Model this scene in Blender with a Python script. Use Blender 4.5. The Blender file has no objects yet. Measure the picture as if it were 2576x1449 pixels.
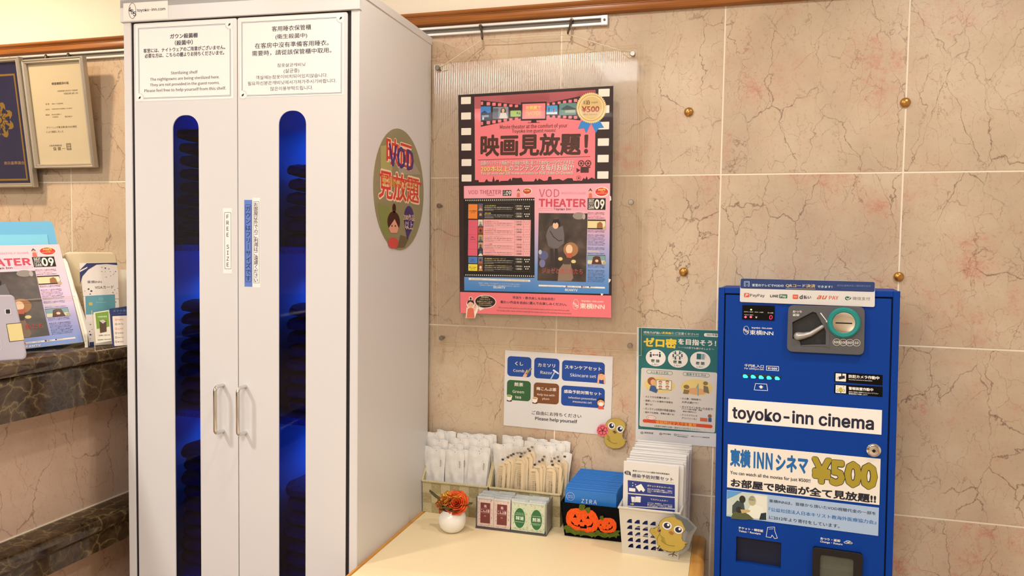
import bpy, bmesh, math, random
from mathutils import Vector, Matrix
from mathutils.geometry import tessellate_polygon
random.seed(7)
S = bpy.context.scene
COL = S.collection

# ------------------------------------------------------------------ camera
FPX, YAW, PITCH, ROLL = 1905.4, 0.275902, -0.0513606, 0.0152121
CAMPOS = Vector((0.754974, -1.986109, -0.248228))
W, H = 2576, 1449
_f = Vector((-math.sin(YAW)*math.cos(PITCH), math.cos(YAW)*math.cos(PITCH), math.sin(PITCH)))
_r0 = Vector((math.cos(YAW), math.sin(YAW), 0)); _u0 = _r0.cross(_f)
CR = _r0*math.cos(ROLL) + _u0*math.sin(ROLL)
CU = _u0*math.cos(ROLL) - _r0*math.sin(ROLL)
CF = _f
cd = bpy.data.cameras.new('camera'); cam = bpy.data.objects.new('camera', cd); COL.objects.link(cam)
cd.sensor_width = 36; cd.lens = 36*FPX/W; cd.clip_start = 0.02; cd.clip_end = 50
mw = Matrix((( CR.x, CU.x, -CF.x, CAMPOS.x), (CR.y, CU.y, -CF.y, CAMPOS.y), (CR.z, CU.z, -CF.z, CAMPOS.z), (0,0,0,1)))
cam.matrix_world = mw; S.camera = cam

# ------------------------------------------------------------------ world, exposure, lamps
S.view_settings.view_transform = 'Standard'; S.view_settings.look = 'None'
S.view_settings.gamma = 1; S.view_settings.use_curve_mapping = False
S.view_settings.exposure = -0.02
wd = bpy.data.worlds.new('world'); S.world = wd; wd.use_nodes = True
wd.node_tree.nodes['Background'].inputs[0].default_value = (1, .96, .92, 1)
wd.node_tree.nodes['Background'].inputs[1].default_value = 0.3
S.cycles.max_bounces = 8; S.cycles.transparent_max_bounces = 24
S.cycles.sample_clamp_indirect = 4
S.cycles.use_denoising = True
CEIL = 0.75; FLOOR = -1.70

# ------------------------------------------------------------------ helpers
def root_loc(o):
    v = Vector((0,0,0))
    while o is not None:
        v += o.location; o = o.parent
    return v
def tag(o, label=None, cat=None, group=None, kind=None):
    if label: o['label'] = label
    if cat: o['category'] = cat
    if group: o['group'] = group
    if kind: o['kind'] = kind
    return o
def thing(name, loc, label, cat, group=None, parent=None):
    o = bpy.data.objects.new(name, None); o.empty_display_size = .02; COL.objects.link(o)
    o.location = loc
    return tag(o, label, cat, group)
def srgb(h):
    if isinstance(h, (tuple, list)): return tuple(h)
    h = h.lstrip('#'); c = [int(h[i:i+2], 16)/255 for i in (0,2,4)]
    return tuple(x/12.92 if x <= .04045 else ((x+.055)/1.055)**2.4 for x in c)
_M = {}
def mat(name, color='#ffffff', rough=.5, metal=0, emit=None, es=1, spec=.5, coat=0, bump=None, trans=0, ior=1.45, alpha=1):
    if name in _M: return _M[name]
    m = bpy.data.materials.new(name); m.use_nodes = True; _M[name] = m
    n = m.node_tree.nodes; b = n['Principled BSDF']
    b.inputs['Base Color'].default_value = (*srgb(color), 1)
    b.inputs['Roughness'].default_value = rough; b.inputs['Metallic'].default_value = metal
    b.inputs['Specular IOR Level'].default_value = spec; b.inputs['Coat Weight'].default_value = coat
    b.inputs['Coat Roughness'].default_value = .08
    b.inputs['Transmission Weight'].default_value = trans; b.inputs['IOR'].default_value = ior
    b.inputs['Alpha'].default_value = alpha
    if emit:
        b.inputs['Emission Color'].default_value = (*srgb(emit), 1); b.inputs['Emission Strength'].default_value = es
    if bump:
        sc, st, dist = bump
        t = n.new('ShaderNodeTexCoord'); z = n.new('ShaderNodeTexNoise'); z.inputs['Scale'].default_value = sc
        z.inputs['Detail'].default_value = 4
        bp = n.new('ShaderNodeBump'); bp.inputs['Strength'].default_value = st; bp.inputs['Distance'].default_value = dist
        L = m.node_tree.links; L.new(t.outputs['Object'], z.inputs['Vector']); L.new(z.outputs['Fac'], bp.inputs['Height']); L.new(bp.outputs[0], b.inputs['Normal'])
    return m
def ink(h, rough=.55): return mat('ink_'+h.strip('#')+('' if rough == .55 else '_g'), h, rough)
def noise_mat(name, c1, c2, scale=8, detail=4, rough=.5, stretch=(1,1,1), lo=.35, hi=.65, bump=0, spec=.5, c3=None):
    if name in _M: return _M[name]
    m = mat(name, c1, rough, spec=spec); n = m.node_tree.nodes; L = m.node_tree.links
    t = n.new('ShaderNodeTexCoord'); mp = n.new('ShaderNodeMapping'); mp.inputs['Scale'].default_value = stretch
    z = n.new('ShaderNodeTexNoise'); z.inputs['Scale'].default_value = scale; z.inputs['Detail'].default_value = detail
    r = n.new('ShaderNodeValToRGB'); r.color_ramp.elements[0].position = lo; r.color_ramp.elements[1].position = hi
    r.color_ramp.elements[0].color = (*srgb(c1), 1); r.color_ramp.elements[1].color = (*srgb(c2), 1)
    if c3:
        e = r.color_ramp.elements.new((lo+hi)/2); e.color = (*srgb(c3), 1)
    L.new(t.outputs['Object'], mp.inputs[0]); L.new(mp.outputs[0], z.inputs['Vector']); L.new(z.outputs['Fac'], r.inputs[0])
    L.new(r.outputs[0], n['Principled BSDF'].inputs['Base Color'])
    if bump:
        bp = n.new('ShaderNodeBump'); bp.inputs['Strength'].default_value = .5; bp.inputs['Distance'].default_value = bump
        L.new(z.outputs['Fac'], bp.inputs['Height']); L.new(bp.outputs[0], n['Principled BSDF'].inputs['Normal'])
    return m
def clear_mat(name, tint='#f4f6f4', gloss=.05, haze=0, hazecol='#cfc8b8', ior=1.45, boost=1.0):
    if name in _M: return _M[name]
    m = bpy.data.materials.new(name); m.use_nodes = True; _M[name] = m
    n = m.node_tree.nodes; L = m.node_tree.links; n.clear()
    o = n.new('ShaderNodeOutputMaterial'); tr = n.new('ShaderNodeBsdfTransparent'); tr.inputs[0].default_value = (*srgb(tint), 1)
    gl = n.new('ShaderNodeBsdfGlossy'); gl.inputs['Roughness'].default_value = gloss
    fr = n.new('ShaderNodeFresnel'); fr.inputs[0].default_value = ior
    mu = n.new('ShaderNodeMath'); mu.operation = 'MULTIPLY'; mu.inputs[1].default_value = boost; mu.use_clamp = True
    ge = n.new('ShaderNodeNewGeometry'); bf = n.new('ShaderNodeMath'); bf.operation = 'SUBTRACT'; bf.inputs[0].default_value = 1; L.new(ge.outputs['Backfacing'], bf.inputs[1])
    m0 = n.new('ShaderNodeMath'); m0.operation = 'MULTIPLY'; L.new(fr.outputs[0], m0.inputs[0]); L.new(bf.outputs[0], m0.inputs[1])
    L.new(m0.outputs[0], mu.inputs[0])
    base = tr
    if haze:
        df = n.new('ShaderNodeBsdfDiffuse'); df.inputs[0].default_value = (*srgb(hazecol), 1)
        mh = n.new('ShaderNodeMixShader'); mh.inputs[0].default_value = haze
        L.new(tr.outputs[0], mh.inputs[1]); L.new(df.outputs[0], mh.inputs[2]); base = mh
    mx = n.new('ShaderNodeMixShader'); L.new(mu.outputs[0], mx.inputs[0]); L.new(base.outputs[0], mx.inputs[1]); L.new(gl.outputs[0], mx.inputs[2])
    L.new(mx.outputs[0], o.inputs[0]); return m

class MB:
    def __init__(s): s.v = []; s.f = []; s.fm = []; s.mats = []
    def mi(s, m):
        if m not in s.mats: s.mats.append(m)
        return s.mats.index(m)
    def add(s, vs, fs, m):
        b = len(s.v); s.v += [tuple(v) for v in vs]; k = s.mi(m)
        for f in fs: s.f.append([b+i for i in f]); s.fm.append(k)
        return s
    def box(s, x0, y0, z0, x1, y1, z1, m): return s.obox(Vector((0,0,0)), Vector((1,0,0)), Vector((0,1,0)), Vector((0,0,1)), x0, y0, z0, x1, y1, z1, m)
    def obox(s, o, a, b, c, a0, b0, c0, a1, b1, c1, m):
        P = [o + a*i + b*j + c*k for k in (c0, c1) for j in (b0, b1) for i in (a0, a1)]
        return s.add(P, [(0,2,3,1), (4,5,7,6), (0,1,5,4), (2,6,7,3), (0,4,6,2), (1,3,7,5)], m)
    def poly(s, pts, m): return s.add(pts, [list(range(len(pts)))], m)
    def prism(s, outer, off, m, holes=(), side=None):
        loops = [list(outer)] + [list(h) for h in holes]
        tri = tessellate_polygon([[Vector(p) for p in l] for l in loops])
        fl = [Vector(p) for l in loops for p in l]; n = len(fl)
        s.add(fl + [p + off for p in fl], [t for t in tri] + [tuple(n+i for i in reversed(t)) for t in tri], m)
        b = len(s.v) - 2*n; k = s.mi(side or m); q = 0
        for l in loops:
            L = len(l)
            for i in range(L):
                j = (i+1) % L; s.f.append([b+q+i, b+q+j, b+n+q+j, b+n+q+i]); s.fm.append(k)
            q += L
        return s
    def tube(s, path, r, m, n=8, closed=False, caps=True):
        path = [Vector(p) for p in path]; N = len(path); rs = r if isinstance(r, (list, tuple)) else [r]*N
        rings = []; prev = None
        for i, p in enumerate(path):
            a = path[(i-1) % N] if (closed or i) else path[0]; b = path[(i+1) % N] if (closed or i < N-1) else path[-1]
            t = (b-a).normalized()
            if prev is None:
                x = t.orthogonal().normalized()
            else:
                x = (prev - t*prev.dot(t)).normalized()
            prev = x; y = t.cross(x)
            rings.append([p + (x*math.cos(2*math.pi*k/n) + y*math.sin(2*math.pi*k/n))*rs[i] for k in range(n)])
        vs = [v for q in rings for v in q]; fs = []
        for i in range(N if closed else N-1):
            j = (i+1) % N
            for k in range(n): fs.append((i*n+k, i*n+(k+1) % n, j*n+(k+1) % n, j*n+k))
        if caps and not closed: fs += [list(range(n))[::-1], [(N-1)*n+k for k in range(n)]]
        return s.add(vs, fs, m)
    def lathe(s, c, prof, m, n=24, ax=Vector((0,0,1)), cap=True):
        ax = ax.normalized(); x = ax.orthogonal().normalized(); y = ax.cross(x); c = Vector(c)
        vs = [c + ax*z + (x*math.cos(2*math.pi*k/n) + y*math.sin(2*math.pi*k/n))*r for r, z in prof for k in range(n)]
        fs = [(i*n+k, i*n+(k+1) % n, (i+1)*n+(k+1) % n, (i+1)*n+k) for i in range(len(prof)-1) for k in range(n)]
        if cap: fs += [list(range(n))[::-1], [(len(prof)-1)*n+k for k in range(n)]]
        return s.add(vs, fs, m)
    def grid(s, fn, nu, nv, m, closed_u=False):
        vs = [fn(i/(nu if closed_u else nu-1) if nu > 1 else 0, j/(nv-1)) for j in range(nv) for i in range(nu)]
        fs = []
        for j in range(nv-1):
            for i in range(nu if closed_u else nu-1):
                k = (i+1) % nu; fs.append((j*nu+i, j*nu+k, (j+1)*nu+k, (j+1)*nu+i))
        return s.add(vs, fs, m)
    def build(s, name, parent=None, smooth=False, bevel=0, seg=2, label=None, kind=None, cat=None, group=None, sub=0, solid=0, fix=True, origin=None):
        if not s.v: return None
        base = root_loc(parent) if parent is not None else Vector((0,0,0))
        loc = Vector((0,0,0))
        if parent is None:
            n = len(s.v); loc = Vector(origin) if origin is not None else Vector((sum(v[0] for v in s.v)/n, sum(v[1] for v in s.v)/n, min(v[2] for v in s.v)))
        me = bpy.data.meshes.new(name); o = loc + base
        me.from_pydata([(v[0]-o.x, v[1]-o.y, v[2]-o.z) for v in s.v], [], s.f)
        for m in s.mats: me.materials.append(m)
        me.polygons.foreach_set('material_index', s.fm)
        me.update()
        if fix:
            bm = bmesh.new(); bm.from_mesh(me)
            if bevel: bmesh.ops.remove_doubles(bm, verts=bm.verts, dist=1e-6)
            bmesh.ops.recalc_face_normals(bm, faces=bm.faces); bm.to_mesh(me); bm.free()
        ob = bpy.data.objects.new(name, me); COL.objects.link(ob); ob.location = loc
        if parent is not None: ob.parent = parent
        if smooth:
            me.polygons.foreach_set('use_smooth', [True]*len(me.polygons)); me.set_sharp_from_angle(angle=math.radians(40))
        if solid:
            q = ob.modifiers.new('s', 'SOLIDIFY'); q.thickness = solid
        if bevel:
            q = ob.modifiers.new('b', 'BEVEL'); q.width = bevel; q.segments = seg; q.limit_method = 'ANGLE'; q.angle_limit = math.radians(35)
        if sub:
            q = ob.modifiers.new('u', 'SUBSURF'); q.levels = sub; q.render_levels = sub
        return tag(ob, label, cat, group, kind)

# a plane in the room: origin, right vector, up vector, outward normal; px() finds where a picture point lies on it
class Plane:
    def __init__(s, o, u, v):
        s.o = Vector(o); s.u = Vector(u).normalized(); s.v = (Vector(v) - s.u*Vector(v).dot(s.u)).normalized(); s.n = s.u.cross(s.v)
    def at(s, a, b, off=0): return s.o + s.u*a + s.v*b + s.n*off
    def uv(s, px, py):
        d = CR*(px-W/2)/FPX - CU*(py-H/2)/FPX + CF
        t = (s.o-CAMPOS).dot(s.n)/d.dot(s.n); P = CAMPOS + d*t - s.o
        return (P.dot(s.u), P.dot(s.v))
    def px(s, x, y, off=0): return s.at(*s.uv(x, y), off)
# text outlines
_fc = bpy.data.curves.new('lettering_source', 'FONT'); _fc.resolution_u = 2; _fc.fill_mode = 'FRONT'
import os
_dir = os.path.join(bpy.utils.system_resource('DATAFILES'), 'fonts')
def _font(n):
    try: return bpy.data.fonts.load(os.path.join(_dir, n))      # Blender's own interface fonts
    except Exception: return _fc.font
_FB = _fc.font; _FC = _font('Noto Sans CJK Regular.woff2'); _FI = _font('Inter.woff2')
_fo = bpy.data.objects.new('lettering_source', _fc); COL.objects.link(_fo)
_T = {}; _CAP = {}
def _cap(f):
    if f not in _CAP:
        b = _fc.body; _fc.body = 'H'; dg = bpy.context.evaluated_depsgraph_get(); dg.update(); me = bpy.data.meshes.new_from_object(_fo.evaluated_get(dg))
        _CAP[f] = .70/max(.01, max(v.co.y for v in me.vertices)); bpy.data.meshes.remove(me); _fc.body = b
    return _CAP[f]
def glyphs(s, bold=0, res=2):
    bold = min(bold, 0)
    k = (s, bold)
    if k in _T: return _T[k]
    _fc.font = _FI if all(ch in "toyk-incemahlswf.TI0123456789 Fr" for ch in s) else (_FB if not s.isascii() else _FC)
    _fc.body = s; _fc.offset = 0; _fc.resolution_u = res
    dg = bpy.context.evaluated_depsgraph_get(); dg.update()
    me = bpy.data.meshes.new_from_object(_fo.evaluated_get(dg))
    k_ = 1 if _fc.font == _FB else _cap(_fc.font)
    fs = [tuple(p.vertices) for p in me.polygons]; par = list(range(len(me.vertices)))
    def find(i):
        while par[i] != i: par[i] = par[par[i]]; i = par[i]
        return i
    for f in fs:
        for q in f[1:]: par[find(q)] = find(f[0])
    ids = {}
    vs = [(v.co.x*k_, v.co.y*k_, (ids.setdefault(find(i), len(ids)) % 3)*4e-6) for i, v in enumerate(me.vertices)]   # overlapping strokes never share a plane
    bpy.data.meshes.remove(me); _T[k] = (vs, fs); return _T[k]
def embolden(vs, fs, b):
    if b <= 0: return vs, fs
    D = [(-b, 0), (b, 0)] if b < .013 else ([(-b, -b*.6), (b, -b*.6), (-b, b*.6), (b, b*.6)] if b < .03 else [(b*math.cos(q*math.pi/8), b*math.sin(q*math.pi/8)) for q in range(16)]+[(0, 0)])
    V, F = [], []
    for i, (dx, dy) in enumerate(D):
        n = len(V); V += [(x+dx, y+dy, e+i*6e-6) for x, y, e in vs]; F += [tuple(n+i for i in f) for f in fs]
    return V, F
def rrect(a0, b0, a1, b1, r, n=5):
    if a0 > a1: a0, a1 = a1, a0
    if b0 > b1: b0, b1 = b1, b0
    r = min(r, (a1-a0)/2, (b1-b0)/2); P = []
    for cx, cy, t in ((a1-r, b1-r, 0), (a0+r, b1-r, 90), (a0+r, b0+r, 180), (a1-r, b0+r, 270)):
        for i in range(n+1):
            q = math.radians(t+90*i/n); P.append((cx+r*math.cos(q), cy+r*math.sin(q)))
    return P
def ell(cx, cy, rx, ry, n=28, a0=0, a1=360):
    return [(cx+rx*math.cos(math.radians(a0+(a1-a0)*i/n)), cy+ry*math.sin(math.radians(a0+(a1-a0)*i/n))) for i in range(n if a1-a0 == 360 else n+1)]
class Art:
    """flat print on a plane; a view is (x0, y0, scale) of a picture region; coordinates in it fall on the plane."""
    def __init__(s, plane, view=None, base=.0004, step=.00012, place=None):
        s.p = plane; s.view = view or (0, 0, 1); s.base = base; s.step = step; s.mb = MB(); s.place = place
    def __call__(s, x, y):
        x0, y0, k = s.view; return s.p.uv(x0+x/k, y0+y/k)
    def at(s, a, b, off): return s.place(a, b, off) if s.place else s.p.at(a, b, off)
    def uvpoly(s, pts, m, l=0, holes=()):
        loops = [list(pts)] + [list(h) for h in holes]
        tri = tessellate_polygon([[Vector((a, b, 0)) for a, b in q] for q in loops])
        s.mb.add([s.at(a, b, s.base+s.step*l) for q in loops for a, b in q], tri, m)
    def poly(s, pts, m, l=0): s.uvpoly([s(*q) for q in pts], m, l)
    def rect(s, x0, y0, x1, y1, m, l=0, r=0, line=0):
        a0, b0 = s(x0, y0); a1, b1 = s(x1, y1)
        if r: r *= abs(s(x0+1, y0)[0]-a0)
        if line:
            line *= abs(s(x0+1, y0)[0]-a0)
            if a0 > a1: a0, a1 = a1, a0
            if b0 > b1: b0, b1 = b1, b0
            o = rrect(a0, b0, a1, b1, r or 1e-5); i = rrect(a0+line, b0+line, a1-line, b1-line, max((r or 0)-line, 1e-5))
            s.uvpoly(o, m, l, [i]); return
        s.uvpoly(rrect(a0, b0, a1, b1, r) if r else [(a0, b0), (a1, b0), (a1, b1), (a0, b1)], m, l)
    def oval(s, x0, y0, x1, y1, m, l=0, line=0, n=28):
        a0, b0 = s(x0, y0); a1, b1 = s(x1, y1); c = ((a0+a1)/2, (b0+b1)/2); rx, ry = abs(a1-a0)/2, abs(b1-b0)/2
        if line:
            line *= abs(s(x0+1, y0)[0]-a0); s.uvpoly(ell(*c, rx, ry, n), m, l, [ell(*c, rx-line, ry-line, n)])
        else: s.uvpoly(ell(*c, rx, ry, n), m, l)
    def line(s, pts, w, m, l=0, closed=False):
        P = [Vector(s(*q)) for q in pts]; w = w*abs(s(pts[0][0]+1, pts[0][1])[0]-P[0].x)/2
        if closed: P.append(P[0])
        for a, b in zip(P, P[1:]):
            d = (b-a)
            if d.length < 1e-9: continue
            d.normalize(); n = Vector((-d.y, d.x))*w; e = d*w*.5
            s.mb.add([s.at(*q, s.base+s.step*l) for q in (a-n-e, b-n+e, b+n+e, a+n-e)], [(0,1,2,3)], m)
    def text(s, t, x0, y0, x1, y1, m, l=1, bold=0, rot=0, slant=0, flip=False):
        vs, fs = glyphs(t, min(bold, 0))
        if not vs: return
        vs, fs = embolden(vs, fs, bold)
        if rot == 90: vs = [(-y, x, e) for x, y, e in vs]
        elif rot == -90: vs = [(y, -x, e) for x, y, e in vs]
        elif rot == 180 or flip: vs = [(-x, -y, e) for x, y, e in vs]
        if slant: vs = [(x+slant*y, y, e) for x, y, e in vs]
        xs = [v[0] for v in vs]; ys = [v[1] for v in vs]; X0, X1, Y0, Y1 = min(xs), max(xs), min(ys), max(ys)
        # (x0, y0, x1, y1) bounds the line of print as it shows; its slope in the view comes from the plane
        p, q = s(x0, y0), s(x0, y0+10); r = s(x1, y0); k = (p[1]-r[1])/(q[1]-p[1])*10 if q[1] != p[1] else 0
        k = -k; sl = -k
        if sl > 0: y1 = y1-sl if y1-sl > y0 else y1
        else: y0 = y0-sl if y0-sl < y1 else y0
        a0, b0 = s(x0, y0); b1 = s(x0, y1)[1]; a1 = s(x1, y0+sl)[0]
        kx = abs(a1-a0)/max(X1-X0, 1e-6); ky = abs(b0-b1)/max(Y1-Y0, 1e-6)
        if ky < .80*kx:
            c, h = (b0+b1)/2, .88*kx*(Y1-Y0)/2*(1 if b0 > b1 else -1); b0, b1 = c+h, c-h
        s.mb.add([s.at(a0+(x-X0)/max(X1-X0, 1e-6)*(a1-a0), b1+(y-Y0)/max(Y1-Y0, 1e-6)*(b0-b1), s.base+s.step*l+e) for x, y, e in vs], fs, m)
    def vtext(s, t, x0, y0, x1, y1, m, l=1, bold=0, narrow=''):
        n = len(t); a0, b0 = s(x0, y0); a1, b1 = s(x1, y1); h = (b0-b1)/n
        for i, ch in enumerate(t):
            if ch == ' ': continue
            rot = ch in 'ー（）()'
            vs, fs = glyphs(ch, 0); vs, fs = embolden(vs, fs, bold)
            xs = [v[0] for v in vs]; ys = [v[1] for v in vs]; k = min(h*1.02, abs(a1-a0))/.92
            cx, cy = (max(xs)+min(xs))/2, (.38 if not ch.isascii() else .34)
            if ch in '（）()': cx, cy = (max(xs)+min(xs))/2, .36
            ca, cb = (a0+a1)/2, b0-h*(i+.5)
            P = []
            for x, y, e in vs:
                x -= cx; y -= cy
                if rot: x, y = y, -x
                P.append(s.at(ca+x*k, cb+y*k, s.base+s.step*l+e))
            s.mb.add(P, fs, m)
    def lines(s, x0, y0, x1, y1, n, m, l=1, seed=0, chars='新作映画情報を毎月お届け人気の作品が見放題'):
        """n rows of small print"""
        for i in range(n):
            t = ''.join(random.choice(chars) for _ in range(max(6, int((x1-x0)/((y1-y0)/n)*1.0))))
            h = (y1-y0)/n; s.text(t, x0, y0+h*i, x1-(random.random()*.1*(x1-x0)), y0+h*(i+.62), m, l)
    def build(s, name, parent, label=None, kind=None):
        r = s.mb.build(name, parent, label=label, kind=kind, fix=False); s.mb = MB(); return r
def sheet(name, plane, a0, b0, a1, b1, t, m, label, cat, off=0, group=None, r=0, parent=None):
    b = MB(); P = rrect(a0, b0, a1, b1, r) if r else [(a0, b0), (a1, b0), (a1, b1), (a0, b1)]
    b.prism([plane.at(x, y, off) for x, y in P], plane.n*t, m)
    return b.build(name, parent, label=label, cat=cat, group=group)
def copy_tree(o, loc, rz=0, parent=None):
    c = o.copy(); COL.objects.link(c); c.location = loc; c.rotation_euler = (0, 0, rz)
    if parent is not None: c.parent = parent
    for ch in list(o.children):
        d = ch.copy(); COL.objects.link(d); d.parent = c
        for g in ch.children:
            e = g.copy(); COL.objects.link(e); e.parent = d
    return c
# ------------------------------------------------------------------ stone, wood, metal
def stone(name, pale, c_vein, pink, vs=7.0, dark=False):
    if name in _M: return _M[name]
    m = bpy.data.materials.new(name); m.use_nodes = True; _M[name] = m
    n = m.node_tree.nodes; L = m.node_tree.links; b = n['Principled BSDF']
    t = n.new('ShaderNodeTexCoord'); oi = n.new('ShaderNodeObjectInfo')
    mul = n.new('ShaderNodeMath'); mul.operation = 'MULTIPLY'; mul.inputs[1].default_value = 37.0
    L.new(oi.outputs['Random'], mul.inputs[0])
    ad = n.new('ShaderNodeVectorMath'); ad.operation = 'ADD'; L.new(t.outputs['Object'], ad.inputs[0]); L.new(mul.outputs[0], ad.inputs[1])
    def noise(sc, det=3, src=None, rough=.55):
        z = n.new('ShaderNodeTexNoise'); z.inputs['Scale'].default_value = sc; z.inputs['Detail'].default_value = det; z.inputs['Roughness'].default_value = rough
        L.new((src or ad).outputs[0], z.inputs['Vector']); return z
    def warp(src, sc, amp, det=2):
        z = noise(sc, det, src); s1 = n.new('ShaderNodeVectorMath'); s1.operation = 'SUBTRACT'; s1.inputs[1].default_value = (.5,.5,.5)
        L.new(z.outputs['Color'], s1.inputs[0]); s2 = n.new('ShaderNodeVectorMath'); s2.operation = 'SCALE'; s2.inputs['Scale'].default_value = amp
        L.new(s1.outputs[0], s2.inputs[0]); s3 = n.new('ShaderNodeVectorMath'); s3.operation = 'ADD'; L.new(src.outputs[0], s3.inputs[0]); L.new(s2.outputs[0], s3.inputs[1]); return s3
    def ramp(src, stops, out=0):
        r = n.new('ShaderNodeValToRGB'); e = r.color_ramp.elements
        e[0].position, e[1].position = stops[0][0], stops[-1][0]; e[0].color = (*srgb(stops[0][1]), 1); e[1].color = (*srgb(stops[-1][1]), 1)
        for p, c in stops[1:-1]: q = e.new(p); q.color = (*srgb(c), 1)
        L.new(src.outputs[out], r.inputs[0]); return r
    def mix(f, a, c2, mode='MIX'):
        x = n.new('ShaderNodeMix'); x.data_type = 'RGBA'; x.blend_type = mode
        L.new(f.outputs[0], x.inputs[0])
        if isinstance(a, str): x.inputs[6].default_value = (*srgb(a), 1)
        else: L.new(a, x.inputs[6])
        if isinstance(c2, str): x.inputs[7].default_value = (*srgb(c2), 1)
        else: L.new(c2, x.inputs[7])
        return x
    K, Wh = '#000000', '#ffffff'
    if not dark:
        w = warp(warp(ad, 5, .10, 3), 42, .024, 5)
        # stretch veins vertically
        mp = n.new('ShaderNodeMapping'); mp.inputs['Scale'].default_value = (1, 1, .42); L.new(w.outputs[0], mp.inputs[0])
        v1 = n.new('ShaderNodeTexVoronoi'); v1.feature = 'DISTANCE_TO_EDGE'; v1.inputs['Scale'].default_value = vs; L.new(mp.outputs[0], v1.inputs['Vector'])
        v2 = n.new('ShaderNodeTexVoronoi'); v2.feature = 'DISTANCE_TO_EDGE'; v2.inputs['Scale'].default_value = vs*2.6; L.new(mp.outputs[0], v2.inputs['Vector'])
        r1 = ramp(v1, [(0, '#e8e8e8'), (.004, '#a8a8a8'), (.011, K)]); r2 = ramp(v2, [(0, '#c0c0c0'), (.016, K)])
        k1 = ramp(noise(6, 5), [(.38, K), (.54, Wh)]); k2 = ramp(noise(12, 4), [(.40, K), (.52, Wh)])
        m1 = n.new('ShaderNodeMath'); m1.operation = 'MULTIPLY'; L.new(r1.outputs[0], m1.inputs[0]); L.new(k1.outputs[0], m1.inputs[1])
        m2 = n.new('ShaderNodeMath'); m2.operation = 'MULTIPLY'; L.new(r2.outputs[0], m2.inputs[0]); L.new(k2.outputs[0], m2.inputs[1])
        base = ramp(noise(5, 6), [(.3, pale[0]), (.5, pale[1]), (.72, pale[2])])
        pk = ramp(noise(5.5, 10, None, .82), [(.46, K), (.57, '#606060'), (.70, '#e8e8e8')])
        c = mix(pk, base.outputs[0], pink)
        fl = ramp(noise(110, 5, None, .8), [(.34, '#c0aea0'), (.44, Wh), (.70, '#ffffff')])
        c = mix(n.new('ShaderNodeValue'), c.outputs[2], fl.outputs[0], 'MULTIPLY'); c.inputs[0].links[0].from_node.outputs[0].default_value = .35
        c = mix(m2, c.outputs[2], c_vein[1]); c = mix(m1, c.outputs[2], c_vein[0])
        L.new(c.outputs[2], b.inputs['Base Color'])
        b.inputs['Roughness'].default_value = .38; b.inputs['Specular IOR Level'].default_value = .35
        bp = n.new('ShaderNodeBump'); bp.inputs['Strength'].default_value = .12; bp.inputs['Distance'].default_value = .002
        z = noise(160, 2); L.new(z.outputs['Fac'], bp.inputs['Height']); L.new(bp.outputs[0], b.inputs['Normal'])
    else:
        w = warp(warp(ad, 9, .09, 3), 50, .022, 3)
        v1 = n.new('ShaderNodeTexVoronoi'); v1.feature = 'DISTANCE_TO_EDGE'; v1.inputs['Scale'].default_value = 24; L.new(w.outputs[0], v1.inputs['Vector'])
        v2 = n.new('ShaderNodeTexVoronoi'); v2.feature = 'DISTANCE_TO_EDGE'; v2.inputs['Scale'].default_value = 47; L.new(w.outputs[0], v2.inputs['Vector'])
        r1 = ramp(v1, [(0, Wh), (.035, '#808080'), (.13, K)]); r2 = ramp(v2, [(0, '#b0b0b0'), (.12, K)])
        k1 = ramp(noise(7, 3), [(.34, K), (.56, Wh)]); k3 = ramp(noise(6, 4), [(.64, K), (.72, Wh)])
        m1 = n.new('ShaderNodeMath'); m1.operation = 'MULTIPLY'; L.new(r1.outputs[0], m1.inputs[0]); L.new(k1.outputs[0], m1.inputs[1])
        m3 = n.new('ShaderNodeMath'); m3.operation = 'MULTIPLY'; L.new(r1.outputs[0], m3.inputs[0]); L.new(k3.outputs[0], m3.inputs[1])
        base = ramp(noise(14, 6), [(.3, pale[0]), (.5, pale[1]), (.75, pale[2])])
        c = mix(r2, base.outputs[0], c_vein[1]); c = mix(m1, c.outputs[2], c_vein[0]); c = mix(m3, c.outputs[2], pink)
        L.new(c.outputs[2], b.inputs['Base Color'])
        b.inputs['Roughness'].default_value = .14; b.inputs['Specular IOR Level'].default_value = .6
    return m
MARBLE = stone('beige_marble', ('#bca992', '#c8b59c', '#d3c2aa'), ('#64463c', '#86604f'), '#c2725e', 11)
PINKM = stone('rose_marble', ('#c4a792', '#cfb29c', '#dbc0ac'), ('#80604e', '#9a7562'), '#b98876', 9)
DARKM = stone('dark_marble', ('#1f150c', '#3c2b1a', '#5c4630'), ('#857350', '#594a30'), '#e0c9a0', dark=True)
WALLP = mat('white_wallpaper', '#f6efe2', .8, bump=(260, .3, .002))
GROUT = mat('pale_grout', '#efe4d2', .8)
WOODT = noise_mat('varnished_wood', '#8a5426', '#a86a34', 30, 3, .3, (.15, 2, 6))
ALU = mat('white_aluminium', '#e9e9ea', .3, .3)
STEEL = mat('steel', '#9a968f', .3, 1); CHROME = mat('chrome', '#d8d8d8', .08, 1)
CLEAR = clear_mat('clear_acrylic', '#fdfdfc', .03, boost=.15)
EDGE = clear_mat('acrylic_edge', '#f4ead8', .1, .35, '#f7eddd')
TXT = ink('#1b1b2a')

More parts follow.
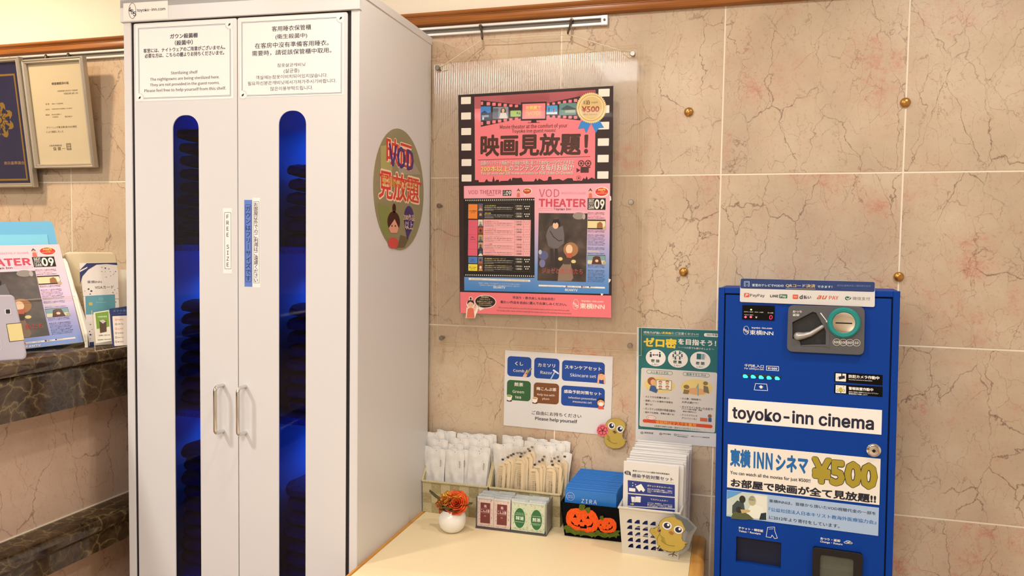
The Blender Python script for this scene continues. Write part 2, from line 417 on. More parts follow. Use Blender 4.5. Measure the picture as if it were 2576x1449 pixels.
# ------------------------------------------------------------------ the room
def slab(name, x0, y0, z0, x1, y1, z1, m, parent=None, **k):
    return MB().box(x0, y0, z0, x1, y1, z1, m).build(name, parent, **k)
XL, XR, YF = -2.95, 2.9, -5.2
floor = slab('floor', XL, YF, FLOOR-.1, XR, .12, FLOOR, noise_mat('floor_stone', '#b39c84', '#cbb69c', 3, 4, .25), kind='structure')
ceil = slab('ceiling', XL, YF, CEIL, XR, .12, CEIL+.1, mat('ceiling_white', '#f6f0e6', .85), kind='structure')
ceil.location.z = CEIL
slab('wall_left', XL-.1, YF, FLOOR, XL, .12, CEIL, WALLP, kind='structure')
slab('wall_right', XR, YF, FLOOR, XR+.1, .12, CEIL, WALLP, kind='structure')
slab('wall_front', XL, YF-.1, FLOOR, XR, YF, CEIL, mat('far_wall_paint', '#dcc9ae', .8), kind='structure')
wb = slab('wall_back', XL, .0010, FLOOR, XR, .12, CEIL, GROUT, kind='structure')
xs = [XL, -2.555, -2.14, -1.725, -1.30, -.93, -.514, -.098, .318, .7337, 1.1495, 1.565, 1.981, 2.397, XR]
zs = [FLOOR, -1.285, -.8744, -.4637, -.053, .372]
J = .0021
for i in range(len(xs)-1):
    for j in range(len(zs)-1):
        MB().box(xs[i]+J, 0, zs[j]+J, xs[i+1]-J, .0012, zs[j+1]-J, MARBLE).build('tile', wb, bevel=.0003, seg=1)
MB().box(XL, 0, .372, XR, .0012, CEIL, WALLP).build('wallpaper', wb, label='white wallpaper above the wooden moulding')
tm = MB()
prof = [(0, .363), (-.012, .363), (-.016, .366), (-.013, .370), (-.0125, .383), (-.0145, .3835), (-.0145, .385), (-.018, .387), (-.021, .391), (-.019, .396), (-.012, .399), (0, .399)]
vs = [Vector((x, y, z)) for x in (XL, XR) for y, z in prof]; n = len(prof)
tm.add(vs, [(i, (i+1) % n, n+(i+1) % n, n+i) for i in range(n)], WOODT)
tm.build('trim_1', kind='structure', smooth=True)
# aluminium picture rail
rl = thing('picture_rail', (0, 0, .333), 'white aluminium picture rail fixed under the wooden moulding', 'rail')
for (x0, x1) in ((XL, .4395),):
    b = MB(); b.box(x0, -.003, .334, x1, 0, .358, ALU); b.box(x0, -.012, .3515, x1, -.003, .358, ALU); b.box(x0, -.012, .334, x1, -.003, .3405, ALU)
    b.build('rail_body', rl, bevel=.0008, seg=1)
    MB().box(x0, -.0045, .3405, x1-.016, -.003, .3515, mat('rail_slot', '#6a665f', .5)).build('slot', rl, label='grey inner slot')
MB().box(.4235, -.0125, .333, .4415, -.001, .359, ALU).build('end_cap', rl, bevel=.002)
MB().lathe((.433, -.0125, .346), [(0, .0), (.0035, 0), (.0035, .0012), (.0012, .002), (0, .0016)], STEEL, 12, Vector((0,-1,0)), cap=False).build('screw', rl)
# picture hooks on the rail
HK = mat('bronze_hook', '#6b6257', .35, .9)
def hook(x, tilt, label, size=1.0):
    r = thing('picture_hook', (x, -.01, .325), label, 'hook', 'hooks on the picture rail')
    b = MB(); c = Vector((x, -.012, .352))
    d = Vector((tilt, -.012, -.030))*size
    b.tube([c, c+d*.5, c+d, c+d*1.12+Vector((0,-.004,-.004)), c+d*1.1+Vector((0,-.010,-.002)), c+d*.9+Vector((0,-.012,.004))], [.0035, .003, .0025, .002, .002, .002], HK, 8)
    b.build('hook_body', r, smooth=True)
    MB().lathe(c+Vector((0,.007,0)), [(.005, 0), (.005, .008), (.004, .010)], HK, 12, Vector((0,-1,0))).build('slider', r, smooth=True)
    return r
WP = Plane((0,0,0), (1,0,0), (0,0,1))
hook(WP.uv(1212, 74)[0], .010, 'bronze picture hook above the left half of the clear poster frame', 1.1)
hook(WP.uv(1440, 55)[0], -.004, 'bronze picture hook on the rail above the right half of the clear poster frame', 1.1)
for px, lb in ((33, 'bronze picture hook above the blue emblem frame'), (124, 'bronze picture hook above the left half of the framed certificate'), (180, 'bronze picture hook above the right half of the framed certificate')):
    hook(WP.uv(px, 142)[0], .004, lb, .55)
# brass studs
BR = mat('brass', '#b98a4a', .3, .75)
for (x, z), lb in (((.651, .105), 'round brass stud in the marble right of the poster frame, upper one'), ((1.148, .11), 'round brass stud on the tile joint, topmost at the right'),
                   ((.649, -.30), 'round brass stud in the marble right of the poster frame, lower one'), ((1.149, -.30), 'round brass stud on the tile joint just above the blue kiosk')):
    MB().lathe((x, 0, z), [(.0115, 0), (.0115, .003), (.0095, .0065), (.006, .0085), (.002, .0093)], BR, 24, Vector((0,-1,0))).build('wall_stud', smooth=True, label=lb, cat='stud', group='brass studs in the wall')
# ------------------------------------------------------------------ ceiling lamps
LAMP = mat('lamp_glow', '#ffffff', emit='#fff2dc', es=3)
def downlight(x, y, w, col, r, label, spot=None):
    t = thing('downlight', (x, y, CEIL), label, 'light')
    MB().lathe((x, y, CEIL-.012), [(r, .012), (r+.018, .012), (r+.02, .004), (r+.012, 0), (r, .002)], mat('lamp_trim', '#f4f4f4', .4), 32, cap=False).build('trim_ring', t, smooth=True)
    MB().lathe((x, y, CEIL-.006), [(0, 0), (r, 0), (r, .006), (0, .006)], LAMP, 32, cap=False).build('diffuser', t)
    l = bpy.data.lights.new('lamp', 'AREA'); l.shape = 'DISK'; l.size = 2*r; l.energy = w; l.color = col
    if spot: l.spread = math.radians(spot)
    o = bpy.data.objects.new('lamp', l); COL.objects.link(o); o.parent = t; o.location = (0, 0, -.015)
def panel(x, y, sx, sy, w, col, label):
    t = thing('ceiling_panel_light', (x, y, CEIL), label, 'light')
    b = MB(); b.prism([Vector(q) for q in ((x-sx/2-.03, y-sy/2-.03, CEIL-.02), (x+sx/2+.03, y-sy/2-.03, CEIL-.02), (x+sx/2+.03, y+sy/2+.03, CEIL-.02), (x-sx/2-.03, y+sy/2+.03, CEIL-.02))], Vector((0,0,.02)), mat('lamp_trim', '#f4f4f4', .4), holes=[[Vector(q) for q in ((x-sx/2, y-sy/2, CEIL-.02), (x+sx/2, y-sy/2, CEIL-.02), (x+sx/2, y+sy/2, CEIL-.02), (x-sx/2, y+sy/2, CEIL-.02))]])
    b.build('frame', t)
    MB().box(x-sx/2, y-sy/2, CEIL-.008, x+sx/2, y+sy/2, CEIL-.002, mat('panel_glow', '#ffffff', emit='#f2f6ff', es=3)).build('diffuser', t)
    l = bpy.data.lights.new('lamp', 'AREA'); l.shape = 'RECTANGLE'; l.size = sx; l.size_y = sy; l.energy = w; l.color = col
    o = bpy.data.objects.new('lamp', l); COL.objects.link(o); o.parent = t; o.location = (0, 0, -.015)
WARM = (1, .89, .75); NEU = (1, .98, .95)
downlight(-1.55, -.62, 14, (1, .74, .48), .06, 'warm round downlight near the wall over the reception counter')
downlight(.25, -.75, 7, WARM, .06, 'warm round downlight near the wall over the poster frame')
downlight(1.45, -.8, 8, NEU, .06, 'round downlight near the wall over the blue kiosk')
downlight(-1.05, -1.7, 24, (1, .94, .86), .09, 'round downlight over the reception counter front')
panel(.45, -2.75, .9, .6, 42, (1, .99, .97), 'square white ceiling panel light behind the viewer')
panel(-.8, -4.4, 1.2, .5, 35, (1, .97, .93), 'square white ceiling panel light at the far side of the lobby')
# ------------------------------------------------------------------ reception counter (left)
ct = thing('reception_counter', (-1.0, -1.1, FLOOR), 'marble reception counter with dark polished top, running behind the white cabinet', 'counter')
CT = -.502; Y0c, Y1c = -2.6, -.002
b = MB(); pr = [(-.70, CT-.006), (-.695, CT-.014), (-.694, CT-.024), (-.70, CT-.034), (-1.62, CT-.034), (-1.62, CT), (-.708, CT)]
b.prism([Vector((x, Y0c, z)) for x, z in pr], Vector((0, Y1c-Y0c, 0)), DARKM); b.build('countertop', ct, smooth=True)
b = MB(); pr = [(-.71, CT-.037), (-.706, CT-.045), (-.706, CT-.132), (-1.6, CT-.132), (-1.6, CT-.036), (-.72, CT-.036)]
b.prism([Vector((x, Y0c, z)) for x, z in pr], Vector((0, Y1c-Y0c, 0)), DARKM); b.build('front_band', ct, label='dark marble band under the counter top')
yy = -2.6
for k in range(6):
    y1 = min(yy+.46, Y1c)
    MB().box(-.80, yy+.001, -.915, -.78, y1-.001, CT-.132, PINKM).build('front_tile', ct)
    MB().box(-.80, yy+.001, FLOOR, -.78, y1-.001, -1.0, PINKM).build('front_tile', ct)
    yy = y1
MB().box(-1.6, Y0c, FLOOR, -.80, Y1c, CT-.132, mat('counter_core', '#8a7660', .7)).build('core', ct)
b = MB(); pr = [(-.694, -.925), (-.688, -.932), (-.688, -.945), (-.696, -.954), (-.79, -.954), (-.79, -.917), (-.705, -.917)]
b.prism([Vector((x, Y0c, z)) for x, z in pr], Vector((0, Y1c-Y0c, 0)), DARKM); b.build('bag_ledge', ct, smooth=True, label='dark marble ledge low on the counter front')
b = MB(); b.box(-.79, Y0c, -1.0, -.70, Y1c, -.955, DARKM); b.build('ledge_band', ct)
MB().box(-.781, Y0c, -.918, -.7775, Y1c, -.9145, mat('sealant', '#f1e6cf', .5)).build('sealant_line', ct)

# ------------------------------------------------------------------ white sterilising cabinet
WHITE = mat('cabinet_enamel', '#d8d7d9', .36, spec=.45); GAP = mat('shadow_gap', '#221f24', .8)
A = math.radians(3.5)
CP = Plane((-.041, -.445, 0), (math.cos(A), math.sin(A), 0), (0, 0, 1))      # door plane
cb = thing('gown_cabinet', (-.34, -.24, FLOOR), 'tall white steel sterilising cabinet with two doors and blue-lit window slots', 'cabinet')
CB, CTOP = FLOOR+.03, .326
FLp = CP.at(-.60, 0, 0); XLc = FLp.x; xr = -.041; yb = -.02
def cprism(pts2, z0, z1, m, name, **k):
    b = MB(); b.prism([Vector((x, y, z0)) for x, y in pts2], Vector((0, 0, z1-z0)), m); return b.build(name, cb, **k)
t = .0018; yl, yr_ = FLp.y+.001, -.444
cprism([(xr-t, yr_), (xr, yr_), (xr, yb), (xr-t, yb)], CB, .306, WHITE, 'side_panel')
cprism([(XLc, yl), (XLc+t, yl), (XLc+t, yb), (XLc, yb)], CB, .306, WHITE, 'side_panel')
cprism([(XLc, yb-.002), (xr, yb-.002), (xr, yb), (XLc, yb)], CB, .306, WHITE, 'back_panel')
cprism([(XLc, yl), (xr, yr_), (xr, yb), (XLc, yb)], CB, CB+.06, WHITE, 'plinth')
# top cap with header strip, slightly proud
b = MB(); P0 = [CP.at(-.606, 0, .004), CP.at(.002, 0, .004), Vector((xr+.0015, yb, 0)), Vector((XLc-.0015, yb, 0))]
b.prism([Vector((p.x, p.y, .306)) for p in P0], Vector((0,0,.021)), WHITE)
b.obox(CP.o, CP.u, CP.v, CP.n, -.606, .274, -.01, .002, .3262, .004, WHITE); b.build('top_cap', cb, bevel=.0012, seg=1)
# front frame strips
for (a0, a1) in ((-.5995, -.580), (-.0195, -.0005)):
    b = MB(); b.obox(CP.o, CP.u, CP.v, CP.n, a0, CB, -.018, a1, .274, 0, WHITE); b.build('front_frame', cb, bevel=.001, seg=1)
b = MB(); b.obox(CP.o, CP.u, CP.v, CP.n, -.59, CB+.06, -.018, -.560, .274, -.0035, GAP); b.obox(CP.o, CP.u, CP.v, CP.n, -.040, CB+.06, -.018, -.012, .274, -.0035, GAP)
b.obox(CP.o, CP.u, CP.v, CP.n, -.572, .255, -.018, -.028, .275, -.0035, GAP); b.obox(CP.o, CP.u, CP.v, CP.n, -.310, CB+.06, -.018, -.290, .268, -.0035, GAP); b.build('door_gap', cb, label='dark gap around the doors')
# doors with rounded window slots
PANE = clear_mat('blue_tinted_pane', '#6c9ee6', .03, boost=.8)
ZB = -1.55
def door(a0, a1, w0, w1, lab, hx):
    ob = None; b = MB(); out = [CP.at(x, y, -.0025) for x, y in rrect(a0, CB+.065, a1, .2705, .004, 2)]
    hole = [CP.at(x, y, -.0025) for x, y in rrect(w0, ZB, w1, .0535 if w0 < -.3 else .0575, .031, 8)]
    b.prism(out, CP.n*.0025, WHITE, holes=[hole]); d = b.build('door', cb, label=lab, smooth=True)
    b = MB(); b.obox(CP.o, CP.u, CP.v, CP.n, w0-.006, ZB-.006, -.0055, w1+.006, .066, -.0035, PANE); b.build('window_pane', d, label='blue tinted window pane')
    z0, z1 = -.688, -.5785
    h0, h1 = CP.at(hx, z0, 0), CP.at(hx, z1, 0); n = CP.n; P = [h0]
    for i in range(5):
        q = math.radians(90*i/4); P.append(h0 + n*(.032-.010+.010*math.sin(q)) + Vector((0,0,.010*(1-math.cos(q)))))
    for i in range(5):
        q = math.radians(90*i/4); P.append(h1 + n*(.032-.010+.010*math.cos(q)) - Vector((0,0,.010*(1-math.sin(q)))))
    P.append(h1); MB().tube(P, .0044, CHROME, 12).build('handle', d, smooth=True, label='chrome bow handle')
    return d
dl = door(-.572, -.3005, -.4695, -.4005, 'left cabinet door with narrow window slot', -.3395)
dr = door(-.2985, -.028, -.1955, -.1275, 'right cabinet door with narrow window slot', -.281)
# interior: shelves, ultraviolet lamps
INN = mat('inner_enamel', '#8c97a8', .5)
def sc(a, b_, w=0): return CP.at(a, b_, -w)
MB().box(XLc+.004, yb-.004, CB+.06, xr-.004, yb-.0025, .30, INN).build('inner_back', cb)
cprism([((XLc+xr)/2-.004+.03, -.44), ((XLc+xr)/2+.002+.03, -.44), ((XLc+xr)/2+.002+.03, yb-.01), ((XLc+xr)/2-.004+.03, yb-.01)], CB+.07, .29, INN, 'partition')
UV = mat('ultraviolet_tube', '#2244ff', emit='#1a50ff', es=5)
SHZ = (-.253, -.655); xm = (XLc+xr)/2+.03
for side, (x0, x1, dz) in enumerate(((XLc+.006, xm-.006, 0), (xm+.004, xr-.005, -.002))):
    for k, z in enumerate(SHZ):
        zz = z+dz
        MB().box(x0, -.425, zz-.012, x1, yb-.012, zz, INN).build('shelf', cb)
        lipy = CP.at((x0+x1)/2-xr, 0, 0).y+.024
        lp = MB().box(x0, lipy, zz-.012, x1, lipy+.002, zz+.004, mat('shelf_lip', '#7c8aa8', .5)).build('shelf_lip', cb)
        a = Art(Plane((x0, lipy, zz-.012), (1,0,0), (0,0,1)), base=.0004)
        fx = .115 if side == 0 else .075
        vs_, fs_ = glyphs('ガウンはフリーサイズです' if side == 0 else 'FREE SIZE')
        kx = .0105; a.mb.add([a.at(fx+x*kx, .002+y*kx, .0005) for x, y, _e in vs_], fs_, TXT); a.uvpoly(rrect(fx-.003, 0, fx+.13, .0125, .001), mat('label_tape', '#8d9cb4', .5), 0)
        a.build('lettering', lp)
    for k, z in enumerate((.098, SHZ[0]-.026+dz, SHZ[1]-.026+dz)):
        zc = z
        MB().tube([(x0+.02, -.13, zc), (x1-.02, -.13, zc)], .007, UV, 10).build('ultraviolet_lamp', cb, smooth=True, label='glowing blue ultraviolet tube')
        l = bpy.data.lights.new('blue_glow', 'AREA'); l.shape = 'RECTANGLE'; l.size = (x1-x0)*.7; l.size_y = .02; l.color = (.0, .62, 1)
        l.energy = (2.0 if k == 0 else 1.8)*(1.0 if side else .75); l.spread = math.radians(150)
        o = bpy.data.objects.new('blue_glow', l); COL.objects.link(o); o.parent = cb; o.location = Vector(((x0+x1)/2, -.13, zc-.010)) - cb.location
# folded gowns
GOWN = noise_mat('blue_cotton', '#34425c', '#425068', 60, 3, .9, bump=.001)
gproto = None
def gown(x, y, z, i, h, lab):
    global gproto
    if gproto is None:
        def fn(u, v):
            q = 2*math.pi*u; c, s_ = math.cos(q), math.sin(q)
            X = .108*math.copysign(abs(c)**.35, c); Y = .15*math.copysign(abs(s_)**.35, s_)
            w = math.sin(math.pi*min(max(v, 0), 1)); k = .93+.07*w**.5 if 0 < v < 1 else .86
            return Vector((X*k, Y*k, .034*v + .0035*math.sin(9*q+1.3)*v + .003*math.sin(4*q)*v))
        b = MB(); b.grid(fn, 48, 7, GOWN, closed_u=True); n = len(b.v); b.f.append(list(range(48))[::-1]); b.fm.append(0); b.f.append([n-48+k for k in range(48)]); b.fm.append(0)
        gproto = b.build('folded_gown', smooth=True, origin=(0,0,0), group='folded gowns in the cabinet'); gproto.location = (0,0,0); o = gproto
    else: o = gproto.copy(); COL.objects.link(o)
    o.location = (x, y, z+.003); o.scale = (1, 1, (h-.0025)/.0405); o.rotation_euler = (0, 0, random.uniform(-.03, .03))
    o['label'] = lab; o['category'] = 'gown'; o['group'] = 'folded gowns in the cabinet'
ordn = ['bottom', 'second lowest', 'third lowest', 'fourth from bottom', 'fifth from bottom', 'sixth from bottom', 'seventh from bottom', 'eighth from bottom', 'ninth from bottom', 'tenth from bottom']
bz = (-.2525, -.6545, -1.07)
xlc, xrc = (XLc+xm)/2, (xm+xr)/2-.0005
for side, x, stacks in ((0, xlc-.008, ((9, 0), (8, 1), (9, 2))), (1, xrc, ((6, 0), (8, 1), (7, 2)))):
    for n, k in stacks:
        hs = .0345 if not (side == 0 and k == 0) else .0335
        if k == 1: hs = .0335
        for i in range(n):
            gown(x+random.uniform(-.004, .004), -.235+random.uniform(-.006, .006), bz[k]+i*hs*.985, i, hs, 'folded cotton gown, %s in the %s stack behind the %s window' % (ordn[i], ('top', 'middle', 'lowest')[k], ('left', 'right')[side]))
slb = MB().box(XLc+.006, -.425, bz[2]-.014, xr-.005, yb-.012, bz[2]-.001, INN).build('shelf', cb)

# header label and door notices
LW = mat('notice_paper', '#efedec', .5); LB = ink('#5d608e'); INKB = ink('#22223e')
hp = Plane(CP.at(0,0,.0042), CP.u, CP.v)
a = Art(hp, (0, 0, 3.019)); lb = sheet('name_label', hp, *a(938, 160), *a(1275, 5), .0002, mat('label_film', '#e9e6e0', .4), 'small label with an oval mark and web address on the cabinet header', 'label')
def logo(a, x0, y0, x1, y1, m, l=1):
    """oval mark with small figures in it"""
    a.oval(x0, y0, x1, y1, m, l, line=(x1-x0)*.045); w, h = x1-x0, y1-y0
    a.text('4', x0-w*.02, y0+h*.26, x0+w*.40, y0+h*.56, m, l, bold=.015); a.text('8', x0+w*.32, y0+h*.40, x0+w*.62, y0+h*.72, m, l, bold=.01); a.text('5', x0+w*.60, y0+h*.56, x0+w*1.0, y0+h*.84, m, l, bold=.015)
logo(a, 978, 24, 1035, 141, INKB, 2)
a.text('toyoko-inn.com', 1042, 54, 1256, 96, INKB, 2, bold=.008); a.build('lettering', lb)
def notice(view, c, name, label):
    x0, y0, x1, y1 = c
    pl = Plane(CP.at(0,0,.0001), CP.u, CP.v); a = Art(pl, view)
    sh = sheet('notice', pl, *a(x0, y0), *a(x1, y1), .00025, LW, label, 'notice', group='bordered notices on the cabinet doors')
    return a, sh
def deco(a, sh, x0, y0, x1, y1):
    a0, b0 = a(x0, y0); a1, b1 = a(x1, y1); w = .0008
    for e, ww in ((0, .0006), (.0018, .0006)):
        o = [(a0+e, b0-e), (a1-e, b0-e), (a1-e, b1+e), (a0+e, b1+e)]; i = [(a0+e+ww, b0-e-ww), (a1-e-ww, b0-e-ww), (a1-e-ww, b1+e+ww), (a0+e+ww, b1+e+ww)]
        a.uvpoly(o, LB, 1, [i])
    for (cx, cy, s_) in ((a1-.004, b0-.004, 1), (a0+.004, b1+.004, -1)):
        a.uvpoly(ell(cx, cy, .0095, .0095, 20), LW, 2)
        for e in (.0085,): a.uvpoly(ell(cx, cy, e, e, 20, 180 if s_ > 0 else 0, 270 if s_ > 0 else 90) + ell(cx, cy, e-.0005, e-.0005, 20, 180 if s_ > 0 else 0, 270 if s_ > 0 else 90)[::-1], LB, 3)
        for q in (15, 45, 75):
            ang = math.radians(q+(0 if s_ > 0 else 180)); dx, dy = math.cos(ang), math.sin(ang); L_ = .0095 if q == 45 else .0075
            ox, oy = cx-dx*.003, cy-dy*.003; pts = [(ox, oy), (ox+dx*L_*.6-dy*.0014, oy+dy*L_*.6+dx*.0014), (ox+dx*L_, oy+dy*L_), (ox+dx*L_*.6+dy*.0014, oy+dy*L_*.6-dx*.0014)]
            a.uvpoly(pts, TXT, 4)
    a.build('ornamental_border', sh)
V = (320, 40, 5.797)
a, sh = notice(V, (120, 135, 1548, 1205), '', 'bordered Japanese and English notice on the left cabinet door'); deco(a, sh, 160, 180, 1513, 1170)
NK = INKB
a.text('ガウン殺菌棚', 625, 245, 1028, 335, NK, 1, .022); a.text('（殺菌中）', 695, 345, 958, 432, NK, 1, .018)
a.text('客室には、ナイトウェアのご用意がございません。', 238, 422, 1430, 542, NK, 1, .018); a.text('必要な方は、こちらの棚よりお持ちくださいませ。', 258, 500, 1415, 618, NK, 1, .018)
a.text('Sterilizing shelf', 638, 798, 1028, 862, NK, 1, .006); a.text('The nightgowns are being sterilized here.', 335, 872, 1348, 955, NK, 1, .006)
a.text('They are not provided in the guest rooms.', 335, 955, 1350, 1035, NK, 1, .006); a.text('Please feel free to help yourself from this shelf.', 252, 1032, 1442, 1122, NK, 1, .006)
a.build('lettering', sh)
V = (590, 20, 5.797)
a, sh = notice(V, (70, 160, 1590, 1265), '', 'bordered Chinese and Korean notice on the right cabinet door'); deco(a, sh, 103, 208, 1565, 1245)
a.text('客用睡衣保管櫃', 545, 238, 1118, 345, NK, 1, .006); a.text('(衛生殺菌中)', 598, 362, 1062, 465, NK, 1, .006)
a.text('在客房中沒有準備客用睡衣。', 298, 468, 1375, 590, NK, 1, .006); a.text('需要時，請從該保管櫃中取用。', 258, 575, 1415, 705, NK, 1, .006)
KI = ink('#55556e')
for s_, r_ in (('잠옷살균캐비닛', (625, 795, 1035, 865)), ('(살균중)', (718, 885, 945, 955)), ('객실에는잠옷이비치되어있지않습니다.', (312, 950, 1358, 1045)), ('필요하신분은캐비닛에서가져가주시기바랍니다.', (195, 1032, 1485, 1130)), ('많은이용부탁드립니다.', (525, 1135, 1145, 1205))):
    a.text(s_, *r_, KI, 1)
a.build('lettering', sh)
# narrow vertical labels
pl = Plane(CP.at(0,0,.0001), CP.u, CP.v)
a = Art(pl, (420, 260, 3.294)); sh = sheet('vertical_label', pl, *a(464, 868), *a(540, 1410), .0002, LW, 'narrow white label reading FREE SIZE on the left door', 'label')
a.rect(476, 902, 534, 1374, ink('#3c3c44'), 0, r=8, line=2.5); a.vtext('FREE SIZE', 484, 915, 524, 1362, TXT, 1); a.build('lettering', sh)
a = Art(pl, (400, 480, 2.264)); sh = sheet('vertical_label', pl, *a(486, 52), *a(531, 546), .0003, mat('blue_label', '#5f7fd0', .45), 'narrow blue vertical label on the right door', 'label')
a.rect(492, 78, 526, 520, ink('#222a50'), 0, r=6, line=2); a.vtext('ガウンはフリーサイズです', 494, 84, 524, 516, ink('#141c3c'), 1, .006); a.build('lettering', sh)
sh = sheet('vertical_label', pl, *a(532, 40), *a(577, 552), .0002, LW, 'narrow white vertical label with small characters on the right door', 'label')
a.rect(538, 60, 572, 526, ink('#3c3c44'), 0, r=2, line=1.5); a.vtext('お部屋以外でのご利用はご遠慮ください', 541, 64, 565, 522, TXT, 1, .006); a.build('lettering', sh)
# round advertising disc on the cabinet side
SP = Plane((xr+.0004, 0, 0), (0, 1, 0), (0, 0, 1))
DK = MB(); DK.lathe((xr, -.222, -.104), [(0, 0), (.151, 0), (.151, .0012), (0, .0012)], mat('disc_print', '#8f8a68', .25), 64, Vector((1,0,0)), cap=False)
disc = DK.build('round_sticker', label='round olive sticker advertising films with red and purple lettering on the cabinet side', cat='sticker')
dp = Plane((xr+.0013, 0, 0), (0, 1, 0), (0, 0, 1)); a = Art(dp, (900, 300, 4.024), step=.0001, base=.0001)
R1, PU, CRM = ink('#d23a2c', .25), ink('#4a2b7a', .25), ink('#efd9b8', .25)
a.poly([(232, 270), (345, 255), (350, 520), (232, 530)], ink('#a9a468'), 0); a.poly([(360, 240), (560, 420), (640, 560), (420, 560)], ink('#a39a86'), 0)
a.poly([(200, 860), (330, 880), (310, 1240), (240, 1120)], ink('#7f8a4c'), 0); a.poly([(430, 1170), (520, 1200), (470, 1300), (400, 1300)], ink('#6a5f40'), 0)
for dx, dy, m, bb, ll in ((0, 0, CRM, .07, 1), (0, 0, R1, .02, 2)):
    a.text('映画', 290+dx, 205+dy, 545+dx, 510+dy, m, ll, bb)
a.text('VOD', 312, 290, 566, 500, PU, 3, .03)
a.text('見放題', 205, 540, 630, 860, CRM, 1, .07); a.text('見放題', 212, 548, 620, 850, R1, 2, .02)
a.rect(222, 548, 645, 668, R1, 3, r=10); a.text('東横INNシネマ', 240, 570, 600, 655, ink('#e0a050', .25), 4, .02)
a.oval(468, 870, 566, 1130, ink('#3c2470', .25), 3); a.text('200作品', 462, 960, 572, 1030, CRM, 4, .01); a.text('以上', 480, 1040, 558, 1110, CRM, 4, .01)
a.poly([(478, 1100), (550, 1110), (500, 1220)], ink('#3c2470', .25), 2)
a.oval(300, 925, 425, 1150, ink('#3a1f18', .25), 4); a.oval(350, 850, 385, 950, ink('#3a1f18', .25), 4); a.poly([(312, 1100), (372, 1010), (412, 1100), (395, 1150), (330, 1150)], ink('#e2a68c', .25), 5)
a.oval(338, 1070, 350, 1090, TXT, 6); a.oval(372, 1070, 384, 1090, TXT, 6); a.oval(305, 1195, 410, 1310, ink('#cf5148', .25), 4)
a.build('print', disc)
# ------------------------------------------------------------------ clear acrylic poster frame
fr = thing('poster_frame', (.26, -.02, -.12), 'large clear acrylic poster frame with ribbed backing hanging on a cord from the rail', 'poster frame')
TL = math.radians(1.0)
FP = Plane((0, -.042, -.12), (math.cos(0), 0, -.006), (0, -math.sin(TL), math.cos(TL)))   # front sheet, leaning out at the top
# rotated quad so that the sheets hang slightly askew
def quad_sheet(pl, pts, th, m, name, r=.004, **k):
    P = [pl.uv(*q) for q in pts]; b = MB(); b.prism([pl.at(x, y, 0) for x, y in P], pl.n*th, m); return b.build(name, fr, **k)
FB = Plane(FP.at(0,0,-.014), FP.u, FP.v)
qf = [(1089.7, 157.6), (1607, 119.6), (1601.5, 884), (1101, 863.3)]
qb = [(1081.5, 149.5), (1620, 112), (1613, 894.5), (1090, 873)]
quad_sheet(FB, qb, -.002, CLEAR, 'back_sheet', bevel=.0008, seg=1)
quad_sheet(FP, qf, .002, CLEAR, 'front_sheet', bevel=.0008, seg=1)
def edges(pl, q, name):
    b = MB(); P = [pl.px(*k) for k in q]; b.tube(P, .0009, EDGE, 4, closed=True); b.build(name, fr, label='pale polished edge')
edges(FP, qf, 'sheet_edge'); edges(FB, qb, 'sheet_edge')
# ribbed backing
RP = Plane(FP.at(0,0,-.0095), FP.u, FP.v)
a0, b0 = RP.uv(1098, 158); a1, b1 = RP.uv(1601, 868)
RIB = clear_mat('ribbed_plastic', '#fbf8f6', .13, .22, '#d6c2b2', boost=2.6)
nr = int((a1-a0)/.0053); b = MB(); k = 8
vs = []; fs = []
qa = [RP.uv(*q) for q in [(1092, 161), (1604, 124), (1599, 881), (1103, 860)]]
def bil(s_, t_):
    (x0, y0), (x1, y1), (x2, y2), (x3, y3) = qa
    return ((x0*(1-s_)+x1*s_)*(1-t_)+(x3*(1-s_)+x2*s_)*t_, (y0*(1-s_)+y1*s_)*(1-t_)+(y3*(1-s_)+y2*s_)*t_)
N = nr*k
for i in range(N+1):
    h = .00028*math.cos(2*math.pi*i/k)
    for j in range(2):
        vs.append(RP.at(*bil(i/N, j), h))
for i in range(N): fs.append((2*i, 2*i+1, 2*i+3, 2*i+2))
b.add(vs, fs, RIB); rb = b.build('ribbed_backing', fr, label='ribbed translucent backing sheet', fix=False)
rb.data.polygons.foreach_set('use_smooth', [True]*len(rb.data.polygons))
for px, py in [(1102,172), (1592,136), (1106,518), (1588,509), (1112,850), (1585,869)]:
    c = FP.px(px, py, .002); MB().lathe(c-FP.n*.018, [(.0045, 0), (.0045, .017), (.0068, .018), (.0068, .023), (.0058, .0245), (0, .0246)], STEEL, 20, FP.n).build('standoff_bolt', fr, smooth=True, label='round steel stand-off bolt')
CORD = mat('cord', '#d9d2b8', .6)
h1 = WP.px(1222, 103, .020); h2 = WP.px(1437, 93, .020)
k1 = FP.px(1108, 166, -.006); k2 = FP.px(1590, 134, -.006)
def loop(k, s_): return [k+Vector((s_*.012, 0, -.006)), k+Vector((0, -.002, -.011)), k+Vector((-s_*.008, 0, 0)), k+Vector((0, 0, .007))]
P = [k1+Vector((.02, .002, -.008)), k1+Vector((.004, -.002, -.012)), k1+Vector((-.006, 0, -.002)), k1+Vector((.012, .002, .007)), h1, h1.lerp(h2, .3)+Vector((0,0,-.001)), h1.lerp(h2, .6)+Vector((0,0,.001)), h2, k2+Vector((-.03, 0, .010)), k2+Vector((0, 0, .006)), k2+Vector((.008, 0, -.004)), k2+Vector((-.006, 0, -.010)), k2+Vector((-.025, .002, .004))]
MB().tube(P, .0012, CORD, 6).build('hanging_cord', fr, smooth=True, label='pale hanging cord')

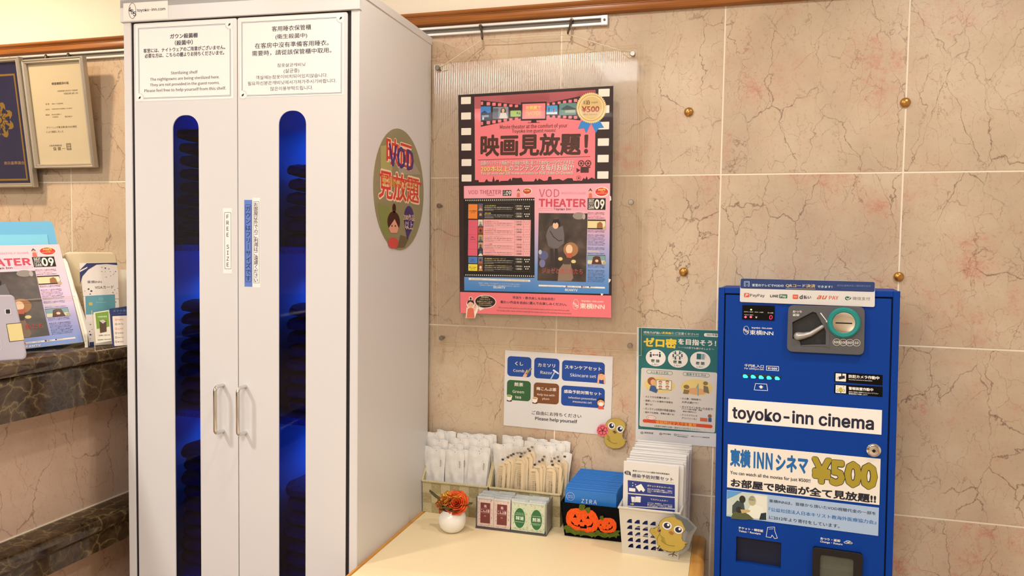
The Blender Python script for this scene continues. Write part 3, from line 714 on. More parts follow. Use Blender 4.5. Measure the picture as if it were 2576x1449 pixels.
# ------------------------------------------------------------------ film poster inside the frame
PP = Plane(FP.at(0,0,-.0082), FP.u, FP.v)
DKB, PK, WH = ink('#2e1a1e'), ink('#f0808e'), ink('#f2ece4')
def PX(pl, *q): return pl.uv(*q)
PQ = [(1153, 239), (1543, 216), (1538, 800), (1157, 787)]
b = MB(); b.prism([PP.at(*PP.uv(*q), 0) for q in PQ], PP.n*.0004, DKB)
po = b.build('film_poster', label='tall film poster with pink panel and film strip border, top half in the clear frame', cat='poster')
PA = Plane(PP.at(0,0,.0005), PP.u, PP.v)
a = Art(PA, (1140, 210, 4.9976), base=.0001, step=.0001)
a.poly([(268, 168), (1790, 80), (1782, 1230), (275, 1250)], PK, 0)
a.poly([(268, 168), (1790, 80), (1790, 240), (268, 320)], ink('#f48d9c'), 0)
for i in range(6):
    y = 172+i*195; a.rect(100+i*1.5, y, 222+i*1.5, y+85, WH, 1, r=6)
    y = 70+i*207; a.rect(1828-i*3, y, 1966-i*3, y+92, WH, 1, r=6)
a.build('film_strip_border', po)
# bow-tie film strip with stills
a.poly([(347, 212), (853, 268), (853, 440), (347, 545)], DKB, 1); a.poly([(1172, 248), (1600, 160), (1600, 465), (1172, 420)], DKB, 1)
for i in range(7):
    x = 350+i*71; w = 45 if i else 26; d = (x-347)/506
    y = 228+d*48; a.rect(x, y, x+w-6*d, y+42-14*d, PK, 2, r=8); y = 482-d*64; a.rect(x, y, x+w-6*d, y+42-14*d, PK, 2, r=8)
for i in range(6):
    x = 1178+i*68; d = (x-1172)/428; y = 250-d*68; a.rect(x, y, x+34+10*d, y+26+14*d, PK, 2, r=8); y = 400+d*10; a.rect(x, y, x+34+10*d, y+26+14*d, PK, 2, r=8)
a.build('film_strip', po)
def still(a, x0, y0, x1, y1, parts, l=3, r=10):
    a.rect(x0, y0, x1, y1, parts[0], l, r=r)
    for k, (kind, c, *m) in enumerate(parts[1:]):
        q = [(x0+(x1-x0)*u, y0+(y1-y0)*v) for u, v in c]
        if kind == 'p': a.poly(q, m[0], l+1+k)
        else: a.oval(*q[0], *q[1], m[0], l+1+k, n=14)
SKY, NVY, SEA = ink('#3f86d8'), ink('#1f2c4c'), ink('#4aa0e0')
still(a, 347, 290, 472, 460, [SKY, ('p', [(0, .5), (.4, .3), (.7, .5), (1, .42), (1, 1), (0, 1)], NVY), ('p', [(.1, .66), (.8, .62), (.8, .78), (.1, .8)], ink('#8aa0c0')), ('o', [(.15, .8), (.35, .98)], ink('#cfd8e8'))])
still(a, 500, 298, 693, 440, [ink('#8a93a6'), ('p', [(0, .1), (.35, .1), (.35, 1), (0, 1)], ink('#5a6478')), ('o', [(.5, .05), (.85, .75)], ink('#5a3a2e')), ('o', [(.58, .12), (.76, .5)], ink('#e0b8a0')), ('p', [(.4, 1), (.5, .5), (.85, .5), (.98, 1)], ink('#d8d8da'))])
still(a, 722, 342, 850, 415, [ink('#a6c86a'), ('o', [(.6, .2), (.72, .6)], NVY), ('o', [(.8, .3), (.92, .7)], ink('#3a4a20'))])
still(a, 1172, 278, 1310, 388, [SEA, ('p', [(0, .78), (1, .72), (1, 1), (0, 1)], ink('#d8e8f4')), ('o', [(.2, .2), (.27, .75)], NVY), ('o', [(.62, .3), (.72, .8)], ink('#c04858'))])
still(a, 1335, 250, 1545, 395, [ink('#5f8c8c'), ('p', [(.1, .5), (.45, .15), (1, .45), (1, .55), (.3, .62)], ink('#44545c')), ('p', [(.35, .6), (.95, .55), (.95, .8), (.35, .85)], ink('#a8b8a8'))])
a.build('film_stills', po)
# monitor
a.rect(853, 238, 1172, 460, DKB, 4); a.rect(872, 258, 1156, 440, ink('#f28a94'), 5)
a.poly([(985, 455), (1045, 455), (1050, 490), (1088, 488), (1086, 494), (935, 497), (937, 492), (980, 490)], DKB, 4)
YL = ink('#f6e27a'); a.text('お部屋で', 915, 278, 1105, 322, YL, 7, .03); a.rect(916, 332, 1098, 424, YL, 6, line=4); a.text('VOD', 930, 345, 1088, 405, YL, 7, .01)
a.build('monitor_drawing', po)
# headline lettering
T1 = ink('#4a2a24')
a.text('Movie theater at the comfort of your', 588, 500, 1438, 585, T1, 3, .012); a.text('Toyoko Inn guest room!', 740, 565, 1288, 635, T1, 3, .012)
a.text('映画見放題！', 345, 615, 1702, 920, T1, 3, .035)
a.line([(312, 962), (1722, 918)], 5, T1, 3)
for t_, x0, x1, y0, y1, m in (('話題のハリウッド映画からお部屋で快適に過ごすためのヒーリングビデオまで', 350, 1518, 960, 1028, WH), ('200本以上', 350, 702, 1035, 1112, YL), ('のコンテンツを毎月お届け!', 706, 1518, 1015, 1100, WH), ('You can enjoy over 200 movies and videos for ¥500 (Video On Demand)', 350, 1504, 1100, 1160, WH)):
    d = .010 if 'You' not in t_ else .004
    a.text(t_, x0+3, y0+4, x1+3, y1+4, ink('#7a4a50'), 2, d*2.0); a.text(t_, x0, y0, x1, y1, m, 3, d)
a.build('lettering', po)
# rosette
GO1, GO2, BLU = ink('#d8b878', .3), ink('#e8cf98', .3), ink('#2f8ae0')
a.poly([(1612, 470), (1730, 500), (1672, 628), (1645, 560), (1568, 570)], BLU, 8); a.poly([(1735, 500), (1845, 470), (1896, 556), (1832, 560), (1795, 622)], BLU, 8)
cx, cy = 1738, 308; P = []
for i in range(96):
    r = 198 if i % 2 == 0 else 184; q = 2*math.pi*i/96; P.append((cx+r*math.cos(q)*.98, cy+r*math.sin(q)*1.0))
a.poly(P, ink('#e9cf8e', .3), 9); a.oval(cx-158, cy-162, cx+158, cy+162, ink('#b8935a', .3), 10, n=48); a.oval(cx-150, cy-154, cx+150, cy+154, GO2, 11, n=48); a.oval(cx-132, cy-138, cx+132, cy+138, GO1, 12, n=48)
a.text('1泊', 1645, 210, 1718, 268, T1, 13, .02); a.text('1night', 1735, 228, 1820, 252, T1, 13, .004); a.text('¥500', 1618, 282, 1840, 365, ink('#9a3028'), 13, .02); a.text('(税込 Tax incl.)', 1636, 380, 1812, 402, T1, 13, .004)
a.build('rosette', po, label='gold rosette with blue ribbons')
# cine camera and skyline
for x in (1610, 1696):
    a.oval(x-40, 964, x+40, 1044, T1, 3)
    for q in range(6): u, v = x+22*math.cos(q*1.047+.5), 1004+22*math.sin(q*1.047+.5); a.oval(u-9, v-9, u+9, v+9, PK, 4, n=10)
a.rect(1602, 1048, 1704, 1122, T1, 3); a.poly([(1600, 1090), (1550, 1062), (1552, 1120)], T1, 3); a.rect(1704, 1044, 1724, 1062, T1, 3)
P = [(275, 1262), (275, 1215), (320, 1215), (322, 1240), (395, 1240), (420, 1200), (445, 1232), (490, 1235), (508, 1160), (524, 1235), (545, 1210), (575, 1212), (580, 1240), (600, 1225), (690, 1222), (720, 1190), (735, 1225), (745, 1185), (800, 1190), (860, 1185), (880, 1232), (1015, 1232), (1040, 1190), (1060, 1226), (1080, 1195), (1140, 1225), (1185, 1218), (1200, 1172), (1235, 1172), (1240, 1212), (1330, 1198), (1380, 1222), (1440, 1190), (1500, 1192), (1510, 1222), (1620, 1222), (1640, 1186), (1660, 1205), (1680, 1165), (1695, 1210), (1740, 1180), (1782, 1200), (1782, 1262)]
a.poly(P, ink('#33191c'), 2); a.oval(1550, 1160, 1608, 1218, T1, 3, line=4); a.oval(1568, 1178, 1590, 1200, T1, 3)
a.build('cine_camera_and_skyline', po)
# bottom band
a.view = (1140, 450, 4.0262)
a.poly([(70, 1145), (1602, 1182), (1602, 1408), (72, 1358)], ink('#ef7a86'), 1); a.build('bottom_band', po, label='pink bottom band')
def girl(a, x, y, s_, l, outline=None, arm=True, body='#e2705c'):
    """plain little woman with a bun"""
    q = lambda u, v: (x+u*s_, y+v*s_)
    if outline:
        a.oval(*q(-.30, -.05), *q(.30, .62), outline, l); a.oval(*q(-.12, -.26), *q(.12, 0), outline, l); a.poly([q(-.36, 1.3), q(-.3, .55), q(.3, .55), q(.42, .35), q(.62, .3), q(.55, .62), q(.3, 1.3)], outline, l)
    HR, SK = ink('#2a1c1a'), ink('#eebfa6')
    a.oval(*q(-.07, -.22), *q(.07, -.02), HR, l+1, n=14); a.oval(*q(-.25, -.02), *q(.25, .46), HR, l+1)
    a.oval(*q(-.21, .10), *q(.21, .56), SK, l+2); a.poly([q(-.25, .26), q(-.02, .10), q(.25, .26), q(.2, .02), q(-.2, .02)], HR, l+3)
    a.poly([q(-.30, 1.28), q(-.22, .62), q(0, .54), q(.22, .62), q(.28, 1.28)], ink(body), l+2)
    a.poly([q(.18, .68), q(.34, .42), q(.46, .46), q(.30, .82)], SK, l+2) if arm else None
    for u in (-.08, .08): a.oval(*q(u-.018, .32), *q(u+.018, .37), HR, l+4, n=8)
girl(a, 178, 1188+40, 140, 2, WH)
a.oval(218, 1172, 434, 1315, WH, 2); a.poly([(250, 1290), (330, 1305), (270, 1335)], WH, 2); a.oval(224, 1178, 428, 1308, ink('#2c1614'), 3)
for t_, r_ in (('領収書は', (282, 1186, 360, 1206)), ('フロントにて', (268, 1210, 374, 1230)), ('お作りいたします!', (244, 1234, 398, 1254)), ('Receipts are available', (264, 1256, 386, 1268)), ('from the reception desk', (258, 1274, 392, 1286))):
    a.text(t_, *r_, ink('#f2dfae'), 4, .012)
a.build('cartoon_woman_and_bubble', po)
a.text('早送り・巻き戻しも自由自在！', 602, 1190, 1030, 1228, TXT, 2, .02); a.text('観たい作品を自由に選んでお楽しみください。', 480, 1238, 1150, 1280, TXT, 2, .02)
a.text('VOD is a service with which you can watch the movie/video anytime and for as many time as you wish.', 455, 1294, 1180, 1314, T1, 2, .004)
a.text('You can play, pause, rewind, and fast forward with the remote control just like watching movie at your home.', 440, 1322, 1200, 1344, T1, 2, .004)
logo(a, 1213, 1218, 1270, 1323, WH, 2); a.text('toyoko-inn.com', 1300, 1226, 1520, 1256, WH, 2, .012); a.text('東横INN', 1284, 1262, 1535, 1318, WH, 2, .02)
a.build('lettering', po)

# ------------------------------------------------------------------ double page guide mounted over the poster
GP = Plane(PP.at(0,0,.0022), PP.u, PP.v)
GRAD = None
def grad_mat(name, stops, axis=2, z0=0, z1=1):
    if name in _M: return _M[name]
    m = mat(name, '#ffffff', .35); n = m.node_tree.nodes; L = m.node_tree.links
    t = n.new('ShaderNodeTexCoord'); s_ = n.new('ShaderNodeSeparateXYZ'); r = n.new('ShaderNodeValToRGB')
    L.new(t.outputs['Generated'], s_.inputs[0]); L.new(s_.outputs[axis], r.inputs[0]); e = r.color_ramp.elements
    e[0].position, e[1].position = stops[0][0], stops[-1][0]; e[0].color = (*srgb(stops[0][1]), 1); e[1].color = (*srgb(stops[-1][1]), 1)
    for p, c in stops[1:-1]: q = e.new(p); q.color = (*srgb(c), 1)
    L.new(r.outputs[0], n['Principled BSDF'].inputs['Base Color']); return m
GRAD = grad_mat('pink_to_blue_print', [(0, '#3f86d2'), (.25, '#7da0de'), (.5, '#c3b0dc'), (.72, '#f4b2c6'), (1, '#f6a9bc')])
b = MB(); b.prism([GP.px(*q) for q in [(1167, 468), (1535, 461), (1532, 739.5), (1168, 731)]], GP.n*.0003, GRAD)
gd = b.build('guide_spread', label='double page film guide in pink and blue mounted on the lower half of the poster', cat='poster')
GA = Plane(GP.at(0,0,.0004), GP.u, GP.v)
a = Art(GA, (1140, 440, 8.05), base=.00005, step=.0001)
BK = ink('#15100f'); 
TH = ink('#b0355c')
a.text('VOD', 308, 308, 503, 392, ink('#c04a70'), 2, -.004); a.text('THEATER', 540, 305, 972, 388, TH, 2, .006); a.text('Toyoko Inn', 678, 402, 835, 424, T1, 2, .01)
a.rect(1003, 308, 1175, 424, BK, 1); a.text('09', 1070, 322, 1168, 416, WH, 2, .03); a.text('SEP', 1012, 320, 1060, 340, WH, 2); a.text('2021', 1012, 350, 1060, 368, WH, 2); a.text('164', 1015, 380, 1065, 412, WH, 2, .02)
a.build('lettering', gd)
girl(a, 1322, 300, 115, 2, None); a.oval(1408, 262, 1598, 392, WH, 2); a.oval(1416, 275, 1580, 382, ink('#c8402a'), 3); a.poly([(1455, 385), (1500, 375), (1450, 430)], WH, 2); a.text('毎月更新', 1440, 300, 1550, 335, YL, 4, .02)
a.build('cartoon_woman', gd)
a.poly([(218, 478), (1648, 462), (1648, 2085), (222, 2065)], BK, 1); 
for i in range(34):
    x = 248+i*41.6; a.oval(x, 500-i*.4, x+20, 528-i*.4, WH, 2, n=10); a.oval(x+2, 2010+i*.8, x+20, 2040+i*.8, WH, 2, n=10)
def row(y0, y1, c, dark):
    a.rect(308, y0, 490, y1, ink(c), 2)
row(592, 890, '#ee8a34', 1); row(910, 1640, '#e0607c', 0); row(1655, 1790, '#4f7fcc', 1); row(1805, 1945, '#ecdc4a', 1)
a.rect(614, 902, 1560, 1650, ink('#f4b4bc'), 2)
for x in (1240, 1425, 1558): a.line([(x, 540), (x, 1958)], 3, ink('#6a5f58'), 3)
for y in (545, 576, 738, 885, 1055, 1210, 1362, 1500, 1655, 1800, 1955): a.line([(305, y), (1558, y)], 2.5, ink('#6a5f58'), 3)
st = ['#56607a', '#4a3a5a', '#e6dcd0', '#b8553c', '#c49a5a', '#b8a890', '#2e3440', '#68748a', '#7a4a30']
ys = [585, 740, 905, 1060, 1210, 1365, 1500, 1660, 1805]
for i, y in enumerate(ys):
    h = 140 if i < 8 else 138
    a.rect(508, y, 602, y+h-(0 if i != 6 else 0), ink(st[i]), 4); a.oval(530, y+35, 580, y+95, ink(st[(i+3) % 9]), 5, n=12); a.poly([(508, y+h), (540, y+88), (575, y+90), (602, y+h)], ink(st[(i+5) % 9]), 5)
    tx = ['ジョゼと虎と魚たち', '夏時の映像', '君の瞳が問いかけている', '小さな世界と青い花', 'コーヒーのモーニングストーリー', 'おとなの事情', 'さんかく窓の外側', '夢 宝塚中鑑 ファイナル・ステージ', '芸能人格付けチェック2021お正月スペシャル'][i]
    dk = i < 2 or i > 6; c1 = YL if dk else ink('#c0485c'); c2 = WH if dk else ink('#4a2a30')
    a.text(tx, 640, y+22, 640+min(560, 25*len(tx)), y+50, c1, 4, .012)
    for k in range(2):
        a.text(('話題の最新映画が早くも登場、感動の物語をお部屋の大画面で楽しもう', '人気の作品を今月もたっぷりとお届けしますどうぞご覧ください')[k], 632, y+62+k*36, 1215-k*20, y+84+k*36, c2, 4, .01)
    a.line([(632, y+132), (820, y+132)], 3, c2, 4)
    for k in range(2): a.rect(1266, y+30+k*54, 1400, y+62+k*54, c2, 4, r=14, line=3); a.text(('字幕・吹替', '2時間')[k], 1290, y+38+k*54, 1378, y+54+k*54, c2, 4)
    for (u, v) in ((1440, 40), (1482, 40), (1524, 40), (1460, 84), (1502, 84)):
        (a.oval(u, y+v, u+26, y+v+28, WH, 4, n=8) if dk else a.text('¥', u+4, y+v, u+18, y+v+18, c2, 4))
for t_, x0, x1, y in (('イチオシ最新作品', 322, 472, 715), ('おすすめ', 360, 445, 750), ('女性に', 362, 432, 1250), ('おすすめ!', 352, 452, 1292), ('女性に', 368, 430, 1702), ('おすすめ', 352, 448, 1736), ('家族・お子様に', 325, 475, 1858), ('おすすめ', 352, 448, 1890)):
    a.text(t_, x0, y, x1, y+24, TXT, 4, .01)
a.build('film_table', gd, label='dark film list with coloured row headings')
a.view = (1140, 600, 7.245)
a.rect(284, 718, 1405, 790, ink('#f4efe4'), 2); a.text('毎月25日更新20作品見放題です！VOD作品はフロントにてVOD券をお買い求めください！（税込500円で当日の朝11時まで視聴可能）', 325, 738, 1370, 772, T1, 3, .006)
a.text('有料放送です。放送内容は、リクエスト方式のビデオ・オン・デマンド・サービスにてお楽しみいただけます。', 465, 800, 1220, 822, WH, 3); a.text('一部の作品にR-15（15歳以上の方が対象）、R-18指定の映画が含まれております。ご注意ください。', 478, 836, 1215, 858, WH, 3)
a.text('BEAMTV', 735, 878, 950, 906, WH, 3, .02); a.build('footer', gd)
for tq in ([(1533, 492), (1537, 494), (1538, 503), (1534, 506)], [(1531, 701), (1537, 703), (1535, 708), (1531, 712)], [(1511, 738), (1518, 739), (1515, 744), (1512, 743)]):
    b = MB(); b.prism([GP.px(*q) for q in tq], GP.n*.0004, ink('#f2ece4')); b.build('tape_tab', gd, label='torn white tape tab')
def cover(a, parent, x0, y0, k):
    """film guide cover; coordinates of the 1340,450 region at scale 7.627"""
    V1 = (1340, 450, 7.6273); a.view = V1
    a.text('VOD', 122, 195, 515, 350, ink('#c85c80'), 2, -.006); a.text('MONTHLY GUIDE', 555, 258, 1025, 290, ink('#d890a8'), 2)
    a.text('THEATER', 118, 382, 1022, 538, ink('#cf4a60'), 2, .035); a.rect(112, 566, 378, 605, ink('#c88098'), 1, line=3); a.rect(755, 562, 1028, 600, ink('#c88098'), 1, line=3)
    a.text('Toyoko Inn', 400, 560, 735, 610, ink('#5a2a34'), 2, .015)
    a.rect(1056, 370, 1396, 594, BK, 1); a.text('09', 1190, 392, 1380, 578, WH, 2, .04); a.text('SEP', 1074, 395, 1182, 418, WH, 2, .02); a.text('2021', 1074, 432, 1182, 455, WH, 2, .02)
    a.rect(1072, 470, 1182, 578, WH, 2, r=6, line=4); a.text('VOL', 1090, 482, 1165, 498, WH, 2); a.text('164', 1085, 508, 1170, 568, WH, 2, .03)
    a.build('lettering', parent)
    girl(a, 1108, 205, 122, 2, None); a.oval(1196, 155, 1468, 350, WH, 2); a.poly([(1190, 350), (1260, 330), (1215, 345)], WH, 2); a.oval(1204, 168, 1446, 328, ink('#dc3e30'), 3)
    a.text('500円', 1258, 190, 1392, 228, YL, 4, .03); a.text('で見放題', 1290, 240, 1370, 258, YL, 4, .01); a.text('WATCH ALL NIGHT LONG', 1230, 268, 1425, 282, WH, 4, .01)
    a.build('cartoon_woman', parent)
    # plain stand-in picture: two unnamed figures on a dusky ground
    a.rect(116, 655, 1022, 1980, noise_mat('dusky_picture', '#2e2523', '#74645c', 22, 5, .35, lo=.35, hi=.75, c3='#4a3d39'), 1)
    a.oval(770, 640, 1000, 780, ink('#948a84'), 2); a.oval(955, 665, 1010, 780, ink('#b8aaa8'), 3); a.oval(120, 1380, 300, 1560, ink('#5d618e'), 2); a.oval(115, 1360, 175, 1450, ink('#b8c4e0'), 3); a.oval(130, 1540, 240, 1700, ink('#7a78a8'), 2)
    a.poly([(330, 1330), (400, 1340), (420, 1700), (350, 1700)], ink('#352c2e'), 3); a.poly([(420, 1340), (480, 1330), (500, 1690), (430, 1700)], ink('#2c2426'), 3)
    a.poly([(330, 910), (400, 880), (500, 930), (580, 900), (610, 1100), (600, 1240), (470, 1340), (300, 1290), (255, 1100), (280, 990)], ink('#6a6468'), 4)
    a.line([(335, 1000), (400, 1110), (500, 1190), (560, 1180)], 14, ink('#2a2426'), 5)
    a.oval(375, 775, 530, 960, ink('#1e1a20'), 4); a.oval(385, 830, 495, 960, ink('#e8c0a0'), 5); a.poly([(375, 850), (400, 780), (500, 770), (520, 870), (470, 830), (430, 860), (400, 820)], ink('#1e1a20'), 6)
    a.poly([(640, 1560), (720, 1560), (780, 1900), (740, 1960), (480, 1960), (500, 1740)], ink('#8c7668'), 4); a.poly([(560, 1500), (760, 1500), (720, 1640), (600, 1640)], ink('#4a3a34'), 5)
    a.oval(595, 1215, 870, 1500, ink('#a87850'), 5); a.oval(640, 1260, 765, 1440, ink('#ecc8a8'), 6); a.poly([(620, 1430), (780, 1420), (740, 1520), (660, 1510)], ink('#b86048'), 7)
    a.oval(490, 1500, 575, 1570, ink('#e2cf90'), 6); a.oval(740, 1550, 830, 1620, ink('#e2cf90'), 6)
    a.text('ジョゼと虎と魚たち', 180, 1700, 960, 1830, ink('#c8524a'), 8, -.004, slant=.1)
    a.build('cover_picture', parent, label='dusky cover picture with two figures')
    a.rect(1055, 780, 1396, 970, BK, 1); a.rect(1058, 805, 1390, 948, ink('#ead9a8'), 2); a.poly([(1230, 948), (1240, 850), (1300, 820), (1340, 860), (1345, 948)], ink('#a06c40'), 3); a.oval(1335, 815, 1395, 930, ink('#f0e4c0'), 3); a.oval(1345, 920, 1410, 985, ink('#c8b088'), 4)
    a.rect(1050, 1460, 1392, 1645, ink('#222a30'), 1); a.rect(1053, 1470, 1388, 1640, ink('#7fa4ac'), 2); a.rect(1053, 1560, 1388, 1640, ink('#dcd8b8'), 3); a.poly([(1130, 1640), (1160, 1500), (1210, 1480), (1290, 1490), (1330, 1640)], ink('#5a342c'), 4); a.oval(1200, 1545, 1262, 1600, ink('#e8c8a8'), 5); a.oval(1345, 1580, 1410, 1650, ink('#b0b090'), 5)
    a.build('small_stills', parent)
    NB = ink('#3a3560')
    def para(y0, y1, n, ch): 
        for i in range(n):
            h = (y1-y0)/n; t_ = ch[i % len(ch)]; a.text(t_, 1056, y0+h*i, 1388-(i % 3)*12, y0+h*(i+.58), NB, 2, .004)
    C1 = ['青年が恋した彼女は車椅子、', 'おばあちゃんと暮らす二人の物語', '大学生の恒夫はある日坂道で転げ', '落ちてきた車椅子の女性を助ける', 'やがて心を開いていく二人の姿']
    para(645, 698, 2, C1); a.text('ジョゼと虎と魚たち', 1060, 703, 1310, 732, ink('#c05078'), 2); para(742, 775, 1, C1)
    para(990, 1035, 2, C1); para(1070, 1285, 8, C1); para(1318, 1370, 2, C1); a.text('新解釈映画特集', 1050, 1378, 1280, 1402, ink('#efe0c0'), 2, .02); para(1428, 1455, 1, C1)
    para(1660, 1715, 2, C1); para(1752, 1990, 9, C1); a.build('article', parent)
    a.rect(114, 2030, 1386, 2105, ink('#f4efe4'), 2); a.text('スマートフォンでコンテンツ決済', 270, 2052, 588, 2080, TXT, 3); a.rect(636, 2050, 664, 2080, ink('#c03a2a'), 3); a.text('PayPay', 672, 2056, 760, 2080, TXT, 3); a.text('LINE Pay', 800, 2060, 880, 2080, TXT, 3, .01); a.rect(932, 2056, 960, 2086, ink('#7a2a20'), 3); a.text('d払い', 968, 2058, 1042, 2086, TXT, 3, .02); a.oval(1082, 2062, 1110, 2088, ink('#333333'), 3); a.text('微信支付', 1118, 2064, 1198, 2086, ink('#777777'), 3)
    a.text('BEAMTV', 622, 2118, 862, 2148, WH, 3, .02); a.build('footer', parent)
cover(a, gd, 0, 0, 1)

# ------------------------------------------------------------------ amenity notice (white sheet)
AP = Plane((0, -.0012, 0), (1, 0, .0), (0, 0, 1))
b = MB(); b.prism([AP.px(*q) for q in [(1270.7, 880.9), (1541.9, 897.3), (1536, 1096), (1267, 1069.7)]], AP.n*.0004, mat('white_paper', '#dcdcdf', .5))
am = b.build('amenity_notice', label='white amenity notice with four blue, one green and one brown rounded box', cat='notice')
a = Art(Plane(AP.at(0,0,.0005), (1,0,-.004), (0,0,1)), (1240, 860, 5.366), base=.0001)
DB = ink('#10469e')
CM = [((198, 190, 515, 480), '#10469e', 'くし', (300, 265, 410, 322), 'Comb', (275, 365, 425, 412)), ((560, 210, 893, 510), '#10469e', 'カミソリ', (608, 288, 840, 345), 'Razor', (642, 390, 800, 440)),
      ((935, 245, 1505, 560), '#10469e', 'スキンケアセット', (972, 320, 1465, 385), 'Skincare set', (1040, 430, 1392, 480)), ((192, 510, 507, 805), '#2f6138', '煎茶', (290, 545, 412, 605), 'Green', (266, 648, 420, 698)),
      ((553, 545, 888, 848), '#7a4a28', '梅こんぶ茶', (588, 610, 858, 665), 'Kelp tea with', (600, 700, 835, 738)), ((925, 585, 1505, 900), '#10469e', '感染予防対策セット', (960, 652, 1465, 715), 'Infection prevention', (1022, 745, 1395, 785))]
for r_, c, *_ in CM: a.rect(*r_, ink(c), 0, r=45)
a.build('coloured_boxes', am)
for _, c, t1, r1, t2, r2 in CM: a.text(t1, *r1, WH, 2, .02); a.text(t2, *r2, WH, 2, .006)
a.text('tea', 302, 725, 380, 768, WH, 2, .006); a.text('plum', 668, 752, 760, 790, WH, 2, .004); a.text('measures set', 1078, 795, 1335, 832, WH, 2, .004)
a.text('ご自由にお持ちください', 525, 935, 1195, 1022, TXT, 2, .01); a.text('Please help yourself', 570, 1020, 1138, 1098, TXT, 2, .02); a.build('lettering', am)
SKN = ink('#eab08a')
a.poly([(400, 470), (460, 370), (480, 420), (450, 475)], SKN, 3); a.poly([(440, 430), (505, 345), (530, 362), (470, 445)], ink('#6a6258'), 4); a.poly([(452, 424), (505, 352), (514, 358), (462, 430)], ink('#a8a090'), 5)
a.build('comb_drawing', am)
a.poly([(768, 510), (825, 405), (842, 412), (785, 512)], ink('#a8c4ec'), 3); a.poly([(812, 375), (822, 370), (890, 420), (886, 440), (808, 390)], ink('#dfe8f4'), 4)
a.build('razor_drawing', am)
for x0, y0, m in ((180, 710, '#8fa04c'), (525, 740, '#c89a68')):
    a.oval(x0+5, y0+70, x0+80, y0+98, ink('#3a2a22'), 3); a.poly([(x0, y0+20), (x0+82, y0+20), (x0+70, y0+70), (x0+45, y0+85), (x0+22, y0+78)], WH, 4); a.oval(x0, y0, x0+82, y0+40, WH, 5); a.oval(x0+8, y0+6, x0+74, y0+34, ink(m), 6); a.build('teacup_drawing', am)
a.poly([(1435, 560), (1440, 500), (1490, 500), (1500, 570)], ink('#23418a'), 3); a.oval(1420, 408, 1510, 520, SKN, 4); a.poly([(1420, 440), (1450, 412), (1490, 412), (1508, 445), (1465, 428)], ink('#2a2426'), 5)
a.poly([(1408, 560), (1418, 460), (1440, 470), (1432, 565)], SKN, 6); a.poly([(1500, 568), (1490, 470), (1512, 460), (1520, 568)], SKN, 6)
for x in (1440, 1475): a.oval(x-4, 450, x+4, 458, ink('#241c1c'), 7, n=8)
a.build('face_washing_drawing', am)
a.oval(1405, 752, 1508, 880, ink('#241c1c'), 3); a.oval(1410, 780, 1505, 875, SKN, 4); a.poly([(1410, 800), (1425, 762), (1490, 762), (1505, 800), (1450, 780)], ink('#241c1c'), 5); a.oval(1428, 812, 1492, 868, WH, 6); a.poly([(1418, 905), (1425, 868), (1490, 868), (1500, 910)], ink('#dc5848'), 5)
for x in (1440, 1475): a.oval(x-4, 795, x+4, 808, ink('#241c1c'), 7, n=8)
a.build('masked_face_drawing', am)

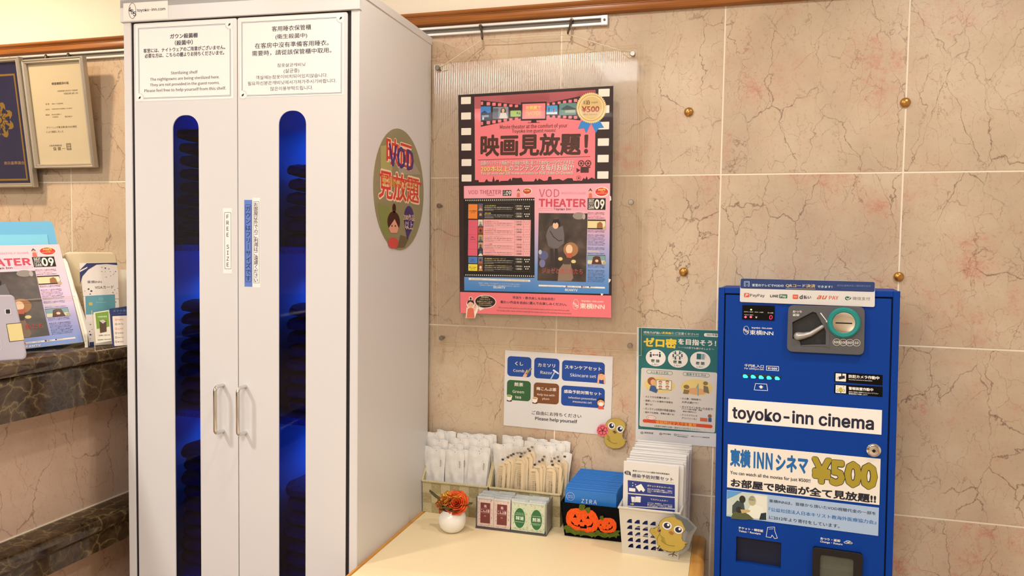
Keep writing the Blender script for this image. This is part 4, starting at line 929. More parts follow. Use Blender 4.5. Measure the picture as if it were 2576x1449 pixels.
# ------------------------------------------------------------------ chick cut-outs
def chick(pl, view, S_, label, th=.0015, hat=False, flower=False, feet=False):
    """a plain yellow cartoon chick cut from card; S_ maps unit drawing to the view"""
    YB = noise_mat('chick_yellow', '#b59c44' if not hat else '#d8bc5c', '#c4ab54' if not hat else '#e0c46c', 9, 2, .5)
    a = Art(pl, view); q = S_
    out = [q(*k) for k in ell(0, -.30, .50, .46, 36, -215, 35)] + [q(*k) for k in [(.40, .22), (.46, .36), (.66, .46), (.55, .50), (.58, .58), (.50, .78)]] + [q(*k) for k in [(.30, .93), (.02, .98), (-.28, .90), (-.48, .66), (-.50, .38), (-.42, .12)]]
    A_ = [a(*k) for k in out]; b = MB(); b.prism([pl.at(x, y, 0) for x, y in A_], pl.n*th, YB, side=mat('card_edge', '#d8d0b8', .6))
    o = b.build('chick_cutout', label=label, cat='cutout')
    a.base = th+.0002
    OL = ink('#5a4a1c')
    P = out; a.line(P, abs(q(.012,0)[0]-q(0,0)[0]), OL, 1, closed=True)
    for ex, ey in ((-.20, -.30), (.24, -.16)):
        for r_, m_, l_ in ((.205, '#8a8476', 2), (.195, '#e8e6e2', 3), (.135, '#1a2040', 4)): a.oval(*q(ex-r_, ey-r_*1.03), *q(ex+r_, ey+r_*1.03), ink(m_), l_)
        a.oval(*q(ex-.01, ey-.11), *q(ex+.09, ey+.02), ink('#f4f4f8'), 5, n=14)
    a.poly([q(-.12, 0), q(-.02, -.06), q(.10, .04), q(.02, .13), q(-.06, .08)], ink('#a8643a' if hat else '#6a4a2c'), 6)
    for y_ in (0, .10, .2): a.line([q(-.42+y_*.5, .20+y_), q(-.30, .30+y_*.8), q(-.22+y_*.3, .36+y_)], abs(q(.012,0)[0]-q(0,0)[0]), OL, 3)
    a.line([q(-.36, .46), q(-.2, .6), q(0, .68), q(.18, .66)], abs(q(.014,0)[0]-q(0,0)[0]), OL, 3)
    a.line([q(-.5, .06), q(-.42, .05)], abs(q(.02,0)[0]-q(0,0)[0]), ink('#d88858'), 3); a.line([q(.30, .10), q(.42, .14)], abs(q(.02,0)[0]-q(0,0)[0]), ink('#d88858'), 3)
    a.build('face_drawing', o)
    if flower:
        c = a; cx, cy = q(-.62, .02); r_ = abs(q(.30,0)[0]-q(0,0)[0])
        b = MB(); b.prism([pl.at(*p_, .0005) for p_ in [c(*k) for k in ell(cx, cy, r_, r_*1.02, 30)]], pl.n*th, ink('#e86c7c')); f_ = b.build('pink_disc', o, label='pink disc with five-petalled blossom outline')
        a.base = th+.0009
        for i in range(5):
            t0 = math.radians(90+72*i); P = []
            for t_, rr in ((-.48, .35), (-.62, .62), (-.3, .82), (0, .66), (.3, .82), (.62, .62), (.48, .35)): P.append((cx+r_*rr*math.cos(t0+t_*.9), cy-r_*rr*math.sin(t0+t_*.9)))
            a.line([(cx, cy)]+P, r_*.05, ink('#3a1018'), 2, closed=True)
        a.build('blossom_drawing', f_)
    if hat:
        wng = [q(*k) for k in ((-.48, .55), (-.60, .35), (-.82, .10), (-.78, -.08), (-.66, -.06), (-.56, -.20), (-.50, -.12), (-.52, .05), (-.40, .20))]
        b = MB(); b.prism([pl.at(*a(*k), -.0003) for k in wng], pl.n*th, YB); b.build('raised_wing', o)
        a.base = th; a.line(wng[1:8], abs(q(.012,0)[0]-q(0,0)[0]), OL, 1); a.line([q(-.74, .02), q(-.60, .06)], 1.5, OL, 2); a.line([q(-.70, .12), q(-.56, .14)], 1.5, OL, 2); a.build('wing_drawing', o)
        hp_ = [q(*k) for k in ((.0, -.92), (.48, -.70), (.80, -.36), (.72, -.24), (.62, -.10), (.50, -.20), (.30, -.62), (.10, -.70))]
        b = MB(); b.prism([pl.at(*a(*k), .0008) for k in hp_], pl.n*th, mat('grey_cap', '#5c6468', .35)); b.build('grey_cap', o, label='grey folded cap')
        # clear carrier around the drawing
        cc = [q(*k) for k in ((-.06, -1.0), (.50, -.80), (.92, -.36), (.78, .10), (.72, .72), (.45, 1.05), (-.2, 1.02), (-.45, .7), (-.2, 0))]
        b = MB(); b.prism([pl.at(*a(*k), -.0008) for k in cc], pl.n*.0006, clear_mat('film_carrier', '#e6e8ea', .08, .12, '#e8ecee')); b.build('clear_carrier', o)
    if feet:
        a.base = th; F = ink('#3a2a20')
        for fx, fy in ((-.42, .82), (.16, 1.02)):
            w_ = abs(q(.03,0)[0]-q(0,0)[0]); a.line([q(fx+.05, fy-.08), q(fx, fy+.04)], w_, F, 1)
            for dx in (-.16, 0, .16): a.line([q(fx, fy+.04), q(fx+dx, fy+.13+(0 if dx else .04))], w_, F, 1)
        a.build('feet', o)
    return o
c5 = (1240, 860, 5.366)
def q1(u, v):  # unit -> crop px, slight tilt
    cx, cy, s_ = 1650, 1205, 285
    return (cx + (u*math.cos(.12)-v*math.sin(.10))*s_*.95, cy+.83*(v*math.cos(.1)+u*math.sin(.12))*s_)
chick(Plane((0, -.010, 0), (1,0,0), (0,0,1)), c5, q1, 'khaki cartoon chick cut-out holding a pink blossom, stuck at the corner of the amenity notice', flower=True, th=.003)

# ------------------------------------------------------------------ green hygiene poster behind the kiosk
TP = Plane((0, -.0010, 0), (1, 0, 0), (0, 0, 1)); a = Art(Plane((0, -.0016, 0), (1,0,-.010), (0,0,1)), (1590, 800, 4.3917), base=.0001)
b = MB(); b.prism([TP.px(*q) for q in [(1602, 822.5), (1812, 831), (1806, 1125), (1599, 1109)]], TP.n*.0004, mat('white_paper', '#dcdcdf', .5))
gp = b.build('hygiene_poster', label='teal and white hygiene poster partly hidden behind the blue kiosk', cat='poster')
TE = ink('#1f6a6c'); WHT = ink('#ece8e2')
a.poly([(75, 108), (975, 140), (950, 1275), (68, 1225)], TE, 0); a.rect(102, 548, 915, 1268, ink('#d8d2cc'), 1, r=20)
a.rect(795, 166, 985, 214, WHT, 1, r=18); 
for x0, y0, x1, y1 in ((155, 340, 368, 540), (400, 352, 613, 555), (645, 365, 862, 570)): a.oval(x0, y0, x1, y1, WHT, 1, n=36)
a.build('printed_panels', gp)
a.text('感染力が強い', 128, 145, 330, 178, WHT, 2, .008); a.text('変異株', 334, 150, 434, 182, ink('#e8c83c'), 2, .025); a.text('にご注意ください!!', 440, 155, 735, 192, WHT, 2, .008)
for i in range(60): a.oval(126+i*10.2, 182+i*.35, 131+i*10.2, 187+i*.35, WHT, 2, n=6)
a.text('2021年版', 825, 174, 945, 200, TXT, 2, .02); a.text('ゼロ密', 128, 222, 495, 325, ink('#e8c83c'), 2, .045); a.text('を目指そう！', 510, 235, 930, 305, WHT, 2, .03)
a.text('〜 一つの密でも避けましょう 〜', 510, 318, 905, 350, WHT, 2, .008)
for t_, x, y in (('密 接', 210, 452), ('密 集', 455, 465), ('密 閉', 705, 480)): a.text(t_, x, y, x+95, y+42, ink('#1c4a50'), 2, .03); a.text('しない', x+10, y+48, x+82, y+70, ink('#1c4a50'), 2, .015)
a.rect(162, 570, 448, 632, TE, 2, r=22, line=4); a.text('人と会うときは', 205, 582, 402, 622, TE, 2, .02); a.rect(562, 596, 855, 657, TE, 2, r=22, line=4); a.text('飲食するときは', 600, 606, 818, 646, TE, 2, .02)
for t_, x0, x1, y in (('・人と十分な距離を保つ！', 128, 410, 862), ('・混雑している場所や時間を', 128, 452, 908), ('避ける！', 148, 228, 940), ('・オンラインの利用や時差出勤を!', 128, 480, 985), ('・屋外でも密接、密集を避ける!', 128, 468, 1038), ('・少人数・短時間で、', 532, 770, 882), ('大声は避けて！', 548, 732, 920), ('・ガイドラインを守ったお店で!', 532, 895, 966), ('（アクリル板の設置、消毒、', 550, 778, 998), ('換気の徹底など）', 560, 710, 1022), ('・テイクアウトや', 532, 722, 1062), ('デリバリーも！', 548, 712, 1096)):
    a.text(t_, x0, y, x1, y+28, TXT, 2, .02)
a.rect(118, 1115, 888, 1218, ink('#d8502c'), 2, r=26); a.text('会話時はマスクを着用', 262, 1130, 708, 1200, ink('#f0a84c'), 3, .03); a.oval(158, 1072, 265, 1130, ink('#c8452c'), 3); a.oval(162, 1076, 261, 1126, WHT, 4); a.text('ポイント', 170, 1090, 250, 1112, ink('#c8452c'), 5, .02)
a.text('※体調不良時の出勤・登校などはお控えください。', 245, 1184, 758, 1242, TXT, 2, .008)
a.text('首相官邸', 135, 1258, 235, 1280, TXT, 2, .01); a.text('厚生労働省', 342, 1270, 430, 1292, TXT, 2, .01); a.text('新型コロナウイルス', 498, 1285, 625, 1300, TXT, 2); a.text('感染症対策推進室', 498, 1302, 612, 1318, TXT, 2, .01); a.text('新型コロナウイルス感染症対策', 654, 1298, 855, 1312, TXT, 2, .01)
for x, m in ((95, '#555555'), (302, '#8a3a30'), (462, '#777777')): a.oval(x, 1248+x*.06, x+30, 1276+x*.06, ink(m), 2, line=6)
a.build('lettering', gp)
NV = ink('#1c3c48')
for x, s_ in ((207, 1), (307, -1)): a.oval(x-9, 374, x+9, 392, NV, 2, n=12); a.rect(x-10, 396, x+10, 432, NV, 2, r=4)
a.poly([(224, 408), (240, 395), (240, 404), (275, 404), (275, 395), (291, 408), (275, 421), (275, 412), (240, 412), (240, 421)], NV, 2)
for i in range(6): u, v = 503+48*math.cos(i*1.047), 412+34*math.sin(i*1.047); a.oval(u-9, v-16, u+9, v, NV, 2, n=10); a.rect(u-9, v, u+9, v+18, NV, 2, r=3)
a.line([(450, 375), (555, 445)], 5, TE, 3); a.line([(450, 445), (555, 375)], 5, TE, 3)
a.rect(715, 392, 762, 458, TE, 2); a.rect(768, 396, 800, 460, ink('#8aa0a4'), 2); 
for k in range(3): a.line([(785, 410+k*14), (800, 405+k*14), (818, 412+k*14)], 4, ink('#8aa0a4'), 3)
a.build('circle_symbols', gp)
YO = ink('#e6cf84'); a.oval(135, 640, 470, 840, YO, 2)
a.oval(172, 650, 262, 745, ink('#9a5a34'), 3); a.oval(205, 675, 262, 745, SKN, 4); a.poly([(190, 800), (205, 745), (250, 745), (285, 800), (270, 830)], ink('#3f5f94'), 3); a.rect(270, 682, 433, 795, ink('#f0ece4'), 5, line=0); a.rect(268, 680, 435, 798, ink('#4a4a44'), 6, line=4)
for u in (313, 390):
    for v in (712, 765): a.oval(u-20, v-22, u+20, v+8, ink('#a86444'), 6, n=14); a.oval(u-13, v-12, u+13, v+12, SKN, 7, n=14); a.rect(u-16, v+10, u+16, v+22, ink('#7aa068'), 7)
a.build('screen_meeting_drawing', gp)
a.oval(540, 665, 890, 868, YO, 2); a.oval(600, 765, 820, 855, ink('#dca878'), 3); a.poly([(703, 770), (735, 715), (738, 858), (722, 858), (722, 775)], ink('#8aa8a0'), 4); a.oval(570, 735, 632, 785, ink('#8a7448'), 4); a.poly([(562, 835), (575, 785), (635, 800), (620, 840)], ink('#8a7448'), 5); a.oval(785, 698, 838, 745, ink('#8a7448'), 4); a.poly([(790, 745), (840, 760), (852, 835), (790, 815)], ink('#7a7058'), 5)
a.build('dining_drawing', gp)
a.rect(752, 1100, 832, 1146, ink('#c86a4c'), 3); a.oval(838, 1062, 880, 1105, ink('#9a6444'), 3); a.rect(842, 1102, 878, 1150, ink('#3f5f94'), 3, r=6); a.oval(782, 1058, 835, 1090, ink('#c8d8e8'), 3)
a.build('takeaway_drawing', gp)
# ------------------------------------------------------------------ blue payment kiosk
ka, kc = math.radians(-6.235), math.radians(-.666)
ux = Vector((math.cos(ka)*math.cos(kc), math.sin(ka)*math.cos(kc), -math.sin(kc)))
vz = Vector((math.cos(ka)*math.sin(kc), math.sin(ka)*math.sin(kc), math.cos(kc)))
KP = Plane((.738, -.17, -.33), ux, vz)
kr = thing('payment_kiosk', (.93, -.11, FLOOR), 'tall blue metal payment kiosk for room films standing against the marble wall', 'kiosk')
KB = mat('kiosk_blue', '#003b98', .5, spec=.2, bump=(900, .15, .0004)); KD = mat('kiosk_gap', '#061230', .6)
KW, KH = .3762, -1.362; K0 = -.012
BLK = mat('black_plastic', '#0e0e12', .3); WHI = ink('#f1efe9')
def kob(a0, b0, c0, a1, b1, c1, m, name, bevel=0, parent=kr, seg=2, **k):
    b = MB(); b.obox(KP.o, KP.u, KP.v, KP.n, a0, b0, c0, a1, b1, c1, m); return b.build(name, parent, bevel=bevel, seg=seg, **k)
kob(0, KH, -.155, KW, -.0009, K0, KB, 'housing', .0015)
fw = .0135
for r_ in ((0, KH, fw, 0), (KW-fw, KH, KW, 0), (fw, -.013, KW-fw, 0)):
    kob(r_[0], r_[1], K0, r_[2], r_[3], 0, KB, 'front_frame', .0012)
kob(fw, KH, K0, KW-fw, -.013, K0+.001, KD, 'door_gap', label='dark gap around the kiosk door')
# door with two openings
k6 = (1790, 980, 3.09); k5 = (1790, 680, 4.528)
A5 = Art(KP, k5); A6 = Art(KP, k6)
da0, db1 = fw+.0032, -.0162; da1, db0 = KW-fw-.0032, KH+.02
def hole(A_, x0, y0, x1, y1, r=.0008): 
    p0 = A_(x0, y0); p1 = A_(x1, y1); return rrect(p0[0], p0[1], p1[0], p1[1], r, 3)
h1_ = hole(A6, 192, 1142, 538, 1392); h2_ = hole(A6, 800, 1220, 1150, 1700, .004)
b = MB(); b.prism([KP.at(x, y, K0+.001) for x, y in rrect(da0, db0, da1, db1, .002, 2)], KP.n*(.011), KB, holes=[[KP.at(x, y, K0+.001) for x, y in h] for h in (h1_, h2_)])
kd = b.build('door', kr, label='blue kiosk door')
# ticket tray recess
xs_ = [p[0] for p in h1_]; ys_ = [p[1] for p in h1_]
b = MB(); q0, q1_, q2, q3 = min(xs_), max(xs_), min(ys_), max(ys_)
TRY = mat('tray_dark', '#04143a', .4)
for r_ in ((q0-.003, q2-.003, -.075, q1_+.003, q3+.003, -.072), (q0-.003, q2-.003, -.075, q0-.0002, q3+.003, K0), (q1_+.0002, q2-.003, -.075, q1_+.003, q3+.003, K0), (q0-.003, q3+.0002, -.075, q1_+.003, q3+.003, K0), (q0-.003, q2-.003, -.075, q1_+.003, q2-.0002, K0)):
    b.obox(KP.o, KP.u, KP.v, KP.n, r_[0], r_[1], r_[2], r_[3], r_[4], min(r_[5], K0+.0008), TRY)
b.build('ticket_tray', kr)
# change cup
c0, c1, c2, c3 = A6(787, 1213), A6(1162, 1720), A6(845, 1270), A6(1095, 1640)
b = MB(); b.prism([KP.at(x, y, -.004) for x, y in rrect(c0[0], c0[1], c1[0], c1[1], .006)], KP.n*.014, BLK, holes=[[KP.at(x, y, -.004) for x, y in rrect(c2[0], c2[1], c3[0], c3[1], .006)]])
cc = b.build('change_cup', kr, bevel=.002, label='black change return cup'); 
b = MB(); b.obox(KP.o, KP.u, KP.v, KP.n, c2[0]-.004, c1[1]-.004, -.04, c3[0]+.004, c2[1]+.004, -.036, mat('cup_inside', '#6a6c60', .35, .2)); b.build('cup_back', cc)
b = MB(); b.obox(KP.o, KP.u, KP.v, KP.n, c2[0]-.002, c3[1], .002, c3[0]+.002, c2[1]+.002, .0035, clear_mat('smoky_flap', '#b8bcb0', .08, .18, '#b8bcaa')); b.build('flap', cc, label='smoky clear flap')
# shelf line inside the cup
b = MB(); b.obox(KP.o, KP.u, KP.v, KP.n, c2[0], c2[1]-.034, -.036, c3[0], c2[1]-.031, -.004, mat('cup_ledge', '#8c8e84', .3)); b.build('cup_ledge', cc)
# payment brand board at the top
KA = Plane(KP.at(0, 0, .0022), KP.u, KP.v)
a = Art(KA, k5, base=.0014, step=.0001)
q = [a(*k) for k in ((330, 90), (1862, 130), (1858, 418), (322, 360))]
def rquad(P, r=.004, n=4):
    out = []
    for i in range(4):
        p = Vector(P[i]); u = (Vector(P[i-1])-p); v = (Vector(P[(i+1) % 4])-p); u.normalize(); v.normalize()
        for k in range(n+1):
            t_ = k/n; out.append(tuple((p+u*r)*(1-t_)**2+p*2*t_*(1-t_)+(p+v*r)*t_**2))
    return out
b = MB(); b.prism([KA.at(x, y, 0) for x, y in rquad(q)], KA.n*.0012, mat('board_white', '#dad8d6', .4))
bd = b.build('payment_board', label='white and navy board listing phone payments along the kiosk top', cat='sign')
NVB = ink('#223a72'); rq = rquad([a(*k) for k in ((333, 92), (1860, 132), (1858, 246), (328, 205))])
a.uvpoly([p for i, p in enumerate(rq)], NVB, 0); a.build('navy_band', bd)
a.rect(372, 124, 432, 184, ink('#a8c8e8'), 2, r=5, line=6); a.rect(386, 136, 420, 170, ink('#a8c8e8'), 2, line=3); a.rect(392, 178, 414, 186, NVB, 3)
a.text('客室のテレビでVODの', 462, 152, 822, 190, ink('#c8dcf0'), 2, .02); a.text('QRコード決済', 846, 152, 1182, 200, ink('#f0d080'), 2, .012); a.line([(846, 206), (1182, 214)], 3, ink('#f0d080'), 2); a.text('できます！', 1206, 172, 1375, 202, ink('#c8dcf0'), 2, .02)
a.text('您可以使用手机二维码进行支付', 1430, 162, 1812, 190, ink('#6f8cc0'), 2, .004); a.line([(1480, 208), (1810, 218)], 3, ink('#3f5c98'), 2)
RO = ink('#d8532c')
a.rect(372, 258, 430, 306, RO, 2, r=8); a.text('P', 384, 266, 420, 300, WHI, 3, .02, slant=.2); a.text('PayPay', 440, 268, 605, 312, TXT, 2, .01)
a.text('LINE', 668, 278, 762, 308, TXT, 2, .03); a.rect(772, 272, 862, 318, ink('#2f6a50'), 2); a.text('Pay', 784, 280, 850, 314, WHI, 3, .02)
a.rect(926, 276, 986, 326, RO, 2, r=8); a.text('dBarai', 936, 288, 976, 300, WHI, 3); a.rect(936, 304, 976, 308, WHI, 3); a.text('d', 1002, 282, 1038, 324, TXT, 2, .03); a.text('払い', 1048, 284, 1135, 326, TXT, 2, .03)
a.text('au', 1200, 284, 1318, 330, RO, 2, .02, slant=.35); a.text('PAY', 1338, 290, 1446, 334, RO, 2, .012)
a.oval(1520, 296, 1572, 340, ink('#27684c'), 2); a.oval(1556, 300, 1590, 330, ink('#27684c'), 2); a.poly([(1528, 316), (1540, 312), (1552, 324), (1580, 302), (1584, 308), (1554, 334)], WHI, 3); a.text('微信支付', 1606, 300, 1806, 342, ink('#7c7a76'), 2, -.002)
a.build('lettering', bd)
# display
a = Art(KP, k5, base=.003)
p0, p1 = a(352, 395), a(716, 572); ds = kob(p0[0], p1[1], -.0005, p1[0], p0[1], .0022, mat('display_glass', '#050508', .2, spec=.2), 'display', .0006, label='black display with red digit')
a.oval(443, 438, 462, 456, mat('led_green', '#c8ff80', emit='#9cff50', es=3), 1, n=14)
for x in (388, 448): a.poly([(x-16, 530), (x, 517), (x+18, 530), (x, 545)], mat('led_red', '#ff6080', emit='#ff3858', es=3), 1)
a.text('0', 660, 510, 694, 558, mat('digit_red', '#ff3060', emit='#ff1e50', es=2.5), 1, 0, slant=.1); a.text('¥', 500, 522, 522, 546, WHI, 1)
for t_, x0, x1, y in (('販売中止', 372, 424, 466), ('発売中', 434, 476, 468), ('券切れ', 492, 534, 470), ('札使用', 546, 590, 472), ('投入金額', 640, 704, 478), ('千円札切', 372, 424, 500), ('釣銭切', 434, 476, 502)): a.text(t_, x0, y, x1, y+11, WHI, 1)
a.build('display_print', ds)
# maker mark on the door
a = Art(KP, k5, base=.0003); logo(a, 362, 632, 426, 734, WHI, 1); a.text('toyoko-inn.com', 455, 644, 690, 674, WHI, 1, .015); a.text('東横INN', 436, 684, 704, 738, WHI, 1, .012); a.build('door_mark', kd, label='white oval mark and lettering')
# coin mechanism
CG = mat('coin_grey', '#55565a', .45, bump=(500, .25, .0004)); a = Art(KP, k5, base=.0105)
q = [a(*k) for k in ((875, 393), (1745, 415), (1735, 962), (858, 920))]
b = MB(); b.prism([KP.at(x, y, -.0005) for x, y in rquad(q, .013)], KP.n*.0105, CG, holes=[[KP.at(*a(*k), -.0005) for k in ((922, 590), (1155, 470), (1190, 480), (1235, 560), (1300, 680), (1310, 845), (1020, 855), (1005, 800), (925, 770))]])
cm = b.build('coin_mechanism', kr, smooth=True, bevel=.0012, label='grey coin mechanism with lever and teal coin ring')
b = MB(); b.prism([KP.at(*a(*k), .0004) for k in ((915, 580), (1160, 462), (1200, 475), (1320, 680), (1322, 865), (1000, 870), (910, 780))], KP.n*.0006, mat('pocket_dark', '#2a2a2c', .6)); b.build('lever_pocket', cm)
b = MB(); b.prism([KP.at(*a(*k), .0008) for k in ((1205, 478), (1225, 480), (1345, 700), (1340, 880), (1300, 860), (1030, 858), (1022, 846), (1300, 840), (1302, 690))], KP.n*.0102, CG); b.build('pocket_rim', cm)
lev = [(990, 745), (1050, 738), (1130, 718), (1190, 680), (1265, 632)]
P = [KP.at(*a(*k), .010+.001*i) for i, k in enumerate(lev)]
b = MB(); N_ = 12
for i in range(0, 1): b.tube([P[0]-KP.u*.0100-KP.v*.001, P[0]-KP.u*.0085-KP.v*.001, P[0]-KP.u*.005-KP.v*.0005]+P+[P[-1]+KP.u*.002+KP.v*.001], [.001, .0055, .0088, .0096, .0074, .0055, .0048, .0042, .002], mat('lever_silver', '#a9a8a6', .35, .5), 14)
lv = b.build('coin_lever', cm, smooth=True, label='silver coin return lever')
pc = a(1505, 592); cc_ = KP.at(*pc, 0)
b = MB(); b.lathe(cc_, [(.0225, .0105), (.0335, .0085), (.0335, .0135), (.030, .0172), (.0245, .0168), (.0225, .0135)], mat('teal_ring', '#1d8a86', .3), 40, KP.n, cap=False); b.build('teal_ring', cm, smooth=True)
b = MB(); b.lathe(cc_, [(.0235, .0125), (.020, .0118), (.012, .0110), (0, .0107)], CHROME, 40, KP.n, cap=False); b.build('coin_dish', cm, smooth=True, label='polished coin dish')
b = MB(); b.obox(cc_, KP.u, KP.v, KP.n, -.0165, -.0024, .0100, .0165, .0004, .0122, BLK); b.build('coin_slot', cm)
a.text('おつり', 928, 452, 1028, 482, WHI, 1, .02); a.text('返却', 926, 490, 1000, 518, WHI, 1, .02)
a.poly([(1236, 484), (1246, 478), (1314, 570), (1326, 562), (1328, 596), (1298, 582), (1308, 575)], WHI, 1)
for x, y, t_ in ((1424, 812, '500'), (1500, 815, '100'), (1573, 818, '50'), (1648, 820, '10')): a.oval(x-43, y-41, x+43, y+41, WHI, 1, line=4); a.text(t_, x-(32 if len(t_) == 3 else 24), y-15, x+(32 if len(t_) == 3 else 24), y+15, WHI, 2, .02, slant=.15)
a.build('lettering', cm)
# note slot
a = Art(KP, k5, base=.0003); a.text('千円札入口', 375, 1066, 595, 1112, WHI, 1, .015); a.text('For 1000yen bill', 375, 1106, 595, 1142, WHI, 1, .012); a.rect(622, 1086, 766, 1148, WHI, 1, line=6); a.text('¥1000', 640, 1102, 748, 1134, WHI, 1, .02)
a.line([(500, 1290), (486, 1362), (640, 1370), (628, 1296), (500, 1290)], 6, WHI, 1); a.poly([(563, 1308), (592, 1332), (578, 1332), (578, 1346), (550, 1344), (550, 1330), (536, 1328)], WHI, 1); a.build('note_slot_print', kd, label='white note slot lettering')
p0, p1 = a(345, 1165), a(790, 1250); b = MB()
ns = kob(p0[0], p1[1]+.003, -.0005, p1[0], p0[1]-.002, .0022, mat('slot_dark', '#10302c', .3), 'note_slot', .001)
TLED = mat('teal_led', '#40e8d0', emit='#22ecc8', es=2.2); a.base = .0024
for i, x in enumerate((385, 475, 565, 655, 748)): y = 1204+i*6; a.poly([(x-28, y-2), (x-20, y-18), (x, y-20), (x+20, y-8), (x+32, y+10), (x+20, y+20), (x-20, y+18)], TLED, 1)
a.build('slot_lights', ns, label='teal glowing lights')
# black warning labels
for (x0, y0, x1, y1), t1, t2, t3, kind, lb in (((1400, 1160, 1950, 1268), '防犯カメラ作動中', 'Security Cameras in Operation', None, 0, 'black label with a camera sign on the kiosk'), ((1398, 1294, 1950, 1400), '警報装置作動中', '過度の振動や衝撃を与えないで下さい', '警報装置が作動します！', 1, 'black label with a bell sign on the kiosk')):
    pl = Plane(KP.at(0, 0, .0001), KP.u, KP.v); a = Art(pl, k5)
    q = [a(x0, y0), a(x1, y0+32), a(x1-4, y1+44), a(x0-4, y1)]
    b = MB(); b.prism([pl.at(x, y) for x, y in rquad(q, .001)], pl.n*.0003, mat('label_black', '#060608', .4, spec=.15)); s_ = b.build('warning_label', label=lb, cat='label', group='black warning labels on the kiosk')
    Y = y0
    a.rect(1414, Y+12, 1530, Y+108, WHI, 1)
    if kind == 0: a.poly([(1445, Y+50), (1515, Y+38), (1520, Y+72), (1450, Y+84)], TXT, 2); a.rect(1478, Y+14, 1490, Y+45, TXT, 2); a.line([(1432, Y+55), (1432, Y+80)], 4, TXT, 2)
    else:
        a.oval(1450, Y+36, 1492, Y+90, ink('#c0b848'), 2); a.poly([(1440, Y+86), (1450, Y+60), (1492, Y+60), (1502, Y+88)], ink('#c0b848'), 3); a.oval(1464, Y+86, 1480, Y+100, TXT, 2)
        for s2, cx in ((-1, 1440), (1, 1502)): a.line([(cx, Y+55), (cx+s2*14, Y+72), (cx+s2*4, Y+92)], 4, TXT, 3); a.line([(cx+s2*10, Y+24), (cx-s2*4, Y+40)], 3, TXT, 3)
    a.text(t1, 1562, Y+(27 if kind == 0 else 31), 1912 if kind == 0 else 1842, Y+(86 if kind == 0 else 85), WHI, 1, .03)
    a.text(t2, 1562, Y+(76 if kind == 0 else 81), 1830 if kind == 0 else 1898, Y+(108 if kind == 0 else 118), WHI, 1, .012)
    if t3: a.text(t3, 1562, Y+104, 1776, Y+130, WHI, 1, .015)
    a.build('lettering', s_)
# name plate
pl = Plane(KP.at(0, 0, .0001), KP.u, KP.v); a = Art(pl, k6, base=.0009)
def plate(q, m, label, th=.0008, name='sign_plate'):
    b = MB(); P = [a(*k) for k in q]; al, ar = (P[0][0]+P[3][0])/2, (P[1][0]+P[2][0])/2; bt, bb_ = (P[0][1]+P[1][1])/2, (P[2][1]+P[3][1])/2
    b.prism([pl.at(*k) for k in ((al, bt), (ar, bt), (ar, bb_), (al, bb_))], pl.n*th, m); return b.build(name, label=label, cat='sign')
s_ = plate(((130, 68), (1325, 162), (1320, 353), (127, 247)), mat('plate_white', '#f3f1ec', .35), 'long white name plate with dark lowercase lettering on the kiosk')
a.text('toyoko-inn cinema', 162, 126, 1264, 327, ink('#1a1c38'), 1, .03); a.build('lettering', s_)
s_ = plate(((127, 423), (1315, 540), (1303, 895), (120, 760)), mat('plate_cream', '#efeadf', .4), 'cream price sign with blue, olive and black lettering on the kiosk')
B2, OLV = ink('#1668b0'), ink('#a8962c')
a.text('東横', 146, 455, 305, 610, B2, 2, .045); a.text('INN', 328, 480, 476, 624, B2, 2, .03); a.text('シネマ', 500, 498, 752, 655, B2, 2, .045)
a.text('¥500', 776, 515, 1296, 780, TXT, 1, .075); a.text('¥500', 780, 519, 1292, 776, OLV, 2, .052)
a.text('You can watch all the movies for just ¥500!!', 145, 628, 768, 728, TXT, 2, .014)
a.text('お部屋で映画が全て見放題!!', 150, 688, 1280, 872, TXT, 2, .035); a.build('lettering', s_)
s_ = plate(((119, 780), (1301, 917), (1295, 1135), (116, 985)), mat('plate_sky', '#a9c3e4', .4), 'pale blue donation notice with a photo of a child and a doctor on the kiosk')
a.text('東横INNは、皆様から頂いたVOD視聴代金の一部を', 448, 850, 1278, 970, TXT, 2, .008); a.text('『公益社団法人日本キリスト教海外医療協力会』', 444, 915, 1280, 1040, B2, 2, .012); a.text('に2012年より寄付をしています。', 448, 980, 995, 1070, TXT, 2, .008); a.build('lettering', s_)
a.rect(122, 784, 434, 1012, ink('#c8d6cc'), 1)
a.poly([(122, 784), (240, 796), (170, 830), (122, 850)], ink('#5c9cd8'), 2); a.poly([(330, 815), (430, 830), (430, 1000), (370, 1010)], ink('#e4e6dc'), 2)
a.poly([(160, 960), (162, 900), (200, 860), (250, 880), (260, 940), (240, 985)], ink('#3c4a4c'), 3); a.oval(216, 820, 264, 884, ink('#2c2c28'), 4)
a.poly([(270, 970), (300, 900), (340, 890), (400, 920), (415, 1005), (300, 1000)], ink('#e8ece0'), 4); a.oval(288, 822, 345, 905, ink('#b8b48c'), 5); a.oval(286, 818, 342, 870, ink('#d8dcc8'), 5)
a.oval(190, 905, 236, 960, ink('#2a2a26'), 5); a.poly([(150, 1000), (170, 950), (240, 945), (290, 970), (330, 1006), (250, 1010)], ink('#565c3c'), 5); a.poly([(225, 930), (300, 935), (300, 950), (235, 960)], ink('#c8b078'), 6)
a.poly([(385, 960), (425, 955), (425, 1012), (370, 1010)], ink('#1f3038'), 6); a.build('photo', s_)
